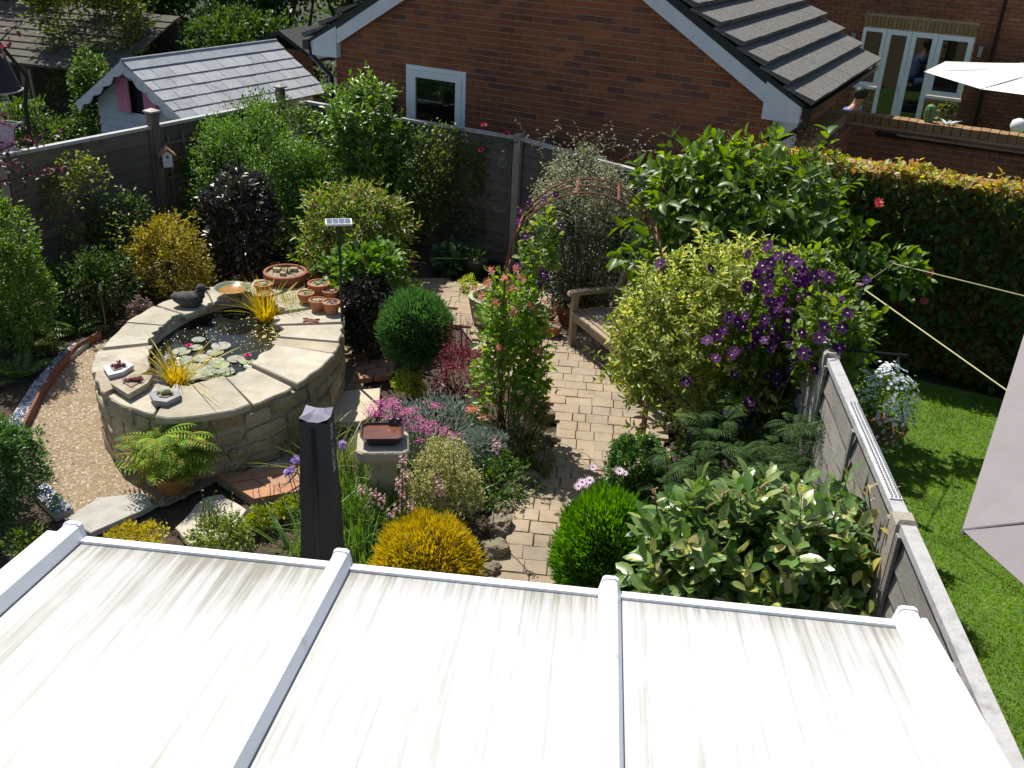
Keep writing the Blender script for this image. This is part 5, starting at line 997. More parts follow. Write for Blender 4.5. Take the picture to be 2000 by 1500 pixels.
# ---- hanging basket
hc = AY(1722, 836, 6.0); hk = thing('hanging_basket', 'hanging basket overflowing with white flowers beyond the right fence', 'hanging basket', hc); HB = hc
mb = MB(); mb.lathe(hc, [(.03, -.10), (.10, -.075), (.15, -.02), (.165, .03), (.15, .03), (.1, .02)], 20); part('liner', mb, surf('coir', [(.20, .10, .045), (.34, .18, .08)], .95, 20, 6, .6), hk)
hkt = hc+np.array([0, 0, .52]); mb = MB()
for k in range(3): a = 2.1*k+.4; mb.tube([hc+(.16*cos(a), .16*sin(a), .03), hkt], .004, 5)
part('chain', mb, flat('hook_wire', ()), hk)
mb = MB(); mb.tube([(RX+.03, 6.0, hkt[2]+.02), (hkt[0]+.05, hkt[1], hkt[2]+.02), (hkt[0], hkt[1], hkt[2])], .008, 6); mb.tube([(RX+.05, 5.9, 0), (RX+.05, 5.98, hkt[2]+.06)], .025, 8); solo('basket_bracket', mb, BLACK, 'thin black bracket and post holding the hanging basket', 'bracket', (RX+.05, 5.95, 0))
# ---- border edging: rusty strip, glass bead edging, rocks
ed = [G(*p) for p in [(195, 665), (150, 690), (110, 735), (75, 790), (48, 845), (40, 880)]]; mb = MB(); V = []
for q in ed: V += [q+(0, 0, -.02), q+(0, 0, .10), q+(.02, .01, .10), q+(.02, .01, -.02)]
mb.add(V, [(4*i+k, 4*i+(k+1) % 4, 4*i+4+(k+1) % 4, 4*i+4+k) for i in range(len(ed)-1) for k in range(4)]); solo('border_edging', mb, RUST, 'rusty curved metal edging between gravel and left border', 'edging', ed[2])
BEAD = surf('glass_beads', [(.9, .9, .9), (1, 1, 1)], .08, 30, 2, 0, piece=[(.03, .04, .14), (.05, .07, .22), (.20, .24, .34), (.05, .15, .10), (.36, .38, .44), (.03, .04, .12), (.25, .21, .16)], spec=.9)
def beads(label, px, wd, n, seed):
    P = [G(*p) for p in px]; t = thing('bead_edging', label, 'edging', P[0]); R_ = np.random.default_rng(seed); mb = MB(); V = []
    for i, q in enumerate(P):
        d = nrm((P[min(i+1, len(P)-1)]-P[max(i-1, 0)])); s = np.array([-d[1], d[0], 0])*wd/2; V += [q-s, q-s+(0, 0, .06), q+s+(0, 0, .06), q+s]
    k = len(P); mb.add(V, [(4*i+j, 4*i+(j+1) % 4, 4*i+4+(j+1) % 4, 4*i+4+j) for i in range(k-1) for j in range(4)]+[(0, 1, 2, 3), (4*k-1, 4*k-2, 4*k-3, 4*k-4)]); part('bed', mb, CONC, t)
    mb = MB()
    for _ in range(n):
        i = R_.integers(k-1); a = R_.uniform(0, 1); q = P[i]+(P[i+1]-P[i])*a; d = nrm(P[i+1]-P[i]); s = np.array([-d[1], d[0], 0]); c_ = q+s*R_.uniform(-.45, .45)*wd+np.array([0, 0, .06]); r = R_.uniform(.011, .019)
        mb.add([c_+(r*cos(b), r*sin(b), 0) for b in np.arange(6)*pi/3]+[c_+(r*.6*cos(b), r*.6*sin(b), r*.55) for b in np.arange(6)*pi/3]+[c_+(0, 0, r*.7)], [(b, (b+1) % 6, 6+(b+1) % 6, 6+b) for b in range(6)]+[(6+b, 6+(b+1) % 6, 12) for b in range(6)])
    part('beads', mb, BEAD, t, True, kind='stuff')
beads('raised strip of blue and green glass beads at the near left border', [(78, 962), (100, 985), (128, 1012)], .13, 150, 3)
beads('strip of dark blue glass beads along the shaded left border', [(170, 672), (120, 712), (80, 760), (45, 815), (28, 850)], .12, 260, 4)
from mathutils import noise as mnoise
def rock_mesh(seed):
    me = stone_mesh(seed, 9, 3.2, .0)
    for v in me.vertices:
        p = v.co; o_ = Vector((seed*3.7, seed*1.3, 0)); d = mnoise.noise(p*2.2+o_)*.34+mnoise.noise(p*5+o_)*.2+mnoise.noise(p*11+o_)*.09; v.co = p*(1+d)
    return me
RL = [((968, 1085), .15, 'lumpy stone edging the path right of the golden conifer'), ((962, 1118), .10, 'small stone at the near end of the path edging'), ((975, 1040), .15, 'pitted stone edging the path, level with the green mound'), ((985, 1005), .11, 'stone edging the path just beyond the pitted one'), ((1000, 970), .13, 'rounded brown stone at the bend of the path'), ((1030, 945), .13, 'shaded stone edging the path beyond the bend'), ((1058, 910), .14, 'shaded stone edging under the dark foliage'), ((1072, 868), .13, 'tan stone edging the path where it widens'), ((1068, 820), .12, 'stone edging below the grey green bush'), ((702, 665), .2, 'big brown boulder in the shade between pond and topiary')]
for i, (p_, s_, lab) in enumerate(RL):
    q = G(*p_); me = rock_mesh(40+i); o = put('edging_stone', me, ROCK, None, (q[0], q[1], s_*.28)); o['label'] = lab; o['category'] = 'stone'; o['group'] = 'stones edging the path'
    o.scale = (s_*1.25, s_*1.15, s_*1.0); o.rotation_euler = (random.uniform(-.3, .3), random.uniform(-.3, .3), random.uniform(0, 3)); 
q = G(207, 640); mb = MB(); mb.tube([q, q+(0, 0, .42)], .006, 6); cn = thing('garden_cane', 'cane with a pale topper in the shaded left border', 'cane', q); part('cane', mb, TEAK, cn); mb = MB(); mb.lathe(q+(0, 0, .42), [(.012, 0), (.017, .02), (.012, .045), (.004, .06)], 8); part('topper', mb, flat('pale_cap', ()), cn)
# ================================================================== vegetation
UPV = np.array([0, 0, 1.])
def leaves_geo(P, D, N, L, W, fold=.25, curl=.15, fine=False):
    D = nrm(D); S = nrm(np.cross(D, N)); N = np.cross(S, D); L = L[:, None]; W = W[:, None]; n = len(P)
    if not fine:
        V = np.stack([P, P+D*L*.45+S*W*.5+N*W*fold, P+D*L-N*L*curl, P+D*L*.45-S*W*.5+N*W*fold], 1)
        F = np.array([(0, 1, 2), (0, 2, 3)])
    else:
        def X(t, w): c_ = P+D*L*t-N*L*curl*t*t; return [c_, c_+S*W*w+N*W*fold*w*2, c_-S*W*w+N*W*fold*w*2]
        V = np.stack([P]+X(.2, .34)+X(.5, .5)+X(.78, .36)+[P+D*L-N*L*curl], 1)
        F = np.array([(0, 2, 1), (0, 1, 3), (2, 5, 4), (2, 4, 1), (1, 4, 6), (1, 6, 3), (5, 8, 7), (5, 7, 4), (4, 7, 9), (4, 9, 6), (8, 10, 7), (7, 10, 9)])
    k = V.shape[1]
    return V.reshape(-1, 3), (F[None]+np.arange(n)[:, None, None]*k).reshape(-1, 3)
def crown(c, R, n, r, clumps=60, spread=.2, fill=.25, zmin=.03, out=.8, up=.35, nj=.55, low=-.75, lump=.12, skirt=0., irr=.2):
    """leaf positions, directions and normals for a crown made of clumps"""
    c = np.asarray(c, float); d = nrm(r.normal(0, 1, (clumps*3, 3))); d = d[(d[:, 2] > low)][:clumps]; cl = len(d)
    rad = 1-np.abs(r.normal(0, lump, cl)); rad = np.minimum(rad, 1.); ins = 1-spread*.9
    ph = r.uniform(0, 6, 6); wob = 1+.5*irr*(np.sin(3.1*d[:, 0]+ph[0])*np.sin(2.7*d[:, 2]+ph[1])+np.sin(5.3*d[:, 1]+4.1*d[:, 2]+ph[2])*.7+np.sin(7*d[:, 0]+6*d[:, 1]+ph[3])*.5)
    spr = r.uniform(0, 1, cl) < .10; rad = np.where(spr, 1.0+r.uniform(.02, .2, cl)*irr*5, rad*np.clip(wob, .6, 1.12))
    cc = d*rad[:, None]*ins
    ni = int(n*fill); no = n-ni
    k = r.integers(0, cl, no); P = cc[k]+r.normal(0, spread*.55, (no, 3)); inner = nrm(r.normal(0, 1, (ni, 3)))*(r.uniform(.15, .85, (ni, 1))**.6)
    inner = inner[inner[:, 2] > low]; P = np.concatenate([P, inner]); O = nrm(P*np.array([1, 1, 1.])/1.0)
    nloc = np.linalg.norm(P, axis=1); P = P/np.maximum(1, nloc/1.22)[:, None]
    if skirt:
        s_ = (P[:, 2] < 0)[:, None]; dn = np.abs(P[:, 2:3]); P = np.where(s_, P*np.concatenate([1+.45*dn, 1+.45*dn, np.full_like(dn, max(1., (c[2]-.02)*skirt/R[2]))], 1), P)
    W_ = c+P*R; m_ = W_[:, 2] > zmin; W_, O = W_[m_], O[m_]; k_ = len(W_)
    Og = nrm(O/np.asarray(R)); D = nrm(Og*out+UPV*up+r.normal(0, .55, (k_, 3))); Nn = nrm(Og*.28+UPV*.95+r.normal(0, nj*.9, (k_, 3)))
    return W_, D, Nn, c+cc*R
def twigs(c, R, n, m, tl, r, zmin, low, skirt, irr=.2, out=.8, up=.35, nj=.35, lump=.2):
    """leaves set alternately along short twigs that grow outward from the crown"""
    k = max(8, n//m); P0, D0, _, tips = crown(c, R, k, r, max(30, k//4), .2, .3, zmin, out, up, .4, low, lump, skirt, irr)
    k = len(P0); T = nrm(nrm((P0-c)/np.asarray(R)/np.asarray(R))*out+UPV*(up+.15)+r.normal(0, .45, (k, 3))); ln = tl*r.uniform(.6, 1.2, (k, 1)); A = nrm(np.cross(T, UPV+r.normal(0, .2, (k, 3)))); Bv = np.cross(T, A)
    P, D, N = [], [], []; ph = r.uniform(0, 6, k)
    for j in range(m):
        s_ = (j+.6)/m; a = (ph+2.4*j)[:, None]; rad = np.cos(a)*A+np.sin(a)*Bv; P.append(P0+T*ln*(s_-.7)); d = nrm(rad*(1.05-.55*s_)+T*(.35+.6*s_)+r.normal(0, .15, (k, 3))); D.append(d); N.append(nrm(T*.8+UPV*.7-rad*.25+r.normal(0, nj*.6, (k, 3))))
    seg = np.stack([P0-T*ln*.9, P0+T*ln*.3], 1)
    return np.concatenate(P), np.concatenate(D), np.concatenate(N), tips, seg
def stems_mb(base, tips, r, r0=.012, n=4):
    mb = MB()
    for t in tips:
        b = np.array(base)+np.array([r.normal(0, .03), r.normal(0, .03), 0]); mid = b+(np.array(t)-b)*.5+r.normal(0, .05, 3)*np.linalg.norm(np.array(t)-b); mid[2] = b[2]+(t[2]-b[2])*.55
        mb.tube([b, mid, t], [r0, r0*.7, r0*.3], n, cap=False)
    return mb
SEED = [100]
def plant(name, label, cat, box, Y, mat, n, L, W, k=1., clumps=60, spread=.2, fill=.25, stems=9, group=None, fine=False, fold=.25, curl=.15, out=.8, up=.35, nj=.55, low=-.75, lump=.12, wood=BARK, r0=.012, nobj=0, objmats=None, cr=None, root=None, base=None, zmin=.03, part_name='foliage', skirt=1., twig=None):
    SEED[0] += 1; r = np.random.default_rng(SEED[0])
    c, R = ell(*box, Y, k) if cr is None else cr
    R = np.maximum(R-np.array([L, L, L])*.35, R*.6)
    t = root or thing(name, label, cat, (c[0], c[1], 0 if base is None else base), group)
    if skirt and c[2] > R[2]*1.15: n = int(n*1.35); low = -.98
    if twig: P, D, N_, tips, seg = twigs(c, R, n, twig[0], twig[1], r, zmin, low, skirt, .2, out, up, .35, lump); m_ = P[:, 2] > zmin; P, D, N_ = P[m_], D[m_], N_[m_]
    else: P, D, N_, tips = crown(c, R, n, r, clumps, spread, fill, zmin, out, up, nj, low, lump, skirt)
    if name == 'shrub' and 'leathery' in label: m_ = P[:, 0]+D[:, 0]*L < RX-.05; P, D, N_ = P[m_], D[m_], N_[m_]
    LL = L*np.clip(r.normal(.88, .22, len(P)), .4, 1.3); WW = W/L*LL*r.uniform(.85, 1.15, len(P))
    if nobj:
        d = np.linalg.norm(P-CAMP, axis=1)-.35*((P-c)@nrm(CAMP-c)); o_ = np.argsort(d); sel = o_[:nobj]; rest = np.sort(o_[nobj:])
        protos = []
        for mm in objmats:
            V, F = leaves_geo(np.zeros((1, 3)), np.array([[0, 1., 0]]), np.array([[0, 0, 1.]]), np.array([1.]), np.array([W/L]), fold, curl, True); me = bpy.data.meshes.new('leaf'); me.from_pydata(V.tolist(), [], F.tolist()); ms = mm if isinstance(mm, tuple) else (mm,)
            for q in ms: me.materials.append(q)
            me.polygons.foreach_set('use_smooth', [True]*len(me.polygons))
            if len(ms) > 1: me.polygons.foreach_set('material_index', [0, 0, 0, 1, 1, 0, 0, 1, 1, 0, 0, 0])
            protos.append(me)
        rl = root_of(t)
        for i in sel:
            Di = D[i]; S = np.cross(Di, N_[i]); S /= np.linalg.norm(S)+1e-9; Ni = np.cross(S, Di); o = put('leaf', protos[r.integers(len(protos))], None, t); M_ = Matrix.Identity(4)
            for q in range(3): M_[q][0] = S[q]*LL[i]; M_[q][1] = Di[q]*LL[i]; M_[q][2] = Ni[q]*LL[i]; M_[q][3] = P[i][q]-rl[q]
            o.matrix_basis = M_
        P, D, N_, LL, WW = P[rest], D[rest], N_[rest], LL[rest], WW[rest]
    V, F = leaves_geo(P, D, N_, LL, WW, fold, curl, fine)
    tris(part_name, V, F, mat, t, kind='stuff' if nobj else None, smooth=fine)
    if stems:
        smb = stems_mb((c[0], c[1], 0 if base is None else base), tips[r.permutation(len(tips))[:stems]], r, r0)
        if twig: [smb.tube([a_, b_], [.0035, .002], 3, cap=False) for a_, b_ in seg]
        part('stems', smb, wood, t)
    return t, c, R, r
def tint(c, d=.25):
    c = tuple(v*1.3 for v in c)
    return [tuple(max(.003, v*(1-d)) for v in c), c, tuple(v*(1+d) for v in c), tuple(v*q for v, q in zip(c, (1.25, 1.1, .8)))]
GR = lambda nm, c, d=.3, **k: leafm(nm, tint(c, d), **k)
MID = GR('leaf_mid', (.055, .125, .022)); DARK = GR('leaf_dark', (.025, .065, .018)); BRIGHT = GR('leaf_bright', (.10, .20, .03)); LIME = GR('leaf_lime', (.22, .30, .04)); GLOSS = GR('leaf_gloss', (.05, .13, .02), rough=.4, spec=.8)
# --- background trees
for i, (bx, Y, lab, mat, n) in enumerate([((-150, -330, 190, 60), 17.5, 'olive green tree rising behind the open shed at left', GR('tree_olive', (.06, .09, .018)), 7000), ((130, -360, 420, 110), 18.0, 'dark leafy tree above the playhouse roof', GR('tree_dark', (.035, .075, .018)), 9000), ((360, -380, 640, 120), 18.5, 'dense tree between the playhouse and the garage', GR('tree_dense', (.03, .07, .016)), 9000), ((560, -420, 800, 60), 20.0, 'tree crown behind the garage gable at left', GR('tree_back', (.05, .085, .02)), 5000)]):
    t, c, R, r = plant('tree', lab, 'tree', bx, Y, mat, n, .13, .07, k=.8, clumps=120, spread=.2, fill=.4, stems=16, group='trees behind the fence', r0=.05, low=-1, part_name='crown', fold=.3, skirt=0)
    mb = MB(); mb.tube([(c[0], c[1], 0), (c[0]+.1, c[1], 1.2), c], [.17, .13, .06], 8); part('trunk', mb, BARK, t)
o = plant('', '', '', (-1100, -420, 1500, 190), 22.5, MATS['tree_dark'], 24000, .16, .09, k=.12, clumps=200, spread=.12, fill=.4, stems=0, root=thing('woodland_belt', 'x', 'x', (-6, 22.5, 0)), low=-1, lump=.1)
wb = bpy.data.objects['woodland_belt']; wf = bpy.data.objects['woodland_belt'].children[0]; wf.parent = None; wf.location = wb.location; bpy.data.objects.remove(wb); wf.name = 'woodland'; wf['kind'] = 'stuff'; wf['label'] = 'dark mass of distant trees beyond the garden'
plant('shrub', 'leafy bush overhanging the right end of the mossy shed roof', 'shrub', (60, -90, 300, 115), 15.2, MATS['tree_olive'], 5500, .09, .05, clumps=50, stems=6, lump=.25)
plant('shrub', 'dark leafy shrub growing left of the playhouse, in front of the shed', 'shrub', (135, 90, 235, 290), 12.6, GR('shrub_shade', (.05, .10, .022)), 3500, .07, .038, clumps=50, stems=7)
plant('shrub', 'dark hedge-like shrub under the trees behind the playhouse', 'shrub', (300, 20, 640, 230), 16.2, GR('tree_dark', ()) if False else MATS['tree_dark'], 6500, .10, .05, k=.6, clumps=70, stems=8)
plant('shrub', 'dark undergrowth in front of the open shed', 'shrub', (-60, 190, 150, 330), 12.4, MATS['shrub_shade'], 2500, .07, .035, k=.6, clumps=40, stems=6)
# red leaved tree at the left edge
REDL = leafm('red_leaf', [(.07, .02, .03), (.11, .03, .035), (.22, .05, .045), (.10, .055, .07), (.16, .11, .12)], .35, .4, .5)
t = thing('red_leaf_tree', 'young red and purple leaved tree leaning over the left fence', 'tree', (*AY(10, 420, 9.1)[:2], 0)); r = np.random.default_rng(5); PP = []; br = MB()
for a, b, kk in (((-20, 360, 8.9), (138, 325, 9.4), 34), ((-20, 300, 9.2), (110, 262, 9.6), 26), ((-25, 330, 9.0), (60, 318, 9.2), 18), ((-30, 120, 9.6), (35, 45, 9.8), 18), ((-30, 250, 9.5), (20, 215, 9.6), 12)):
    A, B = AY(*a), AY(*b); br.tube([A, (A+B)/2+(0, 0, .02), B], [.012, .008, .003], 5)
    for k in range(kk): PP.append(A+(B-A)*r.uniform(.1, 1)+r.normal(0, .03, 3))
br.tube([(t.location[0]-.3, t.location[1], 0), AY(-30, 330, 9.0), AY(-30, 120, 9.6)], [.04, .03, .012], 6)
PP = np.array(PP); n = len(PP); V, F = leaves_geo(PP, r.normal(0, .7, (n, 3))+(.2, -.3, -.1), r.normal(0, .5, (n, 3))+(0, -.2, 1), r.uniform(.05, .09, n), r.uniform(.03, .045, n), fine=True); tris('foliage', V, F, REDL, t); part('branches', br, BARK, t)
# --- left border
plant('climber', 'yellow green climber scrambling over the left fence', 'climber', (75, 285, 235, 460), 9.65, leafm('leaf_climber', [(.10, .16, .03), (.20, .26, .05), (.06, .11, .02), (.28, .30, .07)]), 800, .05, .028, k=.4, clumps=26, spread=.22, fill=.1, stems=10, r0=.006)
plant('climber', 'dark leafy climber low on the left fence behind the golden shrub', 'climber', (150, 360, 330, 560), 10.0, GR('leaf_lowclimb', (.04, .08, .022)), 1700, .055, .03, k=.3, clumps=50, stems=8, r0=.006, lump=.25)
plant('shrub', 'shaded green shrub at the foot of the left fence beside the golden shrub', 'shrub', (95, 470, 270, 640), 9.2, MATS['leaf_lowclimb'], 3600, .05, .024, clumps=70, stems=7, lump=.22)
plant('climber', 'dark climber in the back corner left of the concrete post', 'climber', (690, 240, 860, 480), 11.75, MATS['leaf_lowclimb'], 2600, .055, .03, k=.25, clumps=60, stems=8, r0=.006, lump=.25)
plant('climber', 'light green jasmine spilling over the fence top right of the birdhouse', 'climber', (420, 175, 640, 330), 12.2, MATS['shrub_shade'], 2800, .05, .024, k=.4, clumps=70, stems=8, r0=.006, lump=.25)
plant('shrub', 'clipped green shrub at the left edge against the fence', 'shrub', (-90, 372, 88, 680), 8.1, GR('leaf_leftshrub', (.065, .13, .022)), 9000, .045, .022, clumps=130, spread=.14, stems=8)
plant('shrub', 'rounded dark green shrub at the near left edge beside the bead strip', 'shrub', (-130, 785, 82, 1040), 5.5, GR('leaf_nearleft', (.04, .10, .03)), 12000, .034, .018, clumps=140, spread=.14, stems=8)
plant('shrub', 'golden variegated shrub below the birdhouse post', 'shrub', (250, 408, 412, 600), 9.85, leafm('leaf_gold', [(.32, .26, .02), (.46, .38, .03), (.24, .22, .03), (.16, .17, .03), (.55, .46, .05)], .3), 7000, .038, .02, clumps=110, spread=.15, stems=8)
t, c, R, r = plant('shrub', 'dense green climber mound covering the fence right of the birdhouse', 'shrub', (350, 205, 640, 470), 11.3, GR('leaf_dense', (.06, .135, .03)), 11000, .05, .024, k=.7, clumps=130, spread=.15, stems=10)
plant('shrub', 'dark purple leaved shrub in front of the green climber mound', 'shrub', (392, 322, 545, 495), 10.5, leafm('leaf_purple', [(.028, .022, .024), (.05, .04, .038), (.045, .05, .032), (.08, .065, .06), (.06, .08, .04)], .12, .42, .8), 3200, .075, .045, clumps=60, stems=8)
plant('shrub', 'bright green bush with arching leaves between purple shrub and photinia', 'shrub', (545, 280, 690, 430), 11.2, GR('leaf_dense', ()) if False else MATS['leaf_dense'], 4200, .05, .024, clumps=70, stems=8)
t, c, R, r = plant('shrub', 'tall glossy leaved shrub below the garage gable', 'shrub', (605, 140, 805, 370), 11.7, leafm('leaf_laurel', [(.07, .17, .025), (.11, .24, .04), (.05, .12, .02), (.18, .30, .06)], .3, .4, .8), 3200, .085, .036, clumps=70, spread=.2, stems=9, fine=True, up=.6, twig=(9, .2), lump=.25)
plant('shrub', 'fresh green shrub with reddish tips behind the solar panel', 'shrub', (572, 340, 812, 560), 9.9, leafm('leaf_photinia', [(.10, .20, .035), (.15, .26, .05), (.07, .14, .03), (.18, .22, .06), (.24, .15, .06)], .38, .4, .6), 5600, .08, .026, clumps=90, spread=.18, stems=9, twig=(9, .18))
plant('shrub', 'low green large leaved shrub at the foot of the solar panel', 'shrub', (630, 465, 800, 580), 9.1, GR('leaf_hydra', (.07, .15, .03)), 900, .085, .055, clumps=36, stems=6, fine=True)
plant('shrub', 'low dark purple shrub beside the pond pots', 'shrub', (655, 525, 780, 660), 8.75, leafm('leaf_heuchera', [(.02, .014, .018), (.035, .022, .028), (.05, .045, .03), (.08, .07, .035)], .12, .35, .6), 2400, .05, .03, clumps=50, stems=6)
plant('shrub', 'small reddish shrub behind the large pot', 'shrub', (585, 520, 665, 580), 9.4, leafm('leaf_russet', [(.10, .03, .03), (.16, .06, .04), (.06, .05, .02)], .2), 900, .04, .022, clumps=26, stems=4)
plant('shrub', 'small pale pink flowered shrub in the shaded left border', 'shrub', (245, 572, 298, 625), 9.0, leafm('leaf_pinkwhite', [(.22, .14, .13), (.30, .22, .20), (.12, .10, .06)], .2), 350, .035, .02, clumps=16, stems=4)
def fern(label, x, y, n, L, mat, seed, z=0., spread=1.0, pairs=11, lw=.30, root=None, nm='fern', up0=.75, cat='fern', wr=.26):
    r = np.random.default_rng(seed); c = G(x, y, z) if not isinstance(x, np.ndarray) else x; t = root or thing(nm, label, cat, c); P = []; D = []; N_ = []; LL = []; st = MB()
    for i in range(n):
        a = r.uniform(0, 2*pi); l = L*r.uniform(.6, 1.1); u0 = r.uniform(up0-.25, up0+.35); pts = []; q = c.copy(); d = np.array([cos(a)*cos(u0), sin(a)*cos(u0), sin(u0)]); m_ = 8
        for j in range(m_+1):
            pts.append(q.copy()); q = q+d*l/m_; d = nrm(d-np.array([0, 0, .12*spread])+np.array([cos(a), sin(a), 0])*.03)
        st.tube(pts, [.0022]*m_+[.001], 3, cap=False)
        for j in range(pairs):
            s = (j+2.0)/(pairs+2.0); f_ = s*m_; k = min(int(f_), m_-1); Pm = pts[k]+(pts[k+1]-pts[k])*(f_-k); tg = nrm(pts[k+1]-pts[k]); sd = nrm(np.cross(tg, UPV)+1e-6); nn_ = np.cross(sd, tg); ll = l*lw*(sin(pi*min(1, s*.92+.1))**.7)
            for sg in (-1, 1): P.append(Pm); D.append(sd*sg*.9+tg*.45-UPV*.12); N_.append(nn_); LL.append(ll)
    P, D, N_, LL = map(np.array, (P, D, N_, LL)); V, F = leaves_geo(P, D, N_, LL, LL*wr, .1, .15); tris('fronds', V, F, mat, t); part('stalks', st, mat, t); return t
SHF = GR('leaf_shadefern', (.06, .11, .025))
for i, (x, y, lab) in enumerate([(75, 690, 'fern in the shade at the left edge of the border'), (150, 650, 'fern under the climber in the shaded left border'), (40, 740, 'small fern beside the dark bead strip'), (100, 640, 'fern at the foot of the left fence')]): fern(lab, x, y, 14, .36, SHF, 60+i)
fern('golden green ferny shrub with cut leaves spilling from a clay pot by the pond', c_sumac+np.array([0, .0, .16]), 0, 40, .46, leafm('leaf_sumac', [(.16, .30, .06), (.22, .36, .07), (.12, .25, .06), (.28, .36, .07), (.30, .22, .08)], .4, .7, .25), 71, wr=.2, lw=.24, root=t_sumac, up0=.7)
for k in range(9): fern('', c_sumac+np.array([.10*cos(k*2.4)*(k/9)**.5, .10*sin(k*2.4)*(k/9)**.5, -.24*0+.30+.035*(k % 5)]), 0, 11, .36, MATS['leaf_sumac'], 720+k, wr=.2, lw=.24, root=t_sumac, up0=.55, pairs=12, spread=1.2)
# pink flower pot
def heads(t, pts, rad, mat, seed, n=16, pr=.012, pname='flower_head'):
    r = np.random.default_rng(seed)
    for p_ in pts:
        mb = MB()
        for k in range(n):
            d = nrm(r.normal(0, 1, 3)); petal_flower(mb, np.array(p_)+d*rad*r.uniform(.5, 1), pr, 4, .3, 1, .8, 0, nrm(d+UPV*.4))
        part(pname, mb, mat, t)
PPK = leafm('pale_pink', [(.60, .42, .50), (.70, .52, .58), (.55, .36, .46)], .3, .6, .3)
V, F = blades(60, cp+(0, 0, .17), .08, .14, .014, .5, .7, 8); tris('foliage', V, F, MID, tp); pts = [AY(428, 862, cp[1]-.02), AY(465, 880, cp[1]-.12), AY(458, 910, cp[1]-.2)]; heads(tp, pts, .035, PPK, 3); st = MB(); [st.tube([cp+(0, 0, .17), (cp+(0, 0, .17)+p_)/2+(0, 0, .03), p_], .003, 4) for p_ in pts]; part('flower_stalks', st, STEMW, tp)
# --- climber on the back fence panel
plant('climber', 'leafy climbing rose on the dark fence panel below the garage window', 'climber', (775, 225, 985, 480), 11.9, leafm('leaf_rose', [(.07, .14, .03), (.14, .22, .05), (.04, .08, .02), (.20, .26, .09)], .35), 1500, .06, .035, k=.16, clumps=44, spread=.2, fill=.1, stems=12, r0=.005, lump=.3)
t = [o for o in bpy.data.objects if o.get('label') == 'leafy climbing rose on the dark fence panel below the garage window'][0]; mb = MB(); ROSE = leafm('rose_pink', [(.45, .04, .10), (.55, .09, .16)], .3)
for x, y in ((945, 246), (940, 295), (990, 262)): mb = MB(); petal_flower(mb, AY(x, y, 11.75), .05, 7, .5, 3, .8, 0, (0, -.5, 1)); part('flower', mb, ROSE, t)
plant('plant', 'blue green hosta in the shade at the foot of the back fence', 'plant', (845, 472, 915, 530), 11.35, GR('leaf_hosta', (.04, .085, .05)), 130, .13, .085, clumps=14, stems=0, fine=True)
V, F = blades(40, G(928, 535)+np.array([0, 0, .18]), .08, .26, .012, .4, .6, 12); t = [o for o in bpy.data.objects if o.get('label') == 'dark bowl pot with a spiky plant by the back fence'][0]; tris('spiky_leaves', V, F, MID, t)
plant('plant', 'small yellow green cushion beside the stone trough', 'plant', (893, 535, 935, 575), 10.7, LIME, 500, .03, .016, clumps=20, stems=0)
# --- grey variegated shrub behind the arch
t, c, R, r = plant('shrub', 'grey green variegated shrub with fine leaves behind the rusty arch', 'shrub', (1030, 285, 1245, 480), 10.0, leafm('leaf_greyvar', [(.30, .31, .20), (.40, .40, .28), (.18, .21, .12), (.10, .13, .07), (.46, .45, .33)], .25), 6500, .034, .019, k=.7, clumps=110, spread=.17, stems=10, skirt=0)
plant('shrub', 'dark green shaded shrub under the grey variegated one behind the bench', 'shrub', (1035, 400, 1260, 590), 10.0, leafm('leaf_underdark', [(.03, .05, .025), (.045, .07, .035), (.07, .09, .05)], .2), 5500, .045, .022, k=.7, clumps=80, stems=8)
sp = MB(); PP = []; DD = []
for k in range(20):
    a = np.array([c[0]+r.normal(0, .28), c[1]+r.normal(0, .2), c[2]+R[2]*.75]); q = [a]; d = nrm(np.array([r.normal(0, .35), r.normal(0, .2), 1.]))
    for j in range(7): q.append(q[-1]+d*.055); d = nrm(d+np.array([r.normal(.06, .12), 0, -.14])); PP.append(q[-1]); DD.append(r.normal(0, 1, 3)); PP.append(q[-1]); DD.append(r.normal(0, 1, 3))
    sp.tube(q, .003, 4)
part('sprays', sp, BARK, t); PP, DD = np.array(PP), np.array(DD); n = len(PP); V, F = leaves_geo(PP, DD, r.normal(0, 1, (n, 3))+(0, 0, 1), r.uniform(.022, .035, n), r.uniform(.013, .02, n)); tris('spray_leaves', V, F, MATS['leaf_greyvar'], t)
plant('shrub', 'golden mossy bush in the shade behind the bench', 'shrub', (1118, 545, 1190, 605), 9.95, leafm('leaf_goldmoss', [(.14, .13, .015), (.20, .18, .02)], .2), 1500, .03, .014, clumps=40, stems=0)
# --- honeysuckle and clematis on the left leg of the arch
t, c, R, r = plant('honeysuckle', 'honeysuckle with pink and orange flowers climbing the left leg of the arch', 'climber', (915, 500, 1085, 880), 7.35, leafm('leaf_honey', [(.14, .26, .04), (.22, .36, .07), (.08, .17, .03), (.12, .22, .06)], .45, .4, .6), 1700, .07, .045, k=.8, clumps=70, spread=.2, fill=.25, stems=10, fine=True, r0=.007, lump=.35)
HON = leafm('honeysuckle_flower', [(.72, .22, .16), (.80, .42, .16), (.68, .16, .26), (.82, .58, .36)], .35)
for x, y in ((985, 545), (1010, 528), (950, 555), (1000, 565), (965, 590), (1022, 545), (942, 575), (1050, 690), (975, 680), (1005, 610), (930, 800), (948, 815), (1035, 600), (960, 530), (918, 800), (990, 700)):
    mb = MB(); P = AY(x, y, 7.35-.25+r.uniform(-.06, .06)); [petal_flower(mb, P+r.normal(0, .012, 3), r.uniform(.028, .05), 5, r.uniform(.2, .9), 1, .3, 0, (r.normal(0, .5), -.6+r.normal(0, .3), .8)) for _ in range(4)]; part('flower', mb, HON, t)
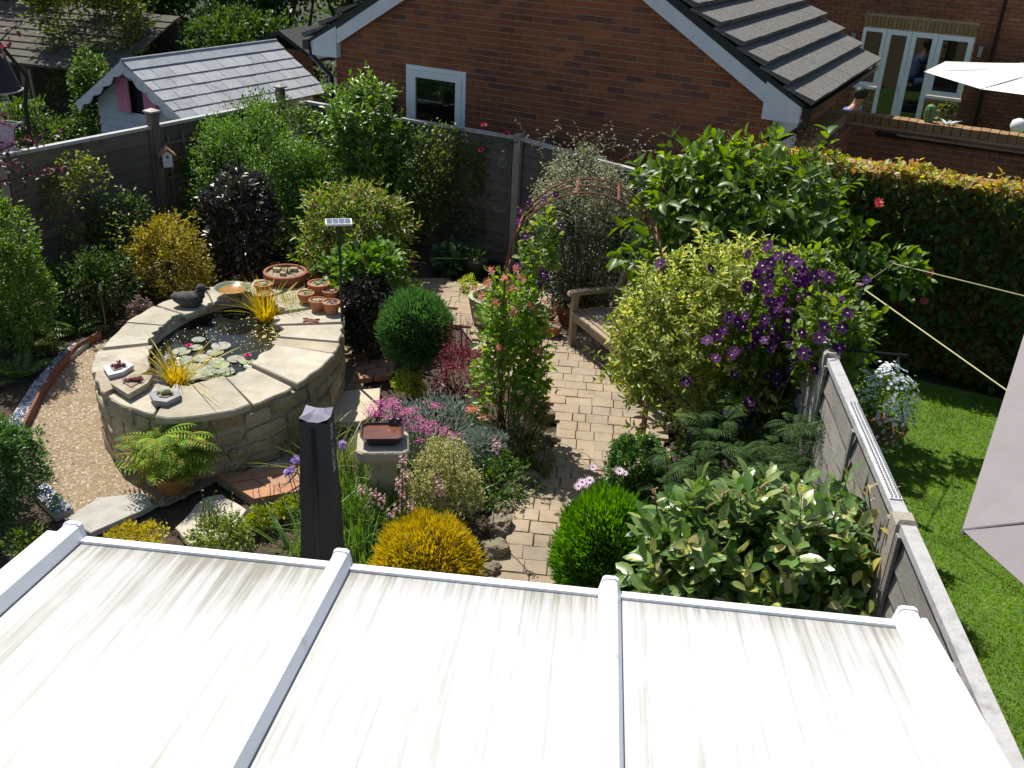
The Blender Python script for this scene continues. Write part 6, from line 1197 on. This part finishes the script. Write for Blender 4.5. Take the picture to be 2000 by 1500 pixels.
t, c, R, r = plant('clematis', 'purple flowered clematis on the upper left of the arch', 'climber', (1005, 395, 1100, 560), 7.5, leafm('leaf_clem', [(.10, .18, .03), (.17, .26, .05), (.06, .12, .03)], .4), 420, .06, .036, clumps=26, spread=.24, fill=.1, stems=6, fine=True, r0=.005, lump=.3, skirt=0)
CLEM = leafm('clematis_petal', [(.065, .010, .085), (.09, .016, .115), (.045, .007, .06), (.12, .03, .14)], .2, .7, .2, gain=0); CEN = flat('clematis_centre', (.60, .55, .30), .8)
def clem_mesh(seed):
    r_ = np.random.default_rng(seed); mb = MB(); petal_flower(mb, (0, 0, 0), 1., 6, .08, 1, .78, 0, (0, 0, 1), 1, .16); V = np.array(mb.v)+r_.normal(0, .025, (len(mb.v), 3)); me = bpy.data.meshes.new('flower'); me.from_pydata(V.tolist(), [], mb.f); me.materials.append(CLEM); me.materials.append(CEN); me.polygons.foreach_set('material_index', mb.m); return me
CMS = [clem_mesh(i) for i in range(4)]
def bloom(t, P, R_, nrmv, r): o = put('flower', CMS[r.integers(4)], None, t, tuple(np.array(P)-root_of(t))); o.rotation_euler = Vector(nrmv).to_track_quat('Z', 'Y').to_euler(); o.rotation_euler.rotate_axis('Z', r.uniform(0, 6)); o.scale = (R_,)*3
for x, y in ((1018, 412), (1030, 395), (1012, 432), (1026, 462), (1062, 390), (1085, 380), (1068, 545), (1052, 560), (1060, 535), (1012, 520), (1095, 440)): bloom(t, AY(x, y, 7.3), r.uniform(.03, .045), (r.normal(0, .6), -.6, .6), r)
# --- big broad-leaved shrub
VIB = leafm('leaf_viburnum', [(.07, .14, .02), (.10, .20, .026), (.05, .10, .018), (.14, .25, .035)], .4, .42, .6)
t, c, R, r = plant('shrub', 'big broad-leaved dark green shrub with brown seed heads by the garage', 'shrub', (1215, 240, 1690, 600), 8.75, VIB, 4300, .13, .062, k=.85, clumps=110, spread=.17, fill=.28, stems=12, fine=True, curl=.3, nobj=300, objmats=[VIB], r0=.02, lump=.16, out=.9, up=.1, twig=(8, .26))
plant('', '', '', (1660, 470, 1830, 600), 8.4, VIB, 200, .10, .055, k=.6, clumps=14, spread=.3, fill=.1, stems=0, fine=True, curl=.3, root=t, part_name='foliage', skirt=0)
SEEDM = leafm('seed_head', [(.10, .055, .03), (.15, .085, .045), (.07, .045, .025)], .1, .9, .2); PP = []
for k in range(34):
    x, y = r.uniform(1290, 1660), r.uniform(268, 430); P = AY(x, y, 8.75-.55+r.uniform(-.1, .35)); PP += [P+r.normal(0, 1, 3)*np.array([.035, .035, .06]) for _ in range(34)]
PP = np.array(PP); n = len(PP); V, F = leaves_geo(PP, r.normal(0, 1, (n, 3)), r.normal(0, 1, (n, 3)), np.full(n, .018), np.full(n, .012)); tris('seed_heads', V, F, SEEDM, t)
OR_ = leafm('orange_flower', [(.60, .14, .06), (.55, .08, .08)], .3)
for x, y, Y in ((1716, 402, 8.3), (1814, 535, 8.2), (1804, 590, 8.2), (1715, 395, 8.3)): mb = MB(); petal_flower(mb, AY(x, y, Y), .05, 8, .4, 2, .35, 0, (0, -.6, .8)); part('flower', mb, OR_, t)
# --- variegated golden shrub
t, c, R, r = plant('shrub', 'large dome shrub with yellow edged leaves over the bench and path', 'shrub', (1172, 455, 1640, 905), 7.1, leafm('leaf_yellowvar', [(.14, .24, .05), (.24, .33, .08), (.38, .43, .14), (.12, .20, .045), (.52, .54, .24)], .38, .35, .5), 17000, .065, .026, k=.72, clumps=170, spread=.13, stems=10, fill=.2, out=.9, up=.25, curl=.3, skirt=0, twig=(11, .15))
# --- large purple clematis
t, c, R, r = plant('clematis', 'big clematis covered in purple flowers against the right fence', 'climber', (1400, 465, 1700, 900), 6.75, MATS['leaf_clem'], 5200, .06, .036, k=.55, clumps=80, spread=.18, stems=12, fine=True, r0=.008, lump=.2)
CL = [(1462, 497), (1500, 480), (1520, 500), (1535, 512), (1478, 535), (1505, 540), (1535, 530), (1460, 560), (1500, 555), (1388, 525), (1555, 545), (1570, 530), (1590, 540), (1580, 560), (1620, 543), (1600, 570), (1535, 565), (1560, 580), (1588, 590), (1612, 575), (1540, 610), (1500, 590), (1575, 610), (1600, 620), (1425, 620), (1440, 630), (1455, 618), (1400, 655), (1382, 665), (1415, 645), (1480, 650), (1495, 665), (1520, 660), (1508, 680), (1398, 700), (1435, 685), (1550, 700), (1545, 720), (1500, 735), (1540, 740), (1575, 750), (1340, 745), (1450, 790), (1470, 800), (1465, 785), (1540, 820), (1365, 840), (1352, 848), (1380, 835), (1670, 715), (1660, 655), (1622, 650), (1585, 625), (1562, 760), (1590, 700), (1528, 590), (1490, 520), (1610, 600), (1518, 730), (1580, 780), (1290, 515)]
CL += [(float(r.normal(1545, 45)), float(r.normal(560, 45))) for _ in range(26)]+[(float(r.normal(1500, 60)), float(r.normal(690, 60))) for _ in range(18)]
CL = [(x, y) for x, y in CL if not (y < 500 and x > 1525) and not (y < 478)]
for x, y in CL: bloom(t, AY(x, y, 6.42+r.uniform(-.1, .08)), r.uniform(.038, .056), (r.normal(0, .6), -.6+r.normal(0, .3), .6+r.normal(0, .3)), r)
plant('', '', '', (1540, 560, 1690, 790), 6.1, MATS['leaf_clem'], 1300, .06, .036, k=.7, clumps=50, spread=.2, stems=5, fine=True, root=t, part_name='fence_foliage', r0=.005, skirt=0)
for x, y in ((1655, 612), (1640, 680), (1600, 660), (1625, 700), (1590, 720), (1645, 640), (1610, 640), (1565, 650), (1570, 690)): bloom(t, AY(x, y, 5.9), r.uniform(.045, .06), (r.normal(0, .6), -.6, .6), r)
# --- dark ferny shrub (pinnate leaves) below the clematis
r = np.random.default_rng(9); t = thing('shrub', 'dark ferny leaved shrub below the clematis', 'shrub', (*AY(1460, 950, 5.7)[:2], 0)); FM = GR('leaf_sorbaria', (.028, .062, .022), rough=.65, spec=.2)
for k in range(52):
    x, y = r.uniform(1285, 1640), r.uniform(815, 985); P = AY(x, y, 5.75+r.uniform(-.25, .3)); fern('', P, 0, 6, .24, FM, 300+k, wr=.2, lw=.24, root=t, up0=r.uniform(.2, .9), spread=1.7, pairs=12)
for k in range(4):
    x, y = r.uniform(1300, 1500), r.uniform(760, 830); P = AY(x, y, 6.35); fern('', P, 0, 4, .19, GR('leaf_sorbaria2', (.07, .11, .04), rough=.65, spec=.2), 330+k, lw=.22, root=t, up0=.7, spread=1.4, pairs=11)
part('stems', stems_mb(t.location, [AY(r.uniform(1300, 1640), r.uniform(860, 960), 5.8) for _ in range(12)], r, .012), BARK, t)
plant('plant', 'dark leafy undergrowth beneath the dome shrub and clematis', 'plant', (1320, 800, 1600, 930), 6.45, GR('leaf_undergrowth', (.03, .065, .02)), 3000, .05, .026, k=.7, clumps=60, stems=0)
plant('shrub', 'small glossy box-like shrub at the path side below the dome shrub', 'shrub', (1182, 838, 1305, 975), 6.3, GR('leaf_box', (.045, .11, .03), rough=.3), 8000, .030, .016, clumps=110, spread=.15, stems=6)
# --- clipped conifers: spiky sprigs
def sprig_ball(name, label, cat, box, Y, mat, n, L, W, k=1., up=.5, jit=.5, trunk=None, cr=None, low=-.85, core=None, lump=.045):
    SEED[0] += 1; r = np.random.default_rng(SEED[0]); c, R = ell(*box, Y, k) if cr is None else cr; R = R-L*.55; t = thing(name, label, cat, (c[0], c[1], 0))
    d = nrm(r.normal(0, 1, (n*2, 3))); d = d[d[:, 2] > low][:n]; k_ = len(d); f = 1+lump*np.sin(d[:, 0]*9+d[:, 1]*7)+lump*np.sin(d[:, 2]*11+d[:, 0]*5)
    f = f*np.where(r.uniform(0, 1, k_) < .06, r.uniform(1.02, 1.12, k_), 1.)*(1-.09*np.clip(np.sin(d[:, 0]*17+d[:, 2]*13+1)*np.sin(d[:, 1]*15-d[:, 2]*9)-.35, 0, 1)); P = c+d*R*f[:, None]*r.uniform(.82, 1., (k_, 1)); m_ = P[:, 2] > .01; P, d = P[m_], d[m_]; k_ = len(P); D = nrm(nrm(d/R)*1.+UPV*up+r.normal(0, jit*.6, (k_, 3))); V, F = leaves_geo(P, D, r.normal(0, 1, (k_, 3)), L*r.uniform(.5, 1.2, k_), np.full(k_, W), .2, .05); tris('foliage', V, F, mat, t)
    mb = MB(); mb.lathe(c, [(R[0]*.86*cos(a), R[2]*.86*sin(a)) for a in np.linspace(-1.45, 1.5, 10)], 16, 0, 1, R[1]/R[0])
    mb.v = [(x, y, max(z, .0)) for x, y, z in mb.v]; part('inner_core', mb, core or BARK, t)  # solid dark core fills the ball behind the sprigs
    if trunk: mb = MB(); mb.tube([(c[0], c[1], 0), (c[0], c[1], c[2]-R[2]*.5)], trunk, 8); part('trunk', mb, BARK, t)
    return t
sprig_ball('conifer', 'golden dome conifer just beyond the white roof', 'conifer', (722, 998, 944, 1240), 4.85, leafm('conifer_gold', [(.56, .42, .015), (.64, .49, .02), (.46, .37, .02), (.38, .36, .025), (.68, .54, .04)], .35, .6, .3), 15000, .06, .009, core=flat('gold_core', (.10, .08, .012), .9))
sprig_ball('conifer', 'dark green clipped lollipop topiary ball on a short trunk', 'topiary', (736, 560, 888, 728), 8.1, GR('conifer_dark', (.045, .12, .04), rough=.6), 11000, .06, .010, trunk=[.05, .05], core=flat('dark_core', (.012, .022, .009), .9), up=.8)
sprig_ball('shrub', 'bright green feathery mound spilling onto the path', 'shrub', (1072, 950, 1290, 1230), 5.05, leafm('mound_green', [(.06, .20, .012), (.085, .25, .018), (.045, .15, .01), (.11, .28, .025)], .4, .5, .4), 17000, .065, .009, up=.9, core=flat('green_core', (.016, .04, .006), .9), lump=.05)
# --- big variegated elaeagnus with individual leaves
EL1 = leafm('leaf_elae', [(.055, .13, .035), (.09, .19, .05), (.16, .26, .08), (.065, .145, .04), (.30, .36, .16)], .25, .36, .9); EL2 = leafm('leaf_elae_gold', [(.50, .48, .10), (.58, .54, .16), (.42, .42, .08)], .25, .3, .6); EL3 = leafm('leaf_elae_cream', [(.42, .41, .25), (.36, .37, .21)], .2, .3, .6)
t, c, R, r = plant('shrub', 'large leathery leaved shrub with cream and gold variegation beside the white roof', 'shrub', (1212, 922, 1830, 1330), 4.35, EL1, 6500, .11, .052, k=.62, clumps=120, spread=.16, fill=.3, stems=14, fine=True, nobj=300, objmats=[EL1, EL1, EL1, EL1, (EL1, EL2), EL3], r0=.012, fold=.12, curl=.18, lump=.1, up=.6, twig=(10, .20), wood=flat('russet_stem', (.16, .08, .03)))
PP = []; DD = []; st = MB()
for k in range(26):
    x, y = r.uniform(1250, 1740), r.uniform(935, 1150); b = AY(x, y+60, 4.3); q = AY(x+r.uniform(-15, 15), y, 4.3); st.tube([b, q], [.005, .003], 5)
    for j in range(6): a = 2.4*j+r.uniform(0, 1); PP.append(b+(q-b)*(.55+.08*j)); DD.append(np.array([cos(a), sin(a), .7+.12*j]))
part('stems', st, flat('russet_stem', (.16, .08, .03)), t, kind='stuff'); PP, DD = np.array(PP), np.array(DD); n = len(PP); V, F = leaves_geo(PP, DD, np.tile(UPV, (n, 1))+r.normal(0, .3, (n, 3)), r.uniform(.03, .07, n), r.uniform(.014, .028, n), fine=True); tris('shoot_leaves', V, F, leafm('leaf_elae_new', [(.36, .26, .13), (.30, .27, .13), (.42, .36, .2), (.2, .2, .1)], .2, .4, .5), t)
PP = np.array([AY(r.normal(1715, 38), r.uniform(1020, 1200), 4.25+r.normal(0, .1)) for _ in range(60)]); n = len(PP); V, F = leaves_geo(PP, r.normal(0, .6, (n, 3))+(0, -.3, .2), r.normal(0, .3, (n, 3))+(0, 0, 1), r.uniform(.08, .11, n), r.uniform(.04, .055, n), fine=True); tris('gold_leaves', V, F, EL2, t)
# --- osteospermum by the path
t = thing('daisy', 'pale pink daisies leaning over the path edge', 'flower', G(1190, 960)); r = np.random.default_rng(21); DA = leafm('daisy_petal', [(.70, .55, .68), (.78, .66, .76), (.66, .48, .62)], .3); DC = flat('daisy_eye', (.06, .02, .09), .7); st = MB(); B0 = G(1215, 985)
for x, y, s in ((1145, 945, 1.1), (1130, 950, 1.), (1152, 938, 1.), (1210, 920, 1.), (1111, 983, .9), (1158, 913, .8), (1137, 942, 1), (1220, 924, .7)):
    P = AY(x, y, 5.95); mb = MB(); petal_flower(mb, P, .042*s, 13, .05, 1, .28, 0, (0, -.35, .9), 1, .2); part('flower', mb, [DA, DC], t); st.tube([B0+r.normal(0, .04, 3)*(1, 1, 0), P-(0, 0, .06), P], .003, 4)
part('stalks', st, STEMW, t); V, F = blades(120, B0, .16, .22, .012, .4, .6, 33); tris('foliage', V, F, MID, t)
# --- centre bed
plant('shrub', 'small cream and green variegated shrub in the centre bed', 'shrub', (795, 850, 938, 1030), 6.05, leafm('leaf_creamvar', [(.40, .38, .16), (.52, .50, .24), (.24, .27, .09), (.12, .17, .05), (.46, .45, .2)], .3), 6500, .024, .013, clumps=110, spread=.15, stems=6)
t, c, R, r = plant('plant', 'silver grey foliage mound in the centre bed', 'plant', (735, 745, 975, 900), 7.15, leafm('leaf_silver', [(.26, .31, .25), (.34, .39, .33), (.18, .24, .18), (.42, .46, .42)], .15, .6, .3), 4800, .06, .011, k=.9, clumps=110, spread=.17, stems=0, up=.7, cr=(np.array([-1.2, 7.15, .12]), np.array([.5, .48, .32])))
plant('plant', 'silver grey foliage patch spreading toward the path stones', 'plant', (880, 830, 1000, 900), 6.8, MATS['leaf_silver'], 1500, .055, .010, clumps=40, stems=0, up=.7)
t = thing('achillea', 'pink flat-headed achillea between bird bath and silver mound', 'flower', G(770, 880)); r = np.random.default_rng(31); AC = leafm('achillea_pink', [(.50, .10, .30), (.60, .17, .38), (.42, .07, .24), (.62, .28, .44)], .25, .7, .2); st = MB(); base = G(780, 890)
for x, y, s in ((730, 795, 1.), (748, 800, 1.1), (770, 790, 1.), (790, 805, 1.1), (805, 800, 1.), (815, 818, .9), (850, 792, 1.), (800, 835, 1.), (825, 833, 1.1), (845, 828, .9), (860, 838, 1.1), (875, 850, .9), (893, 852, .9), (760, 815, 1.), (742, 785, .8), (785, 822, .9), (870, 842, .9), (818, 860, .6), (722, 805, .8), (765, 783, .9), (733, 810, .9), (835, 842, 1.), (778, 800, .9)):
    P = AY(x, y, 6.75+r.uniform(-.1, .15)); n = 60; q = np.stack([r.normal(0, .032*s, n), r.normal(0, .032*s, n), r.uniform(-.006, .008, n)], 1)+P; V, F = leaves_geo(q, r.normal(0, 1, (n, 3))*(1, 1, .3), np.tile(UPV, (n, 1)), np.full(n, .016), np.full(n, .013)); tris('flower_head', V, F, AC, t); st.tube([np.array([P[0]+.03, P[1]+.05, 0]), P], .003, 4)
part('stalks', st, STEMW, t); V, F = blades(220, base, .30, .26, .008, .4, .5, 32); tris('foliage', V, F, MID, t)
plant('shrub', 'red leaved barberry beside the topiary ball', 'shrub', (838, 665, 965, 775), 7.75, leafm('leaf_barberry', [(.22, .045, .055), (.30, .08, .09), (.15, .03, .04), (.40, .16, .16)], .3, .5, .4), 2800, .026, .014, clumps=60, spread=.2, stems=8)
t = bpy.data.objects[-1] if False else [o for o in bpy.data.objects if o.get('label') == 'red leaved barberry beside the topiary ball'][0]; r = np.random.default_rng(8); st = MB(); PP = []
for k in range(22):
    x = r.uniform(868, 948); b = AY(x, 720, 7.75); q = AY(x+r.uniform(-12, 12), r.uniform(612, 660), 7.8); st.tube([b, q], [.003, .0015], 4); PP += [b+(q-b)*s for s in np.linspace(.3, 1, 14)]
part('flower_stems', st, flat('red_stem', (.25, .06, .07)), t); PP = np.array(PP); n = len(PP); V, F = leaves_geo(PP, r.normal(0, 1, (n, 3)), r.normal(0, 1, (n, 3)), np.full(n, .016), np.full(n, .01)); tris('flower_spikes', V, F, MATS['leaf_barberry'], t)
plant('plant', 'lime green plant at the foot of the topiary trunk', 'plant', (765, 712, 832, 765), 8.0, LIME, 700, .035, .02, clumps=26, stems=0)
plant('shrub', 'grey green low bush at the path edge by the honeysuckle', 'shrub', (985, 755, 1076, 870), 7.2, leafm('leaf_hebe', [(.16, .20, .08), (.22, .25, .11), (.10, .14, .06), (.28, .28, .15)], .2), 3600, .026, .012, clumps=60, spread=.16, stems=6)
plant('plant', 'dark green mat of leaves behind the path stones', 'plant', (900, 850, 1075, 990), 6.55, GR('leaf_mat', (.04, .09, .02)), 3200, .04, .02, clumps=60, stems=0, cr=(np.array([-.62, 6.6, .08]), np.array([.38, .5, .22])))
plant('plant', 'golden green creeping plant at the inner bend of the path', 'plant', (1000, 840, 1070, 930), 6.9, leafm('leaf_creepgold', [(.16, .17, .03), (.10, .13, .025)], .2), 900, .025, .014, clumps=24, stems=0, cr=(np.array([-.38, 6.95, .1]), np.array([.2, .3, .18])))
# penstemon
t = thing('penstemon', 'pale pink penstemon spikes in front of the variegated shrub', 'flower', G(790, 1010)); r = np.random.default_rng(41); PK = leafm('penstemon_pink', [(.66, .42, .42), (.74, .55, .52), (.60, .34, .38)], .3, .6, .3); st = MB()
for x, y in ((706, 958), (728, 965), (745, 975), (779, 945), (787, 900), (785, 968), (775, 995), (858, 950), (852, 935), (863, 965), (842, 970), (725, 990), (800, 990), (762, 1005), (970, 868), (815, 1000), (790, 928)):
    P = AY(x, y, 5.75+r.uniform(-.1, .15)); g_ = np.array([P[0]+r.normal(0, .03), P[1]+r.normal(0, .03), 0]); st.tube([g_, P+(0, 0, .03)], .004, 4); mb = MB()
    for k in range(11): a = 2.4*k; d = np.array([cos(a), sin(a), .15]); petal_flower(mb, P+d*.018+UPV*(.035-.012*k*.8), .020, 5, .5, 1, .7, 0, d)
    part('flower_spike', mb, PK, t)
part('stalks', st, STEMW, t)
for k, (x, y) in enumerate(((720, 1020), (760, 1030), (800, 1035), (690, 1010), (860, 1000))): V, F = blades(90, G(x, y), .12, .34, .020, .35, .4, 50+k); tris('foliage', V, F, GR('leaf_pen', (.07, .15, .03)), t)
# strap leaved clumps round the parasol
STR = GR('leaf_strap', (.06, .13, .03)); TAN = leafm('leaf_tanstrap', [(.10, .17, .04), (.16, .22, .06), (.26, .24, .08), (.07, .13, .03)], .3)
for lab, x, y, n, L_, m_ in (('strap leaved clump right of the covered parasol', 690, 1060, 150, .42, STR), ('strap leaved clump left of the covered parasol, near its foot', 590, 1080, 90, .36, STR), ('tall grassy clump behind the covered parasol', 645, 930, 130, .55, TAN), ('arching grassy clump left of the parasol top', 600, 900, 60, .50, TAN), ('strap leaved clump at the foot of the bird bath', 700, 960, 130, .40, STR), ('leafy clump between penstemon and bird bath pedestal', 770, 985, 90, .3, STR), ('strap leaved clump at the corner of the white roof and golden conifer', 710, 1115, 110, .36, STR)):
    c = G(x, y); t = thing('strap_leaf_plant', lab, 'plant', c, 'strap leaved clumps'); V, F = blades(n, c, .13, L_, .013, .45, .42, x); tris('blades', V, F, m_, t)
t = thing('agapanthus', 'lilac flower heads on thin stalks beside the parasol cover', 'flower', G(620, 960)); LI = leafm('lilac_petal', [(.42, .28, .62), (.52, .38, .70), (.36, .22, .55)], .3); pts = [AY(x, y, 5.9) for x, y in ((669, 868), (577, 898), (568, 917), (563, 924))]; heads(t, pts, .03, LI, 7, 18, .018); st = MB(); [st.tube([np.array([p_[0]+.05, p_[1]+.06, 0]), p_], .003, 4) for p_ in pts]; part('stalks', st, STEMW, t)
# front bed, left of the parasol
t, c, R, r = plant('plant', 'loose green herb with thin upright stems before the pale slab', 'plant', (368, 990, 500, 1110), 5.35, leafm('leaf_herb', [(.12, .20, .04), (.18, .25, .06), (.08, .14, .03)], .35), 2200, .03, .016, clumps=50, spread=.22, stems=10, lump=.25)
st = MB(); PP = []
for k in range(16):
    x = r.uniform(375, 470); b = AY(x, 1040, 5.4); q = AY(x+r.uniform(-14, 14), r.uniform(955, 1000), 5.45); st.tube([b, q], .002, 4); PP += [b+(q-b)*s for s in np.linspace(.2, 1, 9)]
part('upright_stems', st, STEMW, t); PP = np.array(PP); n = len(PP); V, F = leaves_geo(PP, r.normal(0, 1, (n, 3))+(0, 0, .4), r.normal(0, .5, (n, 3))+(0, 0, 1), r.uniform(.018, .032, n), r.uniform(.01, .015, n)); tris('stem_leaves', V, F, MATS['leaf_herb'], t)
plant('plant', 'low bright green sedum behind the herb, left of the parasol', 'plant', (478, 985, 545, 1035), 5.75, GR('leaf_sedum', (.14, .20, .03)), 1100, .028, .014, clumps=36, stems=0, up=.8)
plant('plant', 'bright green low cushion beside the clay tiles', 'plant', (535, 965, 600, 1010), 5.95, GR('leaf_sedum', ()) if False else MATS['leaf_sedum'], 1000, .03, .014, clumps=30, stems=0, up=.8)
plant('plant', 'golden yellow low plant at the edge of the white roof', 'plant', (195, 1020, 325, 1095), 5.15, leafm('leaf_goldlow', [(.42, .38, .03), (.50, .44, .05), (.32, .32, .04)], .3), 2200, .03, .015, clumps=60, stems=0, up=.6)
t = thing('dried_stems', 'thin reddish seed stems in front of the clay tiles', 'plant', G(520, 1000)); r = np.random.default_rng(51); st = MB()
for x, y in ((492, 918), (525, 900), (505, 950), (545, 940), (515, 970), (535, 950), (555, 960)): q = AY(x, y, 5.9); st.tube([np.array([q[0]+r.normal(.02, .02), q[1]-.05, 0]), q], [.003, .0015], 4); st.tube([q-(0, 0, .05), q], [.004, .002], 5)
part('stems', st, flat('red_stem', ()), t)
plant('plant', 'weedy green ground plants at the near left edge', 'plant', (0, 1010, 110, 1110), 5.1, GR('leaf_weed', (.07, .12, .025)), 500, .035, .018, clumps=26, stems=0, lump=.4)
# stone trough flowers
t = thing('trough_flowers', 'mixed pink and white flowers filling the stone trough', 'flower', TROUGH+np.array([0, 0, .3])); r = np.random.default_rng(61); n = 700; q = np.stack([r.normal(0, .17, n), r.normal(0, .13, n), np.abs(r.normal(.05, .05, n))], 1)+TROUGH+(0, 0, .30); V, F = leaves_geo(q, r.normal(0, .6, (n, 3))+UPV*.7, r.normal(0, .5, (n, 3))+UPV, r.uniform(.025, .05, n), r.uniform(.014, .024, n)); tris('foliage', V, F, BRIGHT, t)
for k in range(22):
    mb = MB(); petal_flower(mb, TROUGH+(r.normal(0, .16), r.normal(0, .12)-.05, .40+r.uniform(0, .05)), r.uniform(.022, .04), 6, .3, 2, .6, 0, (r.normal(0, .3), -.4, .8)); part('flower', mb, [HON, PPK, flat('white_petal_fleck', ()), HON][k % 4], t)
V, F = blades(26, TROUGH+(.02, .1, .3), .05, .34, .012, .4, .6, 62); tris('bronze_grass', V, F, leafm('bronze', [(.20, .12, .03), (.28, .18, .05)], .3), t)
# basket flowers
t, c, R, r = plant('', '', '', (1655, 712, 1788, 885), 6.0, MID, 1500, .035, .02, clumps=60, stems=0, root=bpy.data.objects['hanging_basket'], low=-.9, zmin=.9, skirt=0)
kc = nrm(r.normal(0, 1, (34, 3))+(.35, 0, .35)); n = 430; d = nrm(kc[r.integers(0, 34, n)]+r.normal(0, .2, (n, 3))); q = c+d*R*r.uniform(.8, 1.15, (n, 1)); mb = MB(); 
for p_, dd in zip(q, d): petal_flower(mb, p_, r.uniform(.010, .018), 5, .1, 1, .7, 0, dd+(0, -.3, .3))
part('flowers', mb, flat('basket_white', (.72, .76, .80), .6, transl=.25), t, kind='stuff')
# creeper on the wall
r = np.random.default_rng(71); t = thing('creeper', 'dense dark creeper with red and gold new leaves along the wall top', 'climber', CW.p(.8, -.1, 0)); n = 9000
CRM = leafm('leaf_creeper', [(.04, .07, .012), (.065, .10, .018), (.03, .055, .010), (.095, .13, .02)], .35, .55, .3)
u = r.uniform(-1.3, 4.4, n); z = .42+1.5*r.uniform(0, 1, n)**.8; z = np.where(r.uniform(0, 1, n) < .22, r.uniform(.05, .6, n), z); wv = -.04-.10*np.abs(np.sin(u*3.1+z*4))-.06*r.uniform(0, 1, n)
P = CW.o+CW.ex*u[:, None]+CW.ey*wv[:, None]+UPV*z[:, None]; D = r.normal(0, .6, (n, 3))-UPV*.7-CW.ey*.25; N_ = r.normal(0, .35, (n, 3))-CW.ey+UPV*.35; V, F = leaves_geo(P, D, N_, r.uniform(.06, .11, n), r.uniform(.05, .08, n), .1, .1); tris('foliage', V, F, CRM, t)
n = 2600; u = r.uniform(-1.3, 4.4, n); z = 1.94+np.abs(r.normal(0, .035, n))*(1.0+.6*np.sin(u*7)); wv = r.uniform(-.18, .16, n); m_ = (u > -.25) | (r.uniform(0, 1, n) < .5); P = CW.o+CW.ex*u[:, None]+CW.ey*wv[:, None]+UPV*z[:, None]; P = P[m_]; n = len(P); V, F = leaves_geo(P, r.normal(0, .6, (n, 3))+UPV*.3-CW.ey*.3, r.normal(0, .4, (n, 3))+UPV, r.uniform(.05, .09, n), r.uniform(.04, .06, n), .15, .1)
tris('top_growth', V, F, leafm('leaf_creeper_top', [(.24, .30, .05), (.36, .36, .07), (.16, .22, .04), (.42, .20, .06), (.44, .40, .20), (.28, .32, .07)], .4), t)
st = MB(); [st.tube([CW.p(a, -.03, 0), CW.p(a+r.normal(0, .2), -.04, .8), CW.p(a+r.normal(0, .4), -.04, 1.8)], .008, 4) for a in np.linspace(-1.2, 4.3, 14)]; part('stems', st, BARK, t)
q = AY(1845, 220, 16.2); t, c, R, r = plant('shrub', 'small round leaved bush in a pot by the far house', 'shrub', (1828, 195, 1866, 240), 16.2, GR('leaf_patio', (.06, .09, .03)), 260, .08, .05, clumps=14, stems=5)
mb = MB(); mb.lathe((c[0], c[1], 0), potprof(.2, .35), 16); part('pot', mb, TERRAD, t)
# bark mulch and leaf litter on the beds
n = 5200; q = np.stack([r.uniform(-2.6, -.3, n), r.uniform(4.5, 7.6, n)], 1); q = np.concatenate([q, np.stack([r.uniform(-4.6, -2.6, 900), r.uniform(4.4, 5.7, 900)], 1), np.stack([r.uniform(-6.3, -3.9, 1500), r.uniform(7., 11.5, 1500)], 1)]); keep = np.array([not inpoly(a, b, PATH) and not inpoly(a, b, GRAV) for a, b in q]); q = q[keep]; n = len(q)
P = np.stack([q[:, 0], q[:, 1], r.uniform(.0, .012, n)], 1); V, F = leaves_geo(P, r.normal(0, 1, (n, 3))*(1, 1, .25), r.normal(0, .3, (n, 3))+UPV, r.uniform(.012, .035, n), r.uniform(.006, .014, n), .1, 0.)
o = tris('bark_mulch', V, F, surf('mulch', [(.8, .8, .8), (1, 1, 1)], .95, 20, 3, 0, piece=[(.10, .06, .035), (.16, .10, .06), (.07, .045, .03), (.22, .16, .10), (.30, .24, .17)]), kind='stuff'); o['label'] = 'brown bark chips and crumbs scattered over the flower beds'
